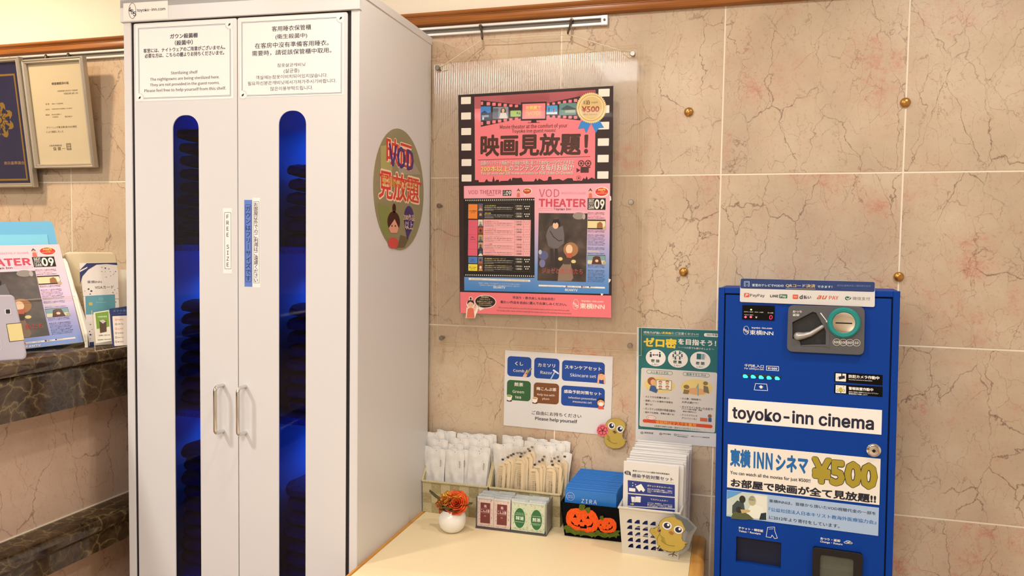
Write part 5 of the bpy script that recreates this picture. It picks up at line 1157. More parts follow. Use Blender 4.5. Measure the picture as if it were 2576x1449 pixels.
# lower lettering and lock
a = Art(KP, k6, base=.0003)
a.text('チケット・領収証', 210, 1068, 402, 1104, WHI, 1, .03); a.text('Ticket・Receipts', 210, 1098, 382, 1124, WHI, 1, .02); a.text('おつり・返却', 846, 1150, 1000, 1182, WHI, 1, .03); a.text('Change・Return', 844, 1180, 1018, 1206, WHI, 1, .02)
a.line([(436, 1070), (490, 1068), (492, 1100), (512, 1154), (490, 1158), (470, 1130), (462, 1150), (424, 1144), (436, 1070)], 4, WHI, 1); a.line([(446, 1084), (480, 1082)], 3, WHI, 1)
for x, y in ((1048, 1188), (1076, 1190), (1062, 1180)): a.oval(x-20, y-10, x+20, y+12, WHI, 1, line=4)
a.build('lower_lettering', kd, label='white ticket and change lettering')
c = KP.at(*a(1260, 470), 0)
b = MB(); b.lathe(c, [(0, -.0005), (.0145, -.0005), (.0145, .003), (.0125, .0045), (.011, .005), (.010, .0045), (.0095, .008), (.006, .0085), (0, .0085)], CHROME, 32, KP.n, cap=False); lk = b.build('lock', kr, smooth=True, label='chrome round lock')
b = MB(); b.lathe(c, [(0, .0086), (.0035, .0086), (.0035, .0094), (0, .0094)], BLK, 16, KP.n, cap=False); b.build('keyhole', lk)
# ------------------------------------------------------------------ table
TZ = -.98
tb = thing('side_table', (.34, -.35, FLOOR), 'cream topped side table with rounded oak edging beside the white cabinet', 'table')
OAK = noise_mat('oak_edge', '#c98d3e', '#dba656', 14, 4, .35, (4, .4, 4))
CRT = noise_mat('cream_laminate', '#eed9ae', '#f0deb7', 200, 3, .42, bump=.0002)
MB().box(-.030, -1.0, TZ-.028, .691, -.004, TZ, CRT).build('table_top', tb)
for (x0, x1) in ((-.0405, -.0305), (.6915, .724)):
    w_ = x1-x0; b = MB(); pr = [(x0, TZ-.028), (x0, TZ), (x1-min(.014, w_*.5), TZ), (x1-min(.005, w_*.25), TZ-.003), (x1, TZ-.010), (x1, TZ-.02), (x1-min(.006, w_*.25), TZ-.028)]
    b.prism([Vector((x, -1.0, z)) for x, z in pr], Vector((0, .996, 0)), OAK); b.build('oak_edging', tb, smooth=True)
for x, y in ((0.02, -.06), (.66, -.06), (.02, -.94), (.66, -.94)): MB().box(x-.022, y-.022, FLOOR, x+.022, y+.022, TZ-.029, OAK).build('leg', tb)
MB().box(.05, -.05, TZ-.10, .63, -.03, TZ-.029, OAK).build('apron', tb)

# ------------------------------------------------------------------ woven baskets
WV = noise_mat('woven_paper', '#988960', '#b5a67e', 420, 2, .75, bump=.0006); WV2 = noise_mat('woven_paper_pale', '#b3a57e', '#cdc09a', 420, 2, .75, bump=.0006)
def basket(x0, x1, label):
    y0, y1 = -.060, -.006; zf, zb = TZ+.088, TZ+.165
    t = thing('woven_basket', ((x0+x1)/2, -.033, TZ), label, 'basket', 'woven paper baskets')
    def side(name, fn, n, rows, htop):
        b = MB()
        for i in range(n):
            u0, u1 = i/n, (i+1)/n
            for j in range(rows):
                s_ = (i+j) % 2; off = .0009 if s_ else .0003
                def Q(u, w, o): return fn(u, w*htop(u)/1.0, o)
                g = .004
                v0, v1 = j/rows, (j+1)/rows; P = [Q(u0+g*0, v0, off), Q(u1, v0, off), Q(u1, v1, off), Q(u0, v1, off)]; P2 = [Q(u0, v0, -.002), Q(u1, v0, -.002), Q(u1, v1, -.002), Q(u0, v1, -.002)]
                b.add(P+P2, [(0,1,2,3), (7,6,5,4), (0,4,5,1), (1,5,6,2), (2,6,7,3), (3,7,4,0)], WV if s_ else WV2)
        b.build(name, t, bevel=.0006, seg=1)
    fl = .004   # front leans out a little
    side('front_panel', lambda u, z, o: Vector((x0+(x1-x0)*u, y0-o-z*.05, TZ+z)), 7, 3, lambda u: .084)
    side('side_panel', lambda u, z, o: Vector((x1+o-.002, y0+(y1-y0)*u, TZ+z)), 2, 3, lambda u: .084+(zb-zf)*u)
    side('side_panel', lambda u, z, o: Vector((x0-o+.002, y0+(y1-y0)*u, TZ+z)), 2, 3, lambda u: .084+(zb-zf)*u)
    side('back_panel', lambda u, z, o: Vector((x0+(x1-x0)*u, y1+o, TZ+z)), 7, 5, lambda u: .161)
    MB().box(x0, y0, TZ, x1, y1, TZ+.002, WV).build('base', t)
    rim = [Vector((x0, y0-.004, zf)), Vector((x1, y0-.004, zf)), Vector((x1, y1, zb)), Vector((x0, y1, zb))]
    b = MB()
    for k in range(4): b.tube([rim[k], rim[(k+1) % 4]], .0036, WV2, 8)
    b.build('rolled_rim', t, smooth=True)
    return t
basket(-.0385, .1515, 'left woven paper basket holding white razor packets')
basket(.1555, .3515, 'right woven paper basket holding wrapped combs and razor packets')
# razor packets
PKW = noise_mat('packet_white', '#dad8d4', '#e6e4e0', 22, 4, .42, bump=.010); rz = None; PKI = ink('#2a2a30')
def packet(x, y, z, lean, roll, yaw, label):
    global rz
    if rz is None:
        random.seed(3); w_, h_ = .056, .145
        def top(u, v):
            X = (u-.5)*w_; Z = v*h_; e = min(1, min(u, 1-u)*7)*min(1, min(v, 1-v)*9)
            th = .0022*e + .0022*e*math.exp(-((u-.55)/.2)**2)*(1 if v < .8 else .6)
            cr = .0012*e*math.sin(9*u+7*v)+.0010*e*math.sin(19*v-11*u)+.0006*e*math.sin(31*u*v)
            return Vector((X*(1+.03*math.sin(v*9)*(1 if v > .85 else .3)), -th-cr, Z + (.0015*math.sin(u*10) if v > .99 else 0)))
        def bot(u, v): p = top(u, v); return Vector((p.x, -p.y*.5, p.z))
        b = MB(); b.grid(top, 13, 22, PKW); b.grid(lambda u, v: bot(1-u, v), 13, 22, PKW)
        rz = b.build('razor_packet', smooth=True, fix=False, origin=(0,0,0)); rz.location = (0,0,0)
        pl = Plane((0, 0, 0), (1,0,0), (0,0,1)); a = Art(pl); a.mb = MB()
        vs_, fs_ = glyphs('RAZOR', .012); k = .0046
        a.mb.add([Vector((.016+(y_*k), -.0062, .118-(x_*k*1.35))) for x_, y_, _e in vs_], fs_, PKI)
        pr_ = a.mb.build('lettering', rz, fix=False)
        MB().lathe((.002, -.0016, .141), [(0, 0), (.0009, 0), (.0009, .0004), (0, .0004)], PKI, 8, Vector((0,-1,0)), cap=False).build('punch_mark', rz)
        o = rz; o.location = (x, y, z)
    else: o = copy_tree(rz, (x, y, z))
    o.rotation_euler = (lean, roll, yaw); o['label'] = label; o['category'] = 'packet'; o['group'] = 'white razor packets in the baskets'
zt = TZ+.004
# left basket: front row, middle row, back rows   (x, y, z lift, lean, roll)
B1 = [(-.010, -.050, .026, -.05, .02, 'front left'), (.050, -.050, .026, -.05, -.02, 'front middle'), (.110, -.049, .028, -.05, .06, 'front right'),
      (-.018, -.043, .030, -.04, -.03, 'second layer left'), (.056, -.044, .029, -.04, .03, 'second layer middle'), (.118, -.043, .033, -.05, -.02, 'second layer right'),
      (-.012, -.036, .050, -.04, .05, 'third layer left'), (.044, -.036, .040, -.05, -.03, 'third layer middle'), (.116, -.036, .038, -.03, .02, 'third layer right'),
      (-.003, -.028, .068, -.04, -.12, 'fourth layer left'), (.052, -.029, .056, -.04, .02, 'fourth layer middle'), (.116, -.029, .058, -.04, -.03, 'fourth layer right'),
      (.006, -.020, .072, -.03, .05, 'back left'), (.062, -.021, .066, -.03, .08, 'back middle'), (.120, -.020, .068, -.03, .01, 'back right'), (.132, -.013, .070, -.02, -.02, 'rearmost right'), (.082, -.013, .068, -.02, .03, 'rearmost middle')]
for x, y, dz, ln, ro, nm in B1: packet(x, y, zt+dz, ln, ro, random.uniform(-.06, .06), 'white paper packet printed RAZOR, %s in the left basket' % nm)
B2_ = [(.192, -.030, .052, -.03, -.08, 'front left'), (.240, -.030, .048, -.03, -.04, 'front middle'), (.298, -.030, .056, -.03, .02, 'front right'), (.330, -.028, .044, -.03, .10, 'far right'),
       (.205, -.022, .066, -.02, .03, 'behind left'), (.262, -.022, .062, -.02, .04, 'behind middle'), (.318, -.021, .064, -.02, .05, 'behind right'), (.205, -.014, .072, -.02, -.01, 'rearmost left'), (.268, -.013, .070, -.02, .04, 'rearmost middle'), (.330, -.013, .070, -.02, .05, 'rearmost right')]
for x, y, dz, ln, ro, nm in B2_: packet(x, y, zt+dz, ln, ro, random.uniform(-.06, .06), 'white paper packet printed RAZOR, %s in the right basket' % nm)
# combs in clear sleeves
CB_ = mat('comb_cream', '#e0c9a2', .45); CF_ = clear_mat('crinkled_film', '#ffffff', .18, .015, '#fbf6e8', boost=2.5)
comb0 = None
def comb(x, y, z, lean, roll, yaw, label):
    global comb0
    if comb0 is None:
        w_, h_ = .024, .118; b = MB(); 
        out = [(-w_/2, 0), (w_/2, 0), (w_/2, h_-.010), (w_/2-.006, h_), (-w_/2+.004, h_), (-w_/2, h_-.004)]
        n_ = 40; P = [(w_/2-.008, 0), (w_/2, 0), (w_/2, h_-.010), (w_/2-.006, h_), (-w_/2+.004, h_), (-w_/2, h_-.004), (-w_/2, h_-.007), (w_/2-.009, h_-.007)]
        b.prism([Vector((u, -.0012, v)) for u, v in P], Vector((0, .0024, 0)), CB_)
        for i in range(n_):
            zz = .002+i*(h_-.012)/n_; b.box(-w_/2, -.0010, zz, w_/2-.008, .0010, zz+.0017, CB_)
        comb0 = b.build('wrapped_comb', origin=(0,0,0)); comb0.location = (0,0,0)
        f_ = MB()
        def fn(u, v):
            X = (u-.5)*.034; Z = -.002+v*.145; e = .0022 if .05 < u < .95 else .0004
            e += .0007*math.sin(31*v+13*u)+(.0012*math.sin(47*v+23*u) if v > .82 else 0)
            return Vector((X*(1+.05*math.sin(18*v) if v > .8 else 1), -abs(e), Z))
        f_.grid(fn, 9, 26, CF_); f_.grid(lambda u, v: Vector((fn(u, v).x, .0018, fn(u, v).z)), 2, 4, CF_)
        f_.build('clear_sleeve', comb0, smooth=True, fix=False)
        MB().box(-.001, -.0050, .1275, .0055, -.0046, .1325, PKI).build('black_seal', comb0)
        b = MB(); vs_, fs_ = glyphs('この櫛は木粉を使用しています', .02); k = .0040
        b.add([Vector((.0005+y_*k, -.0042, .086-x_*k)) for x_, y_, _e in vs_], fs_, PKI)
        vs_, fs_ = glyphs('This comb contains wood powder', .02); b.add([Vector((-.0050+y_*k*.8, -.0042, .086-x_*k*.62)) for x_, y_, _e in vs_], fs_, PKI)
        b.build('lettering', comb0, fix=False); o = comb0; o.location = (x, y, z)
    else: o = copy_tree(comb0, (x, y, z))
    o.rotation_euler = (lean, roll, yaw); o['label'] = label; o['category'] = 'comb'; o['group'] = 'wrapped cream combs in the right basket'
FR_ = [(.181, .010, 'leftmost'), (.237, .022, 'second from left'), (.284, .004, 'third from left'), (.322, .008, 'rightmost')]
for k, (x, dz, nm) in enumerate(FR_):
    comb(x, -.0545, zt+.008+dz+.014, -.03, (.05, .0, -.06, .02)[k], 0, 'cream comb in a clear sleeve, front row, %s' % nm)
    for j in range(1, 6 if k != 2 else 5):
        xx = x + j*.0045+random.uniform(-.003, .003) + (.006 if k == 0 else 0)
        comb(xx, -.0545+j*.0040, zt+.012+dz+j*.0035+random.uniform(-.002, .004)+.012, -.03, (.02+.03*j if k == 0 else random.uniform(-.05, .05)), random.uniform(-.25, .1), 'cream comb in a clear sleeve, hidden behind the %s front comb' % nm)

# ------------------------------------------------------------------ tea bag box
bx0, bx1, by0, by1 = .1425, .3290, -.131, -.064; bh = .082
tx = thing('tea_box', ((bx0+bx1)/2, (by0+by1)/2, TZ), 'open grey-clear box packed with brown and green tea bags in front of the baskets', 'box')
GRB = clear_mat('grey_acrylic', '#c4c2c0', .05, .45, '#77757a'); DKG = mat('box_base', '#4a4448', .4)
MB().box(bx0-.002, by0-.002, TZ, bx1+.002, by1+.002, TZ+.004, DKG).build('base', tx, bevel=.0006)
MB().box(bx0-.002, by0, TZ+.004, bx0, by1, TZ+bh, GRB).build('side_wall', tx); MB().box(bx1, by0, TZ+.004, bx1+.002, by1, TZ+bh, mat('box_side', '#85827f', .35)).build('side_wall', tx)
MB().box(bx0, by1, TZ+.004, bx1, by1+.002, TZ+bh, GRB).build('back_wall', tx)
FOIL = noise_mat('foil_sachet', '#b9bfbf', '#d6dbdb', 40, 3, .35, bump=.002)
BRN, GRN = ink('#6e3430'), ink('#2f6a3c')
sw = .0445
TP0 = {}
def sachet(col, row, x, y, z, kind, label):
    key = kind
    if key not in TP0:
        b = MB(); n_ = 8
        def fr_(u, v): return Vector(((u-.5)*sw, -.0016*min(1, min(u, 1-u)*6)*min(1, min(v, 1-v)*8)-.0002, v*.076))
        b.grid(fr_, 7, 9, ink('#d8c4bc') if kind == 'plum' else ink('#c8cfb4')); b.grid(lambda u, v: Vector(((.5-u)*sw, .0012*min(1, min(u, 1-u)*6)*min(1, min(v, 1-v)*8), v*.076)), 5, 5, FOIL)
        b.box(-sw/2, -.0008, .0735, sw/2, .0008, .077, FOIL)
        o = b.build('tea_sachet', fix=False, origin=(0,0,0)); o.location = (0,0,0)
        pl = Plane((0, -.0019, 0), (1,0,0), (0,0,1)); a = Art(pl, base=.0001)
        class Loc:  # local mm coordinates
            pass
        def L(x, y): return ((x-22)/1000, (76-y)/1000)
        a2 = Art(pl, base=.0001); a2.__class__ = type('LArt', (Art,), {'__call__': lambda s, x, y: L(x, y)})
        if kind == 'plum':
            a2.rect(9, 12, 36, 66, ink('#8c4a42'), 1); a2.rect(10, 13, 35, 65, BRN, 2)
            a2.text('梅', 19, 17, 26, 25, ink('#dcbcc8'), 3, .02); a2.text('こんぶ茶', 10.5, 29, 34.5, 38, ink('#e8ccd0'), 3, .02); a2.line([(10, 27.5), (35, 27.5)], .5, ink('#b88a88'), 3); a2.line([(10, 40), (35, 40)], .5, ink('#b88a88'), 3); a2.oval(19, 45, 25, 49, ink('#b0705c'), 3)
            dots = [ink('#6a4a48'), ink('#a8605c')]
        else:
            a2.oval(8, 16, 37, 68, GRN, 2, n=36); up = kind == 'tea_down'
            a2.text('茶煎' if up else '煎茶', 12, 37, 34, 47, ink('#dfe8d8'), 3, .02, flip=up); a2.line([(11, 33), (34, 33)], .9, ink('#b8d0b4'), 3); a2.line([(11, 52), (34, 52)], .9, ink('#b8d0b4'), 3)
            a2.text('JAPANESE TEA', 13, 28 if up else 54, 32, 30.5 if up else 56.5, ink('#b8d0b4'), 3, .01)
            dots = [ink('#6c7c50'), ink('#8a9c68')]
        rr = random.Random(5)
        for i in range(110):
            u, v = rr.uniform(2, 42), rr.uniform(5, 74); inside = (8 < u < 37 and 11 < v < 67) if kind == 'plum' else ((u-22.5)/15.5)**2+((v-42)/27)**2 < 1
            if inside: continue
            w_ = rr.uniform(.5, 1.3); a2.poly([(u-w_, v), (u, v-w_*.8), (u+w_, v+.2), (u, v+w_*.7)], dots[i % 2], 1)
        for i in range(9): a2.rect(5+i*4.2, 3.6, 6.8+i*4.2, 4.6, TXT, 2)
        a2.build('print', o); TP0[key] = o
    else: o = copy_tree(TP0[key], (0,0,0))
    o.location = (x, y, z); o.rotation_euler = (random.uniform(-.02, .06) if row else -.02, random.uniform(-.015, .015), random.uniform(-.03, .03))
    o['label'] = label; o['category'] = 'tea bag'; o['group'] = 'tea bags in the grey box'
names = (('plum', 'brown plum kelp tea bag', 'far left column'), ('plum', 'brown plum kelp tea bag', 'second column'), ('tea_down', 'green tea bag with upside-down print', 'third column'), ('tea_up', 'green tea bag', 'right column'))
for c_, (kd_, nm, cn) in enumerate(names):
    x = bx0+.001+sw*(c_+.5)+(.0025 if c_ > 1 else 0)+c_*.0006
    for r_ in range(13):
        sachet(c_, r_, x+(random.uniform(-.0015, .0015) if r_ else 0), by0+.0025+r_*.0046, TZ+.005+(random.uniform(-.002, .004) if r_ else 0), kd_, '%s, %s, %s' % (nm, cn, 'front of the row' if r_ == 0 else 'behind the front one'))

# ------------------------------------------------------------------ flower vase
vs0 = Vector((.0895, -.170, TZ))
vt = thing('flower_vase', vs0, 'small round white vase with orange and yellow artificial roses on the table', 'vase')
pr = [(.0, 0), (.017, 0), (.024, .003), (.0325, .014), (.036, .027), (.0355, .040), (.031, .051), (.027, .056), (.027, .0575), (.025, .0565), (.026, .050), (.020, .020), (0, .012)]
MB().lathe(vs0, pr, mat('white_ceramic', '#efece6', .1, spec=.6), 40, cap=False).build('vase_body', vt, smooth=True)
def petal(b, c, d, up, ln, wd, m, cup=.4, n=6):
    d = d.normalized(); s_ = d.cross(up).normalized()
    def fn(u, v):
        w = wd*math.sin(math.pi*min(1, v*.8+.12))**.7*(u-.5)*2; r_ = ln*v
        return c + d*r_*math.cos(v*cup) + up*(r_*math.sin(v*cup*1.6)+abs(u-.5)**2*wd*1.2) + s_*w + up*.0012*math.sin(9*u+5*v)
    b.grid(fn, n, n, m)
def rose(c, r, m1, m2, up, name, lb, parent=vt):
    f = MB(); up = up.normalized(); x = up.orthogonal().normalized(); y = up.cross(x); k = 0
    for L_ in range(6):
        R_ = r*(.16+.17*L_); n_ = 2+L_; hh = r*(1.15-.09*L_)
        for i in range(n_):
            k += 1; q0 = 2*math.pi*i/n_+L_*.7; half = math.pi/n_*1.55; ph = random.random()*6
            def fn(u, v, R_=R_, q0=q0, half=half, hh=hh, ph=ph, L_=L_):
                t_ = (u-.5)*2; q = q0+half*t_*(.55+.45*math.sin(math.pi*min(1, v*.9+.1)))
                edge = 1-.28*abs(t_)**2.2
                rad = R_*(.25+.95*math.sin(min(v, .8)*math.pi*.62)) + (R_*.10+.0008*L_)*max(0, v-.72)*4 + .0008*math.sin(5*t_+ph)*v
                h = -r*.62 + hh*v*edge + .0007*math.sin(7*t_+ph)*v
                return c + (x*math.cos(q)+y*math.sin(q))*rad + up*h
            f.grid(fn, 9, 8, m1 if k % 4 else m2)
    f.build(name, parent, smooth=True, label=lb, fix=False, solid=.0003)
OR1 = noise_mat('petal_orange', '#c8401a', '#ee6a24', 60, 3, .6); OR2 = noise_mat('petal_rust', '#8c4a1c', '#cc7a2c', 70, 3, .65); YE1 = noise_mat('petal_yellow', '#d8962c', '#f2cc50', 60, 2, .6)
rose(vs0+Vector((.015, -.012, .080)), .021, OR1, OR1, Vector((.1, -.75, .5)), 'rose', 'bright orange rose'); rose(vs0+Vector((-.018, -.008, .083)), .018, OR2, YE1, Vector((-.4, -.5, .8)), 'rose', 'rust coloured rose')
rose(vs0+Vector((.000, .006, .094)), .017, YE1, OR1, Vector((0, .1, 1)), 'rose', 'yellow rose'); rose(vs0+Vector((-.028, -.008, .066)), .012, OR2, OR2, Vector((-.8, -.4, .2)), 'rose', 'small rust rose')
LF = noise_mat('leaf_olive', '#3c3a1c', '#6a6234', 50, 3, .6)
for d, ln, wd, z in ((Vector((-1, -.2, .35)), .052, .010, .072), (Vector((1, -.15, -.05)), .046, .012, .072), (Vector((-.2, -.9, .25)), .036, .016, .058), (Vector((.5, -.8, -.1)), .030, .014, .060)):
    b = MB(); petal(b, vs0+Vector((d.x*.012, d.y*.012, z)), d, Vector((0,0,1)), ln, wd, LF, .15, 9); b.build('leaf', vt, smooth=True, fix=False, solid=.0004)
MB().lathe(vs0, [(0, .04), (.024, .045), (.024, .054), (0, .060)], LF, 20, cap=False).build('stem_bunch', vt, smooth=True)

# ------------------------------------------------------------------ black felt box with pumpkins
fy0, fy1 = -.110, -.004; FZ = .088; BLF = noise_mat('black_felt', '#08080a', '#141416', 500, 2, .95, bump=.0006, spec=.1)
ft = thing('felt_box', (.44, -.057, TZ), 'black felt box decorated with two orange felt pumpkins, holding blue packets', 'box')
def trap(xa, xb, xa2, xb2, y, y2, name, th):
    b = MB(); b.add([Vector(p) for p in ((xa, y, TZ), (xb, y, TZ), (xb2, y2, TZ+FZ), (xa2, y2, TZ+FZ), (xa, y+th, TZ), (xb, y+th, TZ), (xb2, y2+th, TZ+FZ), (xa2, y2+th, TZ+FZ))], [(0,1,2,3), (7,6,5,4), (0,4,5,1), (1,5,6,2), (2,6,7,3), (3,7,4,0)], BLF); b.build(name, ft, bevel=.001, seg=2)
trap(.374, .520, .362, .522, fy0, fy0-.006, 'front_panel', .003); trap(.374, .520, .366, .522, fy1-.003, fy1-.003, 'back_panel', .003)
for (xa, xb) in ((.374, .363), (.517, .519)):
    b = MB(); b.add([Vector(p) for p in ((xa, fy0, TZ), (xa, fy1, TZ), (xb, fy1, TZ+FZ), (xb, fy0-.006, TZ+FZ), (xa+.003, fy0, TZ), (xa+.003, fy1, TZ), (xb+.003, fy1, TZ+FZ), (xb+.003, fy0-.006, TZ+FZ))], [(0,1,2,3), (7,6,5,4), (0,4,5,1), (1,5,6,2), (2,6,7,3), (3,7,4,0)], BLF); b.build('side_panel', ft)
MB().box(.374, fy0, TZ, .52, fy1, TZ+.003, BLF).build('base', ft)
FFP = Plane((.362, fy0-.0004, TZ), (1, 0, 0), (0, -.006, .088))
a = Art(FFP, (1380, 1140, 6.3)); ORF = noise_mat('orange_felt', '#e0501c', '#ee6226', 300, 2, .9, bump=.0006, spec=.1); GRF = noise_mat('green_felt', '#4c5a1e', '#5e6c28', 300, 2, .9, bump=.0006, spec=.1)
def felt(out, m, name, z0, th, holes=(), lb=None):
    b = MB(); b.prism([FFP.at(*a(*k), z0) for k in out], FFP.n*th, m, holes=[[FFP.at(*a(*k), z0) for k in h] for h in holes]); return b.build(name, ft, label=lb)
def blob(cx, cy, rx, ry, n=28, k=.04): return [(cx+rx*(1+k*math.cos(4*t_))*math.cos(t_), cy+ry*(1-k*math.cos(4*t_))*math.sin(t_)) for t_ in [2*math.pi*i/n for i in range(n)]]
tri = lambda x, y, s_: [(x-s_, y+s_*.9), (x+s_, y+s_), (x, y-s_)]
m1_ = [(355, 1062), (400, 1100), (415, 1130), (440, 1128), (455, 1142), (470, 1142), (472, 1118), (502, 1122), (506, 1146), (565, 1152), (572, 1124), (606, 1128), (608, 1152), (640, 1148), (655, 1136), (672, 1136), (712, 1076), (704, 1140), (680, 1172), (660, 1166), (640, 1168), (610, 1164), (606, 1192), (505, 1182), (500, 1160), (460, 1158), (410, 1142), (370, 1110)]
pk1 = [(280, 1010), (300, 930), (350, 880), (430, 868), (500, 872), (560, 880), (640, 890), (700, 905), (750, 950), (790, 1030), (800, 1110), (770, 1200), (700, 1245), (600, 1250), (480, 1240), (380, 1200), (310, 1140), (285, 1080)]
felt(pk1, ORF, 'pumpkin_applique', .0012, .003, holes=[tri(425, 985, 32), tri(630, 1005, 30), tri(523, 1058, 26), m1_], lb='large orange felt pumpkin')
m2_ = [(845, 1180), (900, 1200), (905, 1185), (922, 1188), (925, 1200), (960, 1196), (965, 1176), (985, 1180), (1000, 1160), (1025, 1130), (1020, 1175), (990, 1200), (960, 1212), (920, 1214), (880, 1208)]
felt([(785, 1060), (830, 1030), (900, 1018), (980, 1020), (1040, 1045), (1078, 1100), (1082, 1170), (1060, 1225), (990, 1250), (900, 1250), (830, 1220), (790, 1150)], ORF, 'pumpkin_applique', .0022, .003, holes=[tri(830, 1122, 18), tri(965, 1095, 18), tri(922, 1140, 11), m2_], lb='small orange felt pumpkin')
felt([(498, 800), (580, 808), (590, 835), (560, 890), (540, 885), (510, 890), (488, 870), (490, 830)], GRF, 'stem_applique', .0042, .002, lb='green felt stem'); felt([(580, 875), (605, 850), (660, 848), (668, 875), (660, 910), (640, 935), (610, 925), (600, 895)], GRF, 'leaf_applique', .0042, .002, lb='green felt leaf')
felt([(822, 985), (868, 975), (880, 1010), (862, 1045), (835, 1035), (818, 1010)], GRF, 'stem_applique', .0052, .002, lb='green felt stem')
felt([(240, 1160), (270, 1130), (320, 1132), (370, 1165), (420, 1210), (500, 1212), (560, 1215), (610, 1250), (680, 1235), (740, 1240), (760, 1205), (800, 1205), (830, 1240), (900, 1245), (960, 1262), (1020, 1250), (1060, 1215), (1125, 1208), (1140, 1225), (1105, 1250), (1140, 1285), (1090, 1295), (1085, 1330), (1050, 1305), (1000, 1312), (965, 1332), (960, 1305), (900, 1325), (860, 1315), (800, 1285), (760, 1300), (740, 1320), (730, 1295), (690, 1320), (670, 1300), (620, 1285), (560, 1280), (510, 1300), (500, 1275), (450, 1270), (430, 1285), (400, 1265), (350, 1240), (300, 1245), (280, 1240), (275, 1195), (245, 1180)], GRF, 'foliage_applique', .0052, .002, lb='green felt foliage')
# blue skin care packets
BP = mat('packet_blue', '#2a78cc', .35); bp0 = None
for i in range(24):
    x0_ = .370+i*.0010; y_ = -.100+i*.0038; z1 = -.8635+(.004 if i else 0)+i*.0011+random.uniform(-.0006, .0006)
    if i >= 2: z1 += .002
    b = MB()
    if bp0 is None:
        b.box(0, 0, 0, .133, .0016, .112, BP); bp0 = b.build('skincare_packet', bevel=.0004, seg=1, origin=(0,0,0)); o = bp0; 
        pl = Plane((0, 0, 0), (1,0,0), (0,0,1)); aa = Art(pl, base=.0003)
        aa.uvpoly(ell(.0150, .0945, .0105, .0105, 30), WH, 1, [ell(.0150, .0945, .0100, .0100, 30)])
        for t_, yy_ in (('おかえり', .0950), ('なさいませ', .0905)):
            vs_, fs_ = glyphs(t_, .02); k = .0034 if len(t_) == 4 else .0030; mx_ = max(v[0] for v in vs_); aa.mb.add([aa.at(.015+(x_-mx_/2)*k, yy_+q_*k, .0005) for x_, q_, _e in vs_], fs_, WH)
        xx_ = .043
        for ch in 'ZIRA':
            vs_, fs_ = glyphs(ch, .004); k = .0145; aa.mb.add([aa.at(xx_+x_*k, .0810+q_*k, .0005) for x_, q_, _e in vs_], fs_, WH); xx_ += max(v[0] for v in vs_)*k+.0035
        aa.build('lettering', o)
    else: o = bp0.copy(); COL.objects.link(o)
    o.location = (x0_, y_, z1-.112); o.rotation_euler = (-.03, 0, random.uniform(-.01, .01))
    tag(o, 'blue skin care packet in the felt box, %s' % ('front one with a white ring mark' if i == 0 else 'in the stack behind the front one'), 'packet', 'blue packets in the felt box')

# ------------------------------------------------------------------ white basket with prevention sets
WBM = mat('white_plastic', '#cfcac0', .35); wx0, wx1 = .531, .664; wX0, wX1 = .5225, .6655; wy0, wy1, wyT = -.178, -.045, -.197; WHz = .118
wbk = thing('plastic_basket', (.595, -.11, TZ), 'white perforated plastic basket full of white envelopes at the table corner', 'basket')
def panel4(P, nu, nv, name, th=.0018, rh=(.10, .12, .90, .80)):
    """P corners BL BR TR TL; grid of arched holes"""
    P = [Vector(p) for p in P]; n_ = (P[1]-P[0]).cross(P[3]-P[0]).normalized()
    def at(u, v): return (P[0]*(1-u)+P[1]*u)*(1-v)+(P[3]*(1-u)+P[2]*u)*v
    hs = []
    for i in range(nu):
        for j in range(nv):
            u0 = rh[0]+(rh[2]-rh[0])*(i+.12)/nu; u1 = rh[0]+(rh[2]-rh[0])*(i+.80)/nu; v0 = rh[1]+(rh[3]-rh[1])*(j+.1)/nv; v1 = rh[1]+(rh[3]-rh[1])*(j+.82)/nv
            q_ = [(u0, v0), (u1, v0), (u1, v1), ((u0*.45+u1*.55), v1-(v1-v0)*.10), ((u0*.75+u1*.25), v0+(v1-v0)*.6), (u0, v0+(v1-v0)*.25)]
            hs.append([at(*k) for k in q_])
    # tessellation works in a flat frame
    b = MB(); U = (P[1]-P[0]).normalized(); Vv = n_.cross(U); o_ = P[0]
    fl = lambda p: Vector(((p-o_).dot(U), (p-o_).dot(Vv), 0)); loops = [[fl(p) for p in P]]+[[fl(p) for p in h] for h in hs]
    tri_ = tessellate_polygon(loops); allp = P+[p for h in hs for p in h]; N_ = len(allp)
    b.add(allp+[p-n_*th for p in allp], list(tri_)+[tuple(N_+i for i in reversed(t_)) for t_ in tri_], WBM); q_ = 0
    for l in loops:
        L_ = len(l)
        for i in range(L_): b.f.append([q_+i, q_+(i+1) % L_, N_+q_+(i+1) % L_, N_+q_+i]); b.fm.append(0)
        q_ += L_
    b.build(name, wbk)
zT = TZ+WHz; zTb = TZ+.132
panel4([(wx0, wy0, TZ+.001), (wx1, wy0, TZ+.001), (wX1, wyT, zT), (wX0, wyT, zT)], 6, 5, 'front_panel')
panel4([(wx1, wy0, TZ+.001), (wx1+.015, wy1, TZ+.001), (wX1+.0165, wy1+.012, zTb), (wX1, wyT, zT)], 6, 5, 'side_panel')
panel4([(wx0+.015, wy1, TZ+.001), (wx0, wy0, TZ+.001), (wX0, wyT, zT), (wX0+.014, wy1+.012, zTb)], 6, 5, 'side_panel')
panel4([(wx1+.015, wy1, TZ+.001), (wx0+.015, wy1, TZ+.001), (wX0+.014, wy1+.012, zTb), (wX1+.0165, wy1+.012, zTb)], 6, 5, 'back_panel')
MB().box(wx0, wy0, TZ, wx1, wy1, TZ+.002, WBM).build('base', wbk)
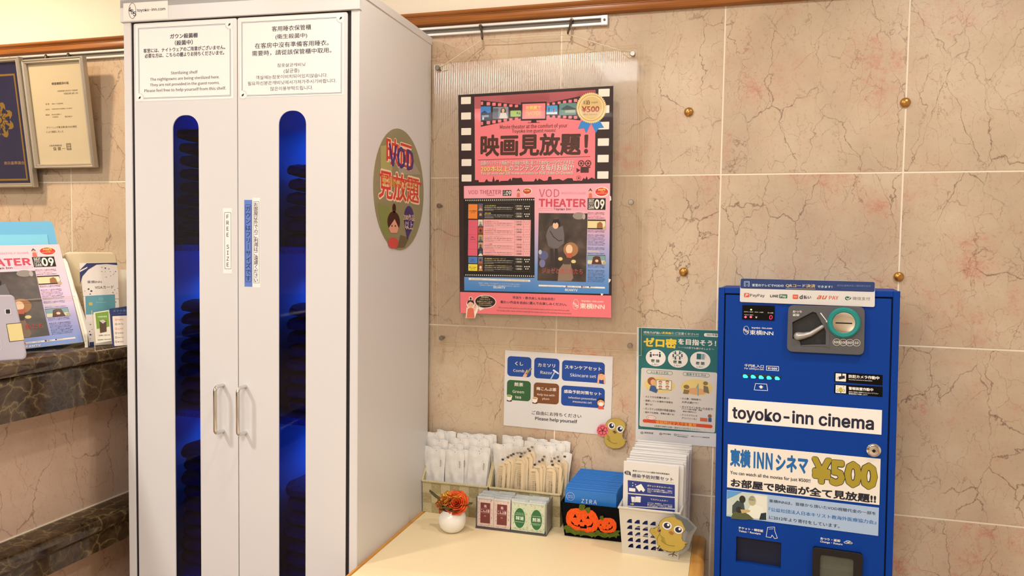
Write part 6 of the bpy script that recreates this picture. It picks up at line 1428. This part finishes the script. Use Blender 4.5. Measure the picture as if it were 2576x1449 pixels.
b = MB(); R4 = [Vector((wX0, wyT, zT)), Vector((wX1, wyT, zT)), Vector((wX1+.0165, wy1+.012, zTb)), Vector((wX0+.014, wy1+.012, zTb))]; b.tube([R4[0], R4[0].lerp(R4[1], .5), R4[1], R4[1].lerp(R4[2], .5), R4[2], R4[2].lerp(R4[3], .5), R4[3], R4[3].lerp(R4[0], .5)], .0032, WBM, 8, closed=True); b.build('rim', wbk, smooth=True)
# envelopes
ENV = mat('envelope_film', '#dad8d6', .3, coat=.3); PAP = mat('envelope_paper', '#dedcda', .5); eo = None
EPl = Plane((.5300, -.1700, TZ+.006), (1, 0, .004), (0, -.10, 1)); nE = 20
for i in range(nE):
    f_ = i/(nE-1); yy_ = -.160+f_*.108; x0_ = .5310+f_*.0160+random.uniform(-.0015, .0015)
    if i == 0:
        b = MB(); b.box(0, 0, 0, .131, .003, .218, PAP); eo = b.build('prevention_set', bevel=.0008, seg=1, origin=(0,0,0)); o = eo
    elif i == 1:
        b = MB(); b.box(0, 0, 0, .137, .0030, .212, ENV); e2 = b.build('prevention_set', bevel=.0012, seg=1, origin=(0,0,0)); o = e2
    else: o = e2.copy(); COL.objects.link(o)
    if i == 0: o.location = (.5275, -.1660, TZ+.007)
    else: o.location = (x0_, yy_, TZ+.008+f_*.030+random.uniform(-.003, .004))
    o.rotation_euler = (.03, random.uniform(-.012, .016) if i else .006, random.uniform(-.008, .008) if i else 0)
    tag(o, 'white infection prevention set envelope, %s' % ('front one with printed cover' if i == 0 else 'plain one in the stack behind the printed one'), 'envelope', 'white envelopes in the plastic basket')
# cover print of the front envelope
from mathutils import Euler
Rm_ = Euler((.03, .006, 0)).to_matrix(); fp = Plane(Vector(eo.location)+Rm_ @ Vector((0, 0, 0)), Rm_ @ Vector((1, 0, 0)), Rm_ @ Vector((0, 0, 1)))
a = Art(fp, (1550, 1100, 4.529), base=.0004); NVE = ink('#2a3a86')
a.poly([(132, 488), (668, 542), (668, 678), (134, 632)], NVE, 0); a.poly([(134, 645), (668, 692), (668, 812), (130, 776)], NVE, 0); a.poly([(130, 790), (668, 826), (668, 1400), (130, 1380)], NVE, 0)
a.oval(95, 378, 165, 430, ink('#3a3a4c'), 1); a.poly([(140, 422), (165, 412), (172, 438)], ink('#3a3a4c'), 1); a.text('衛生', 112, 390, 150, 402, WHI, 2); a.text('対策', 112, 408, 150, 420, WHI, 2)
a.rect(148, 575, 218, 620, WHI, 1); a.poly([(220, 560), (285, 530), (330, 600), (310, 625), (285, 600), (262, 620)], WHI, 1)
a.poly([(170, 675), (215, 680), (222, 740), (178, 738)], WHI, 1); a.poly([(222, 672), (282, 676), (278, 742), (210, 736)], WHI, 2); a.line([(215, 685), (210, 736)], 2, NVE, 3); a.poly([(160, 755), (185, 755), (185, 745), (205, 762), (185, 775), (185, 766), (160, 764)], ink('#d8d060'), 1)
for x, y in ((190, 520), (188, 550), (222, 538)): a.oval(x-6, y-6, x+6, y+6, WHI, 1, n=8)
a.line([(178, 468), (655, 518)], 4, ink('#cfc878'), 1); 
pp = a.mb.build('printed_panels', eo, fix=False); a.mb = MB()
a.text('新型コロナウイルス感染予防対策実施中', 190, 376, 608, 424, TXT, 1, .015)
a.text('感染予防対策セット', 182, 418, 652, 495, ink('#26285a'), 1, .014); a.text('ポケットタオルペーパー', 354, 546, 640, 582, ink('#e8e4b8'), 1, .02); a.text('マスクシェルター', 392, 700, 592, 730, ink('#e8e4b8'), 1, .02)
for t_, y in (('何かと水での手洗いの後に、ご使用く', 578), ('ださい。持ち運びにも便利なサイズ', 598), ('です。', 618), ('マスクの一時保管や、そのままゴミ', 736), ('箱へ捨てることも可能です。直接置', 754), ('かずに衛生的、とても便利です。', 772)): a.text(t_, 356, y, 640 if len(t_) > 5 else 400, y+16, WHI, 1, .015)
a.text('感染症予防啓発カード', 400, 852, 530, 868, WHI, 1, .01)
for k in range(4): a.poly([(230, 930+k*90), (420, 940+k*90), (420, 952+k*90), (230, 942+k*90)], WHI, 1)
# glyph placement lies on the tilted cover; undo the envelope's own rotation for the child mesh
for ob_ in (pp, a.mb.build('lettering', eo, fix=False)):
    Mi = Rm_.inverted()
    for v in ob_.data.vertices: v.co = Mi @ v.co
a.mb = MB()
# chick on the basket
cy_ = wyT - .004
CPn = Plane((.6, -.2035, -.91), (1, 0, 0), (0, -.10, 1))
def q2(u, v):
    cx, cy, s_ = 632, 1078, 300; return (cx+(u*math.cos(.10)-v*math.sin(.10))*s_*1.02, cy+(v*math.cos(.1)+u*math.sin(.16))*s_*.76)
chick(CPn, (1550, 1100, 4.529), q2, 'yellow cartoon chick cut-out with a grey cap fixed to the white plastic basket', hat=True, feet=True, th=.0012)
# ------------------------------------------------------------------ framed certificates on the left
SIL = mat('silver_frame', '#b9b2a6', .32, .6); GLS = clear_mat('frame_glass', '#f4f4f2', .02)
def frame(bl, w_, h_, tilt, label, paper, bw=.014, skew=0):
    pl = Plane(bl, (math.cos(skew), 0, math.sin(skew)), (0, -math.sin(tilt), math.cos(tilt)))
    t = thing('framed_certificate', pl.at(w_/2, 0, 0), label, 'certificate', 'silver framed certificates hanging from the rail')
    def moul(p0, p1, q1_, q0):   # mitred profile strip: outer edge p0-p1, inner edge q0-q1
        b = MB(); pr = [(0, -.012), (0, .004), (.25, .009), (.55, .006), (.75, .007), (1, .002), (1, -.012)]
        A_ = [pl.at(p0[0]+(q0[0]-p0[0])*s_, p0[1]+(q0[1]-p0[1])*s_, o_) for s_, o_ in pr]; B_ = [pl.at(p1[0]+(q1_[0]-p1[0])*s_, p1[1]+(q1_[1]-p1[1])*s_, o_) for s_, o_ in pr]
        n_ = len(pr); b.add(A_+B_, [(i, (i+1) % n_, n_+(i+1) % n_, n_+i) for i in range(n_)]+[list(range(n_)), [n_+i for i in range(n_)][::-1]], SIL); b.build('frame_rail', t)
    O = [(0, 0), (w_, 0), (w_, h_), (0, h_)]; I = [(bw, bw), (w_-bw, bw), (w_-bw, h_-bw), (bw, h_-bw)]
    for k in range(4): moul(O[k], O[(k+1) % 4], I[(k+1) % 4], I[k])
    b = MB(); b.prism([pl.at(*p_, -.010) for p_ in I], pl.n*.006, paper); pp_ = b.build('picture', t)
    b = MB(); b.prism([pl.at(*p_, -.003) for p_ in I], pl.n*.001, GLS); b.build('glass', t)
    return t, pl, pp_
t_, pl, pp_ = frame((-1.409, -.030, -.012), .238, .340, math.radians(7), 'silver framed certificate on cream paper, next to the cabinet', ink('#f1e3c8'), skew=.004)
a = Art(Plane(pl.at(0, 0, -.0038), pl.u, pl.v), (0, 90, 3.533), base=.0001); T2 = ink('#6e6454')
a.text('検査確認済の証', 458, 410, 610, 434, T2, 1, .02)
for t1, x0, x1, y in (('大阪府知事 吉村洋文 平成30年', 508, 690, 482), ('令和元年 8月 1日', 565, 690, 506), ('名 称', 405, 438, 602), ('東横イン大阪船場東', 460, 560, 598), ('所在地', 405, 440, 650), ('大阪府大阪市中央区備後町1丁目1番20号', 460, 640, 642), ('開設者', 405, 440, 698), ('株式会社東横イン', 460, 548, 694), ('代表取締役', 465, 518, 716), ('黒田 麻衣子', 576, 644, 712)):
    a.text(t1, x0, y, x1, y+11, T2, 1)
a.text('クリーニング業法第5条の2の規定', 412, 800, 682, 822, T2, 1, .004); a.text('により確認しました', 412, 842, 562, 862, T2, 1, .004); a.text('大阪市保健所長', 438, 972, 550, 980, T2, 1); a.text('保 健 一', 472, 992, 580, 1014, T2, 1, .004)
a.rect(588, 956, 635, 1014, T2, 1, line=3)
for k in range(3): a.text('府知事', 594, 962+k*17, 630, 976+k*17, T2, 1, .01)
a.build('lettering', pp_)
fb = Plane((-1.409, -.030, -.012), (1,0,0), (0,0,1))
t_, pl, pp_ = frame((-1.640, -.034, -.072), .232, .408, math.radians(7), 'silver framed navy certificate with a golden emblem at the left edge', ink('#191a55'), skew=.002)
a = Art(Plane(pl.at(0, 0, -.0038), pl.u, pl.v), (0, 90, 3.533), base=.0001); GD = mat('gold_print', '#a8842f', .4, .3)
q0, q1_ = a(-258, 360), a(250, 1285)
for e, w_ in ((0, .006),):
    o_ = [(q0[0], q1_[1]), (q1_[0], q1_[1]), (q1_[0], q0[1]), (q0[0], q0[1])]; i_ = [(q0[0]+w_, q1_[1]+w_), (q1_[0]-w_, q1_[1]+w_), (q1_[0]-w_, q0[1]-w_), (q0[0]+w_, q0[1]-w_)]; a.uvpoly(o_, GD, 1, [i_])
cx, cy = a(-4, 750); 
P = []
for k in range(16):
    q = math.radians(22.5*k+11.25); r_ = .036 if k % 2 else .024; P.append((cx+r_*math.cos(q), cy+r_*math.sin(q)))
a.uvpoly(P, GD, 1)
for k in range(8):
    q = math.radians(45*k+22.5); c_, s_ = math.cos(q), math.sin(q)
    def R(r_, t__): return (cx+r_*c_-t__*s_, cy+r_*s_+t__*c_)
    a.uvpoly([R(.020, -.002), R(.044, -.005), R(.040, -.016), R(.055, -.009), R(.060, 0), R(.055, .009), R(.040, .016), R(.044, .005), R(.020, .002)], GD, 1)
a.uvpoly(ell(cx, cy, .014, .014), ink('#191a55'), 2); a.uvpoly(ell(cx, cy, .010, .010), GD, 3)
for k in range(8):
    q = math.radians(45*k); c_, s_ = math.cos(q), math.sin(q); a.uvpoly([(cx+.012*c_-.0012*s_, cy+.012*s_+.0012*c_), (cx+.012*c_+.0012*s_, cy+.012*s_-.0012*c_), (cx+.036*c_+.0006*s_, cy+.036*s_-.0006*c_), (cx+.036*c_-.0006*s_, cy+.036*s_+.0006*c_)], ink('#191a55'), 3)
a.build('emblem', pp_, label='gold emblem and border')
a.text('表示基準適合', 34, 1113, 216, 1148, mat('gold_text', '#b08a5c', .5), 1, .02); a.build('lettering', pp_)

# ------------------------------------------------------------------ things on the reception counter
def lean_plane(base, heading, lean):
    d = Vector((math.sin(heading), math.cos(heading), 0)); back = Vector((-math.cos(heading), math.sin(heading), 0))
    return Plane(base, d, Vector((0,0,1))*math.cos(lean)+back*math.sin(lean))
def hom(q):
    """projective map from the unit square (0,0)=TL,(1,1)=BR to picture points"""
    (x0, y0), (x1, y1), (x2, y2), (x3, y3) = q
    dx1, dx2, dx3 = x1-x2, x3-x2, x0-x1+x2-x3; dy1, dy2, dy3 = y1-y2, y3-y2, y0-y1+y2-y3
    den = dx1*dy2-dx2*dy1; g = (dx3*dy2-dx2*dy3)/den; h = (dx1*dy3-dx3*dy1)/den
    return lambda u, v: (((x1-x0+g*x1)*u+(x3-x0+h*x3)*v+x0)/(g*u+h*v+1), ((y1-y0+g*y1)*u+(y3-y0+h*y3)*v+y0)/(g*u+h*v+1))
def foot(pl, x, z=CT+.002):
    lo, hi = 600, 1000
    for _ in range(30):
        m_ = (lo+hi)/2
        if pl.px(x, m_).z > z: lo = m_
        else: hi = m_
    return (x, lo)
# magazine: corner points of the visible cover, extended left past the frame
MPl = lean_plane((-.742, -.505, CT+.012), math.radians(31), math.radians(26))
MQ = [(-108, 621), (148, 616), (209, 862), (-60, 893)]
mh = hom(MQ)
MBK = lean_plane(MPl.at(0, 0, -.004), math.radians(31), math.radians(26))
def mp(u, v, off=0): return MPl.px(*mh(u, v), off)
gx = thing('magazine_holder', MPl.at(0, 0, -.02), 'clear and white leaflet holder standing on the counter with the film guide in it', 'holder')
b = MB(); P = [mp(-.02, .1, -.006), mp(1.0, .1, -.006), mp(1.0, .99, -.006), mp(-.02, .99, -.006)]; b.prism(P, MPl.n*-.002, CLEAR); b.build('back_plate', gx)
b = MB(); P = [mp(-.02, .56, .010), mp(1.02, .56, .010), mp(1.02, 1.0, .010), mp(-.02, 1.0, .010)]; b.prism(P, MPl.n*.002, clear_mat('clear_polystyrene', '#fbfbfa', .1, boost=.03)); b.build('front_plate', gx); b = MB(); b.tube([P[0], P[1], P[2], P[3]], .0011, EDGE, 4); b.build('plate_edge', gx, label='pale polished edge')
# white side cheek
WPL = mat('white_cheek', '#efe9dd', .3)
prf = [(155, 652), (163, 651), (170, 662), (190, 730), (219, 815), (221, 875), (218, 880), (213, 880), (213, 866), (158, 655)]
b = MB(); A_ = [MPl.px(*q_, .0) for q_ in prf]; b.prism(A_, MPl.n*.004, WPL); b.build('side_cheek', gx, bevel=.001, seg=1)
MG = grad_mat('magazine_print', [(0, '#5f90dc'), (.3, '#a9a4dc'), (.55, '#e4c2dc'), (.8, '#f4ccd6'), (1, '#f6d2d8')])
b = MB(); b.prism([mp(0, 0), mp(1, 0), mp(1, 1), mp(0, 1)], MPl.n*.003, MG); mgz = b.build('magazine', label='film guide magazine with a dusky cover picture standing in the clear holder', cat='magazine')
# its cover uses the same print as the poster guide, laid on the magazine
c0 = GA.uv(1347, 463.5); c1_ = GA.uv(1535, 738)
def place(a_, b_, off):
    u = (a_-c0[0])/(c1_[0]-c0[0]); v = (b_-c0[1])/(c1_[1]-c0[1]); x, y = mh(u, v); return MPl.px(x, y, .003+off)
cover(Art(GA, base=.0002, step=.00012, place=place), mgz, 0, 0, 1)
# blue document stand behind the magazine
BPl = lean_plane((-.80, -.47, CT), math.radians(31), math.radians(14))
b = MB(); b.prism([BPl.px(*q_) for q_ in [(-130, 560), (126, 556), (134, 565), (150, 640), foot(BPl, 180), foot(BPl, -70)]], BPl.n*-.0015, mat('blue_folder', '#6fc0ea', .35)); bf = b.build('blue_folder', label='light blue plastic folder leaning behind the magazine', cat='folder')
b = MB(); b.prism([BPl.px(*q_, .0006) for q_ in [(-130, 592), (118, 590), foot(BPl, 165, CT+.006), foot(BPl, -70, CT+.006)]], BPl.n*.0008, mat('cyan_paper', '#86d8f4', .5)); b.build('inner_sheet', bf, label='brighter blue sheet')
# pale sensor device at the front left
DPl = lean_plane((-.668, -.640, CT), math.radians(28), math.radians(14))
DV = mat('device_shell', '#b4aeba', .35)
dq = [(-70, 742), (30, 741), (37, 747), (40, 757), (53, 812), (68, 890), (66, 900), (58, 905), (-60, 914)]
b = MB(); b.prism([DPl.px(*q_) for q_ in dq], DPl.n*-.030, DV); dv = b.build('counter_device', bevel=.004, seg=3, label='pale lilac plastic device with a yellow sticker and small dark sensor window', cat='device')
a = Art(DPl, (0, 580, 4.53), base=.0003); a.rect(52, 896, 128, 954, ink('#d8d4dc'), 1, r=8); a.rect(64, 900, 116, 946, ink('#14141a'), 2, r=8); a.poly([(70, 1064), (243, 1048), (278, 1250), (106, 1270)], ink('#222228'), 1); a.poly([(76, 1070), (241, 1055), (275, 1246), (112, 1263)], ink('#dccb8e'), 2)
a.line([(-60, 1250), (0, 1245), (14, 1330), (5, 1362), (-60, 1372)], 4, ink('#d8d4dc'), 1); a.build('device_front', dv, label='sensor window and yellow sticker')
# cream machine behind, leaflet stand, leaflets
RPl = lean_plane((-.745, -.335, CT), math.radians(28), math.radians(8))
CRM_ = mat('cream_plastic', '#e6d6b2', .3)
b = MB(); b.prism([RPl.px(*q_) for q_ in [(162, 640), (172, 633), (286, 634), (294, 642), (297, 665), foot(RPl, 303), foot(RPl, 214), (170, 664)]], RPl.n*-.06, CRM_); b.build('cream_stand', bevel=.006, seg=4, label='cream rounded plastic stand behind the credit card leaflet', cat='stand')
VPl = lean_plane((-.700, -.425, CT+.003), math.radians(27), math.radians(12))
vq = [(199.7, 662), (293.9, 660.7), foot(VPl, 303), foot(VPl, 224)]; vh = hom(vq)
b = MB(); b.prism([VPl.px(*q_) for q_ in vq], VPl.n*.002, ink('#e3dcd6')); vl = b.build('card_leaflet', label='tall white leaflet for a credit card with dark dots and navy corner', cat='leaflet')
a = Art(VPl, (180, 600, 4.83), base=.0022); NVL = ink('#2b3566')
a.poly([(96, 385), (180, 302), (548, 296), (552, 325), (420, 312), (300, 320), (200, 380), (130, 460), (100, 560)], NVL, 0); a.poly([(96, 390), (190, 345), (186, 362), (98, 410)], ink('#e3dcd6'), 1)
a.text('東横INN', 185, 510, 360, 548, ink('#4a4652'), 1, -.002); a.text('VISAカード', 278, 572, 505, 615, ink('#4a4652'), 1, -.002)
a.poly([(163, 700), (522, 680), (530, 905), (170, 926)], ink('#5d9aa8'), 1); a.text('VISA', 325, 715, 378, 755, ink('#8abcc6'), 2, slant=.2); a.rect(205, 778, 252, 814, ink('#c8b258'), 2, r=6); a.line([(295, 778), (415, 776)], 3, ink('#b8d4d8'), 2)
rr = random.Random(4)
for x, y, s_ in [(364, 352, 6), (406, 362, 12), (450, 372, 8), (362, 402, 6), (405, 405, 5), (466, 405, 6), (530, 402, 8), (472, 456, 6), (418, 470, 6), (502, 440, 5), (512, 424, 5), (202, 616, 14), (236, 640, 16), (222, 676, 10), (108, 660, 7), (155, 640, 6), (126, 655, 5), (520, 625, 7), (498, 658, 8), (546, 670, 5), (558, 608, 6), (142, 706, 6), (128, 770, 7), (122, 812, 7), (536, 735, 6), (560, 735, 7), (533, 772, 7), (225, 1046, 9), (215, 1130, 10), (225, 1170, 14), (245, 1105, 6), (222, 1218, 6)]:
    a.poly([(x-s_, y), (x, y-s_*.8), (x+s_, y), (x, y+s_*.8)], ink('#2c3050'), 2)
a.poly([(214, 1262), (268, 1255), (270, 1310), (216, 1316)], NVL, 2); a.build('print', vl)
KPl = lean_plane((-.672, -.500, CT), math.radians(30), math.radians(10))
kh = thing('card_stand', KPl.at(0, 0, -.01), 'small clear stand holding a green business card and a navy payment card on the counter', 'stand')
b = MB(); b.prism([KPl.px(*q_, .004) for q_ in [(229, 781), (335, 764), (338, 868), (238, 884)]], KPl.n*.0015, CLEAR); b.build('front_plate', kh); b = MB(); b.tube([KPl.px(*q_, .0055) for q_ in [(229, 781), (238, 884), (338, 868)]], .001, EDGE, 4); b.build('plate_edge', kh, label='pale polished edge')
b = MB(); b.prism([KPl.px(*q_, -.002) for q_ in [(233, 785), (262, 762), (292, 775), (335, 766), (338, 866), (241, 880)]], KPl.n*-.0015, CLEAR); b.build('back_plate', kh)
b = MB(); b.prism([KPl.px(*q_) for q_ in [(235, 786), (274, 780), (280, 857), (241, 864)]], KPl.n*.0008, ink('#eae6d8')); c1 = b.build('business_card', label='small green and white business card in the clear stand', cat='card')
a = Art(KPl, (180, 600, 4.83), base=.0010); a.poly([(286, 908), (446, 884), (458, 1070), (306, 1100)], ink('#7aa43c'), 0); a.text('大浴場付客室', 314, 938, 428, 962, WHI, 1, .02); a.poly([(335, 1000), (420, 990), (425, 1132), (345, 1150)], ink('#5a4436'), 1); a.poly([(335, 1000), (380, 985), (420, 1005), (380, 1035)], ink('#c8c4c0'), 2)
a.text('お問い合わせ', 330, 1166, 465, 1184, TXT, 1, .01); a.text('toyoko-inn.com', 316, 1216, 476, 1240, TXT, 1, .02); a.build('print', c1)
b = MB(); b.prism([KPl.px(*q_, .0012) for q_ in [(275, 777), (335, 768), (338, 864), (283, 874)]], KPl.n*.0008, ink('#26366a')); c2 = b.build('payment_card', label='navy card with payment marks in the clear stand beside the cabinet', cat='card')
a = Art(KPl, (180, 600, 4.83), base=.0022); a.rect(492, 945, 760, 1290, ink('#eee2da'), 0, r=12)
for y, t1, m in ((975, 'PayPay', '#c8503c'), (1028, 'LINE Pay', '#1f3c30'), (1084, 'au PAY', '#d8604c'), (1138, 'merpay', '#444444'), (1190, 'Bank Pay', '#444444'), (1242, '銀行支付', '#445080')): a.oval(524, y, 548, y+26, ink(m), 1, line=4); a.text(t1, 554, y+2, 625, y+24, ink(m), 1, .01)
for k in range(6): a.oval(672, 970+k*46, 700, 996+k*46, ink('#a8344c'), 1)
a.text('スマホ決済', 500, 868, 690, 888, ink('#7f9fd0'), 1); a.text('ご利用いただけます', 555, 900, 690, 916, ink('#7f9fd0'), 1); a.build('print', c2)
QPl = lean_plane((-.700, -.33, CT), math.radians(30), math.radians(3))
b = MB(); b.prism([QPl.px(*q_) for q_ in [(296, 678), (345, 679), foot(QPl, 350), foot(QPl, 303)]], QPl.n*-.004, ink('#f4ecd8')); b.build('white_card_stand', label='plain white card standing between the leaflet and the cabinet', cat='card')
b = MB(); b.prism([QPl.px(*q_, .01) for q_ in [(317, 703), (335, 700), (338, 775), (319, 772)]], QPl.n*-.003, ink('#c9a07c')); bb2 = b.build('tan_leaflet', label='small tan leaflet edge beside the white cabinet', cat='leaflet')
a = Art(QPl, (180, 600, 4.83), base=.0101)
for k in range(7): a.line([(676, 545+k*36), (700, 560+k*36)], 4, ink('#6a4a34'), 0)
a.build('print', bb2)
_fo.hide_render = True; bpy.data.objects.remove(_fo)
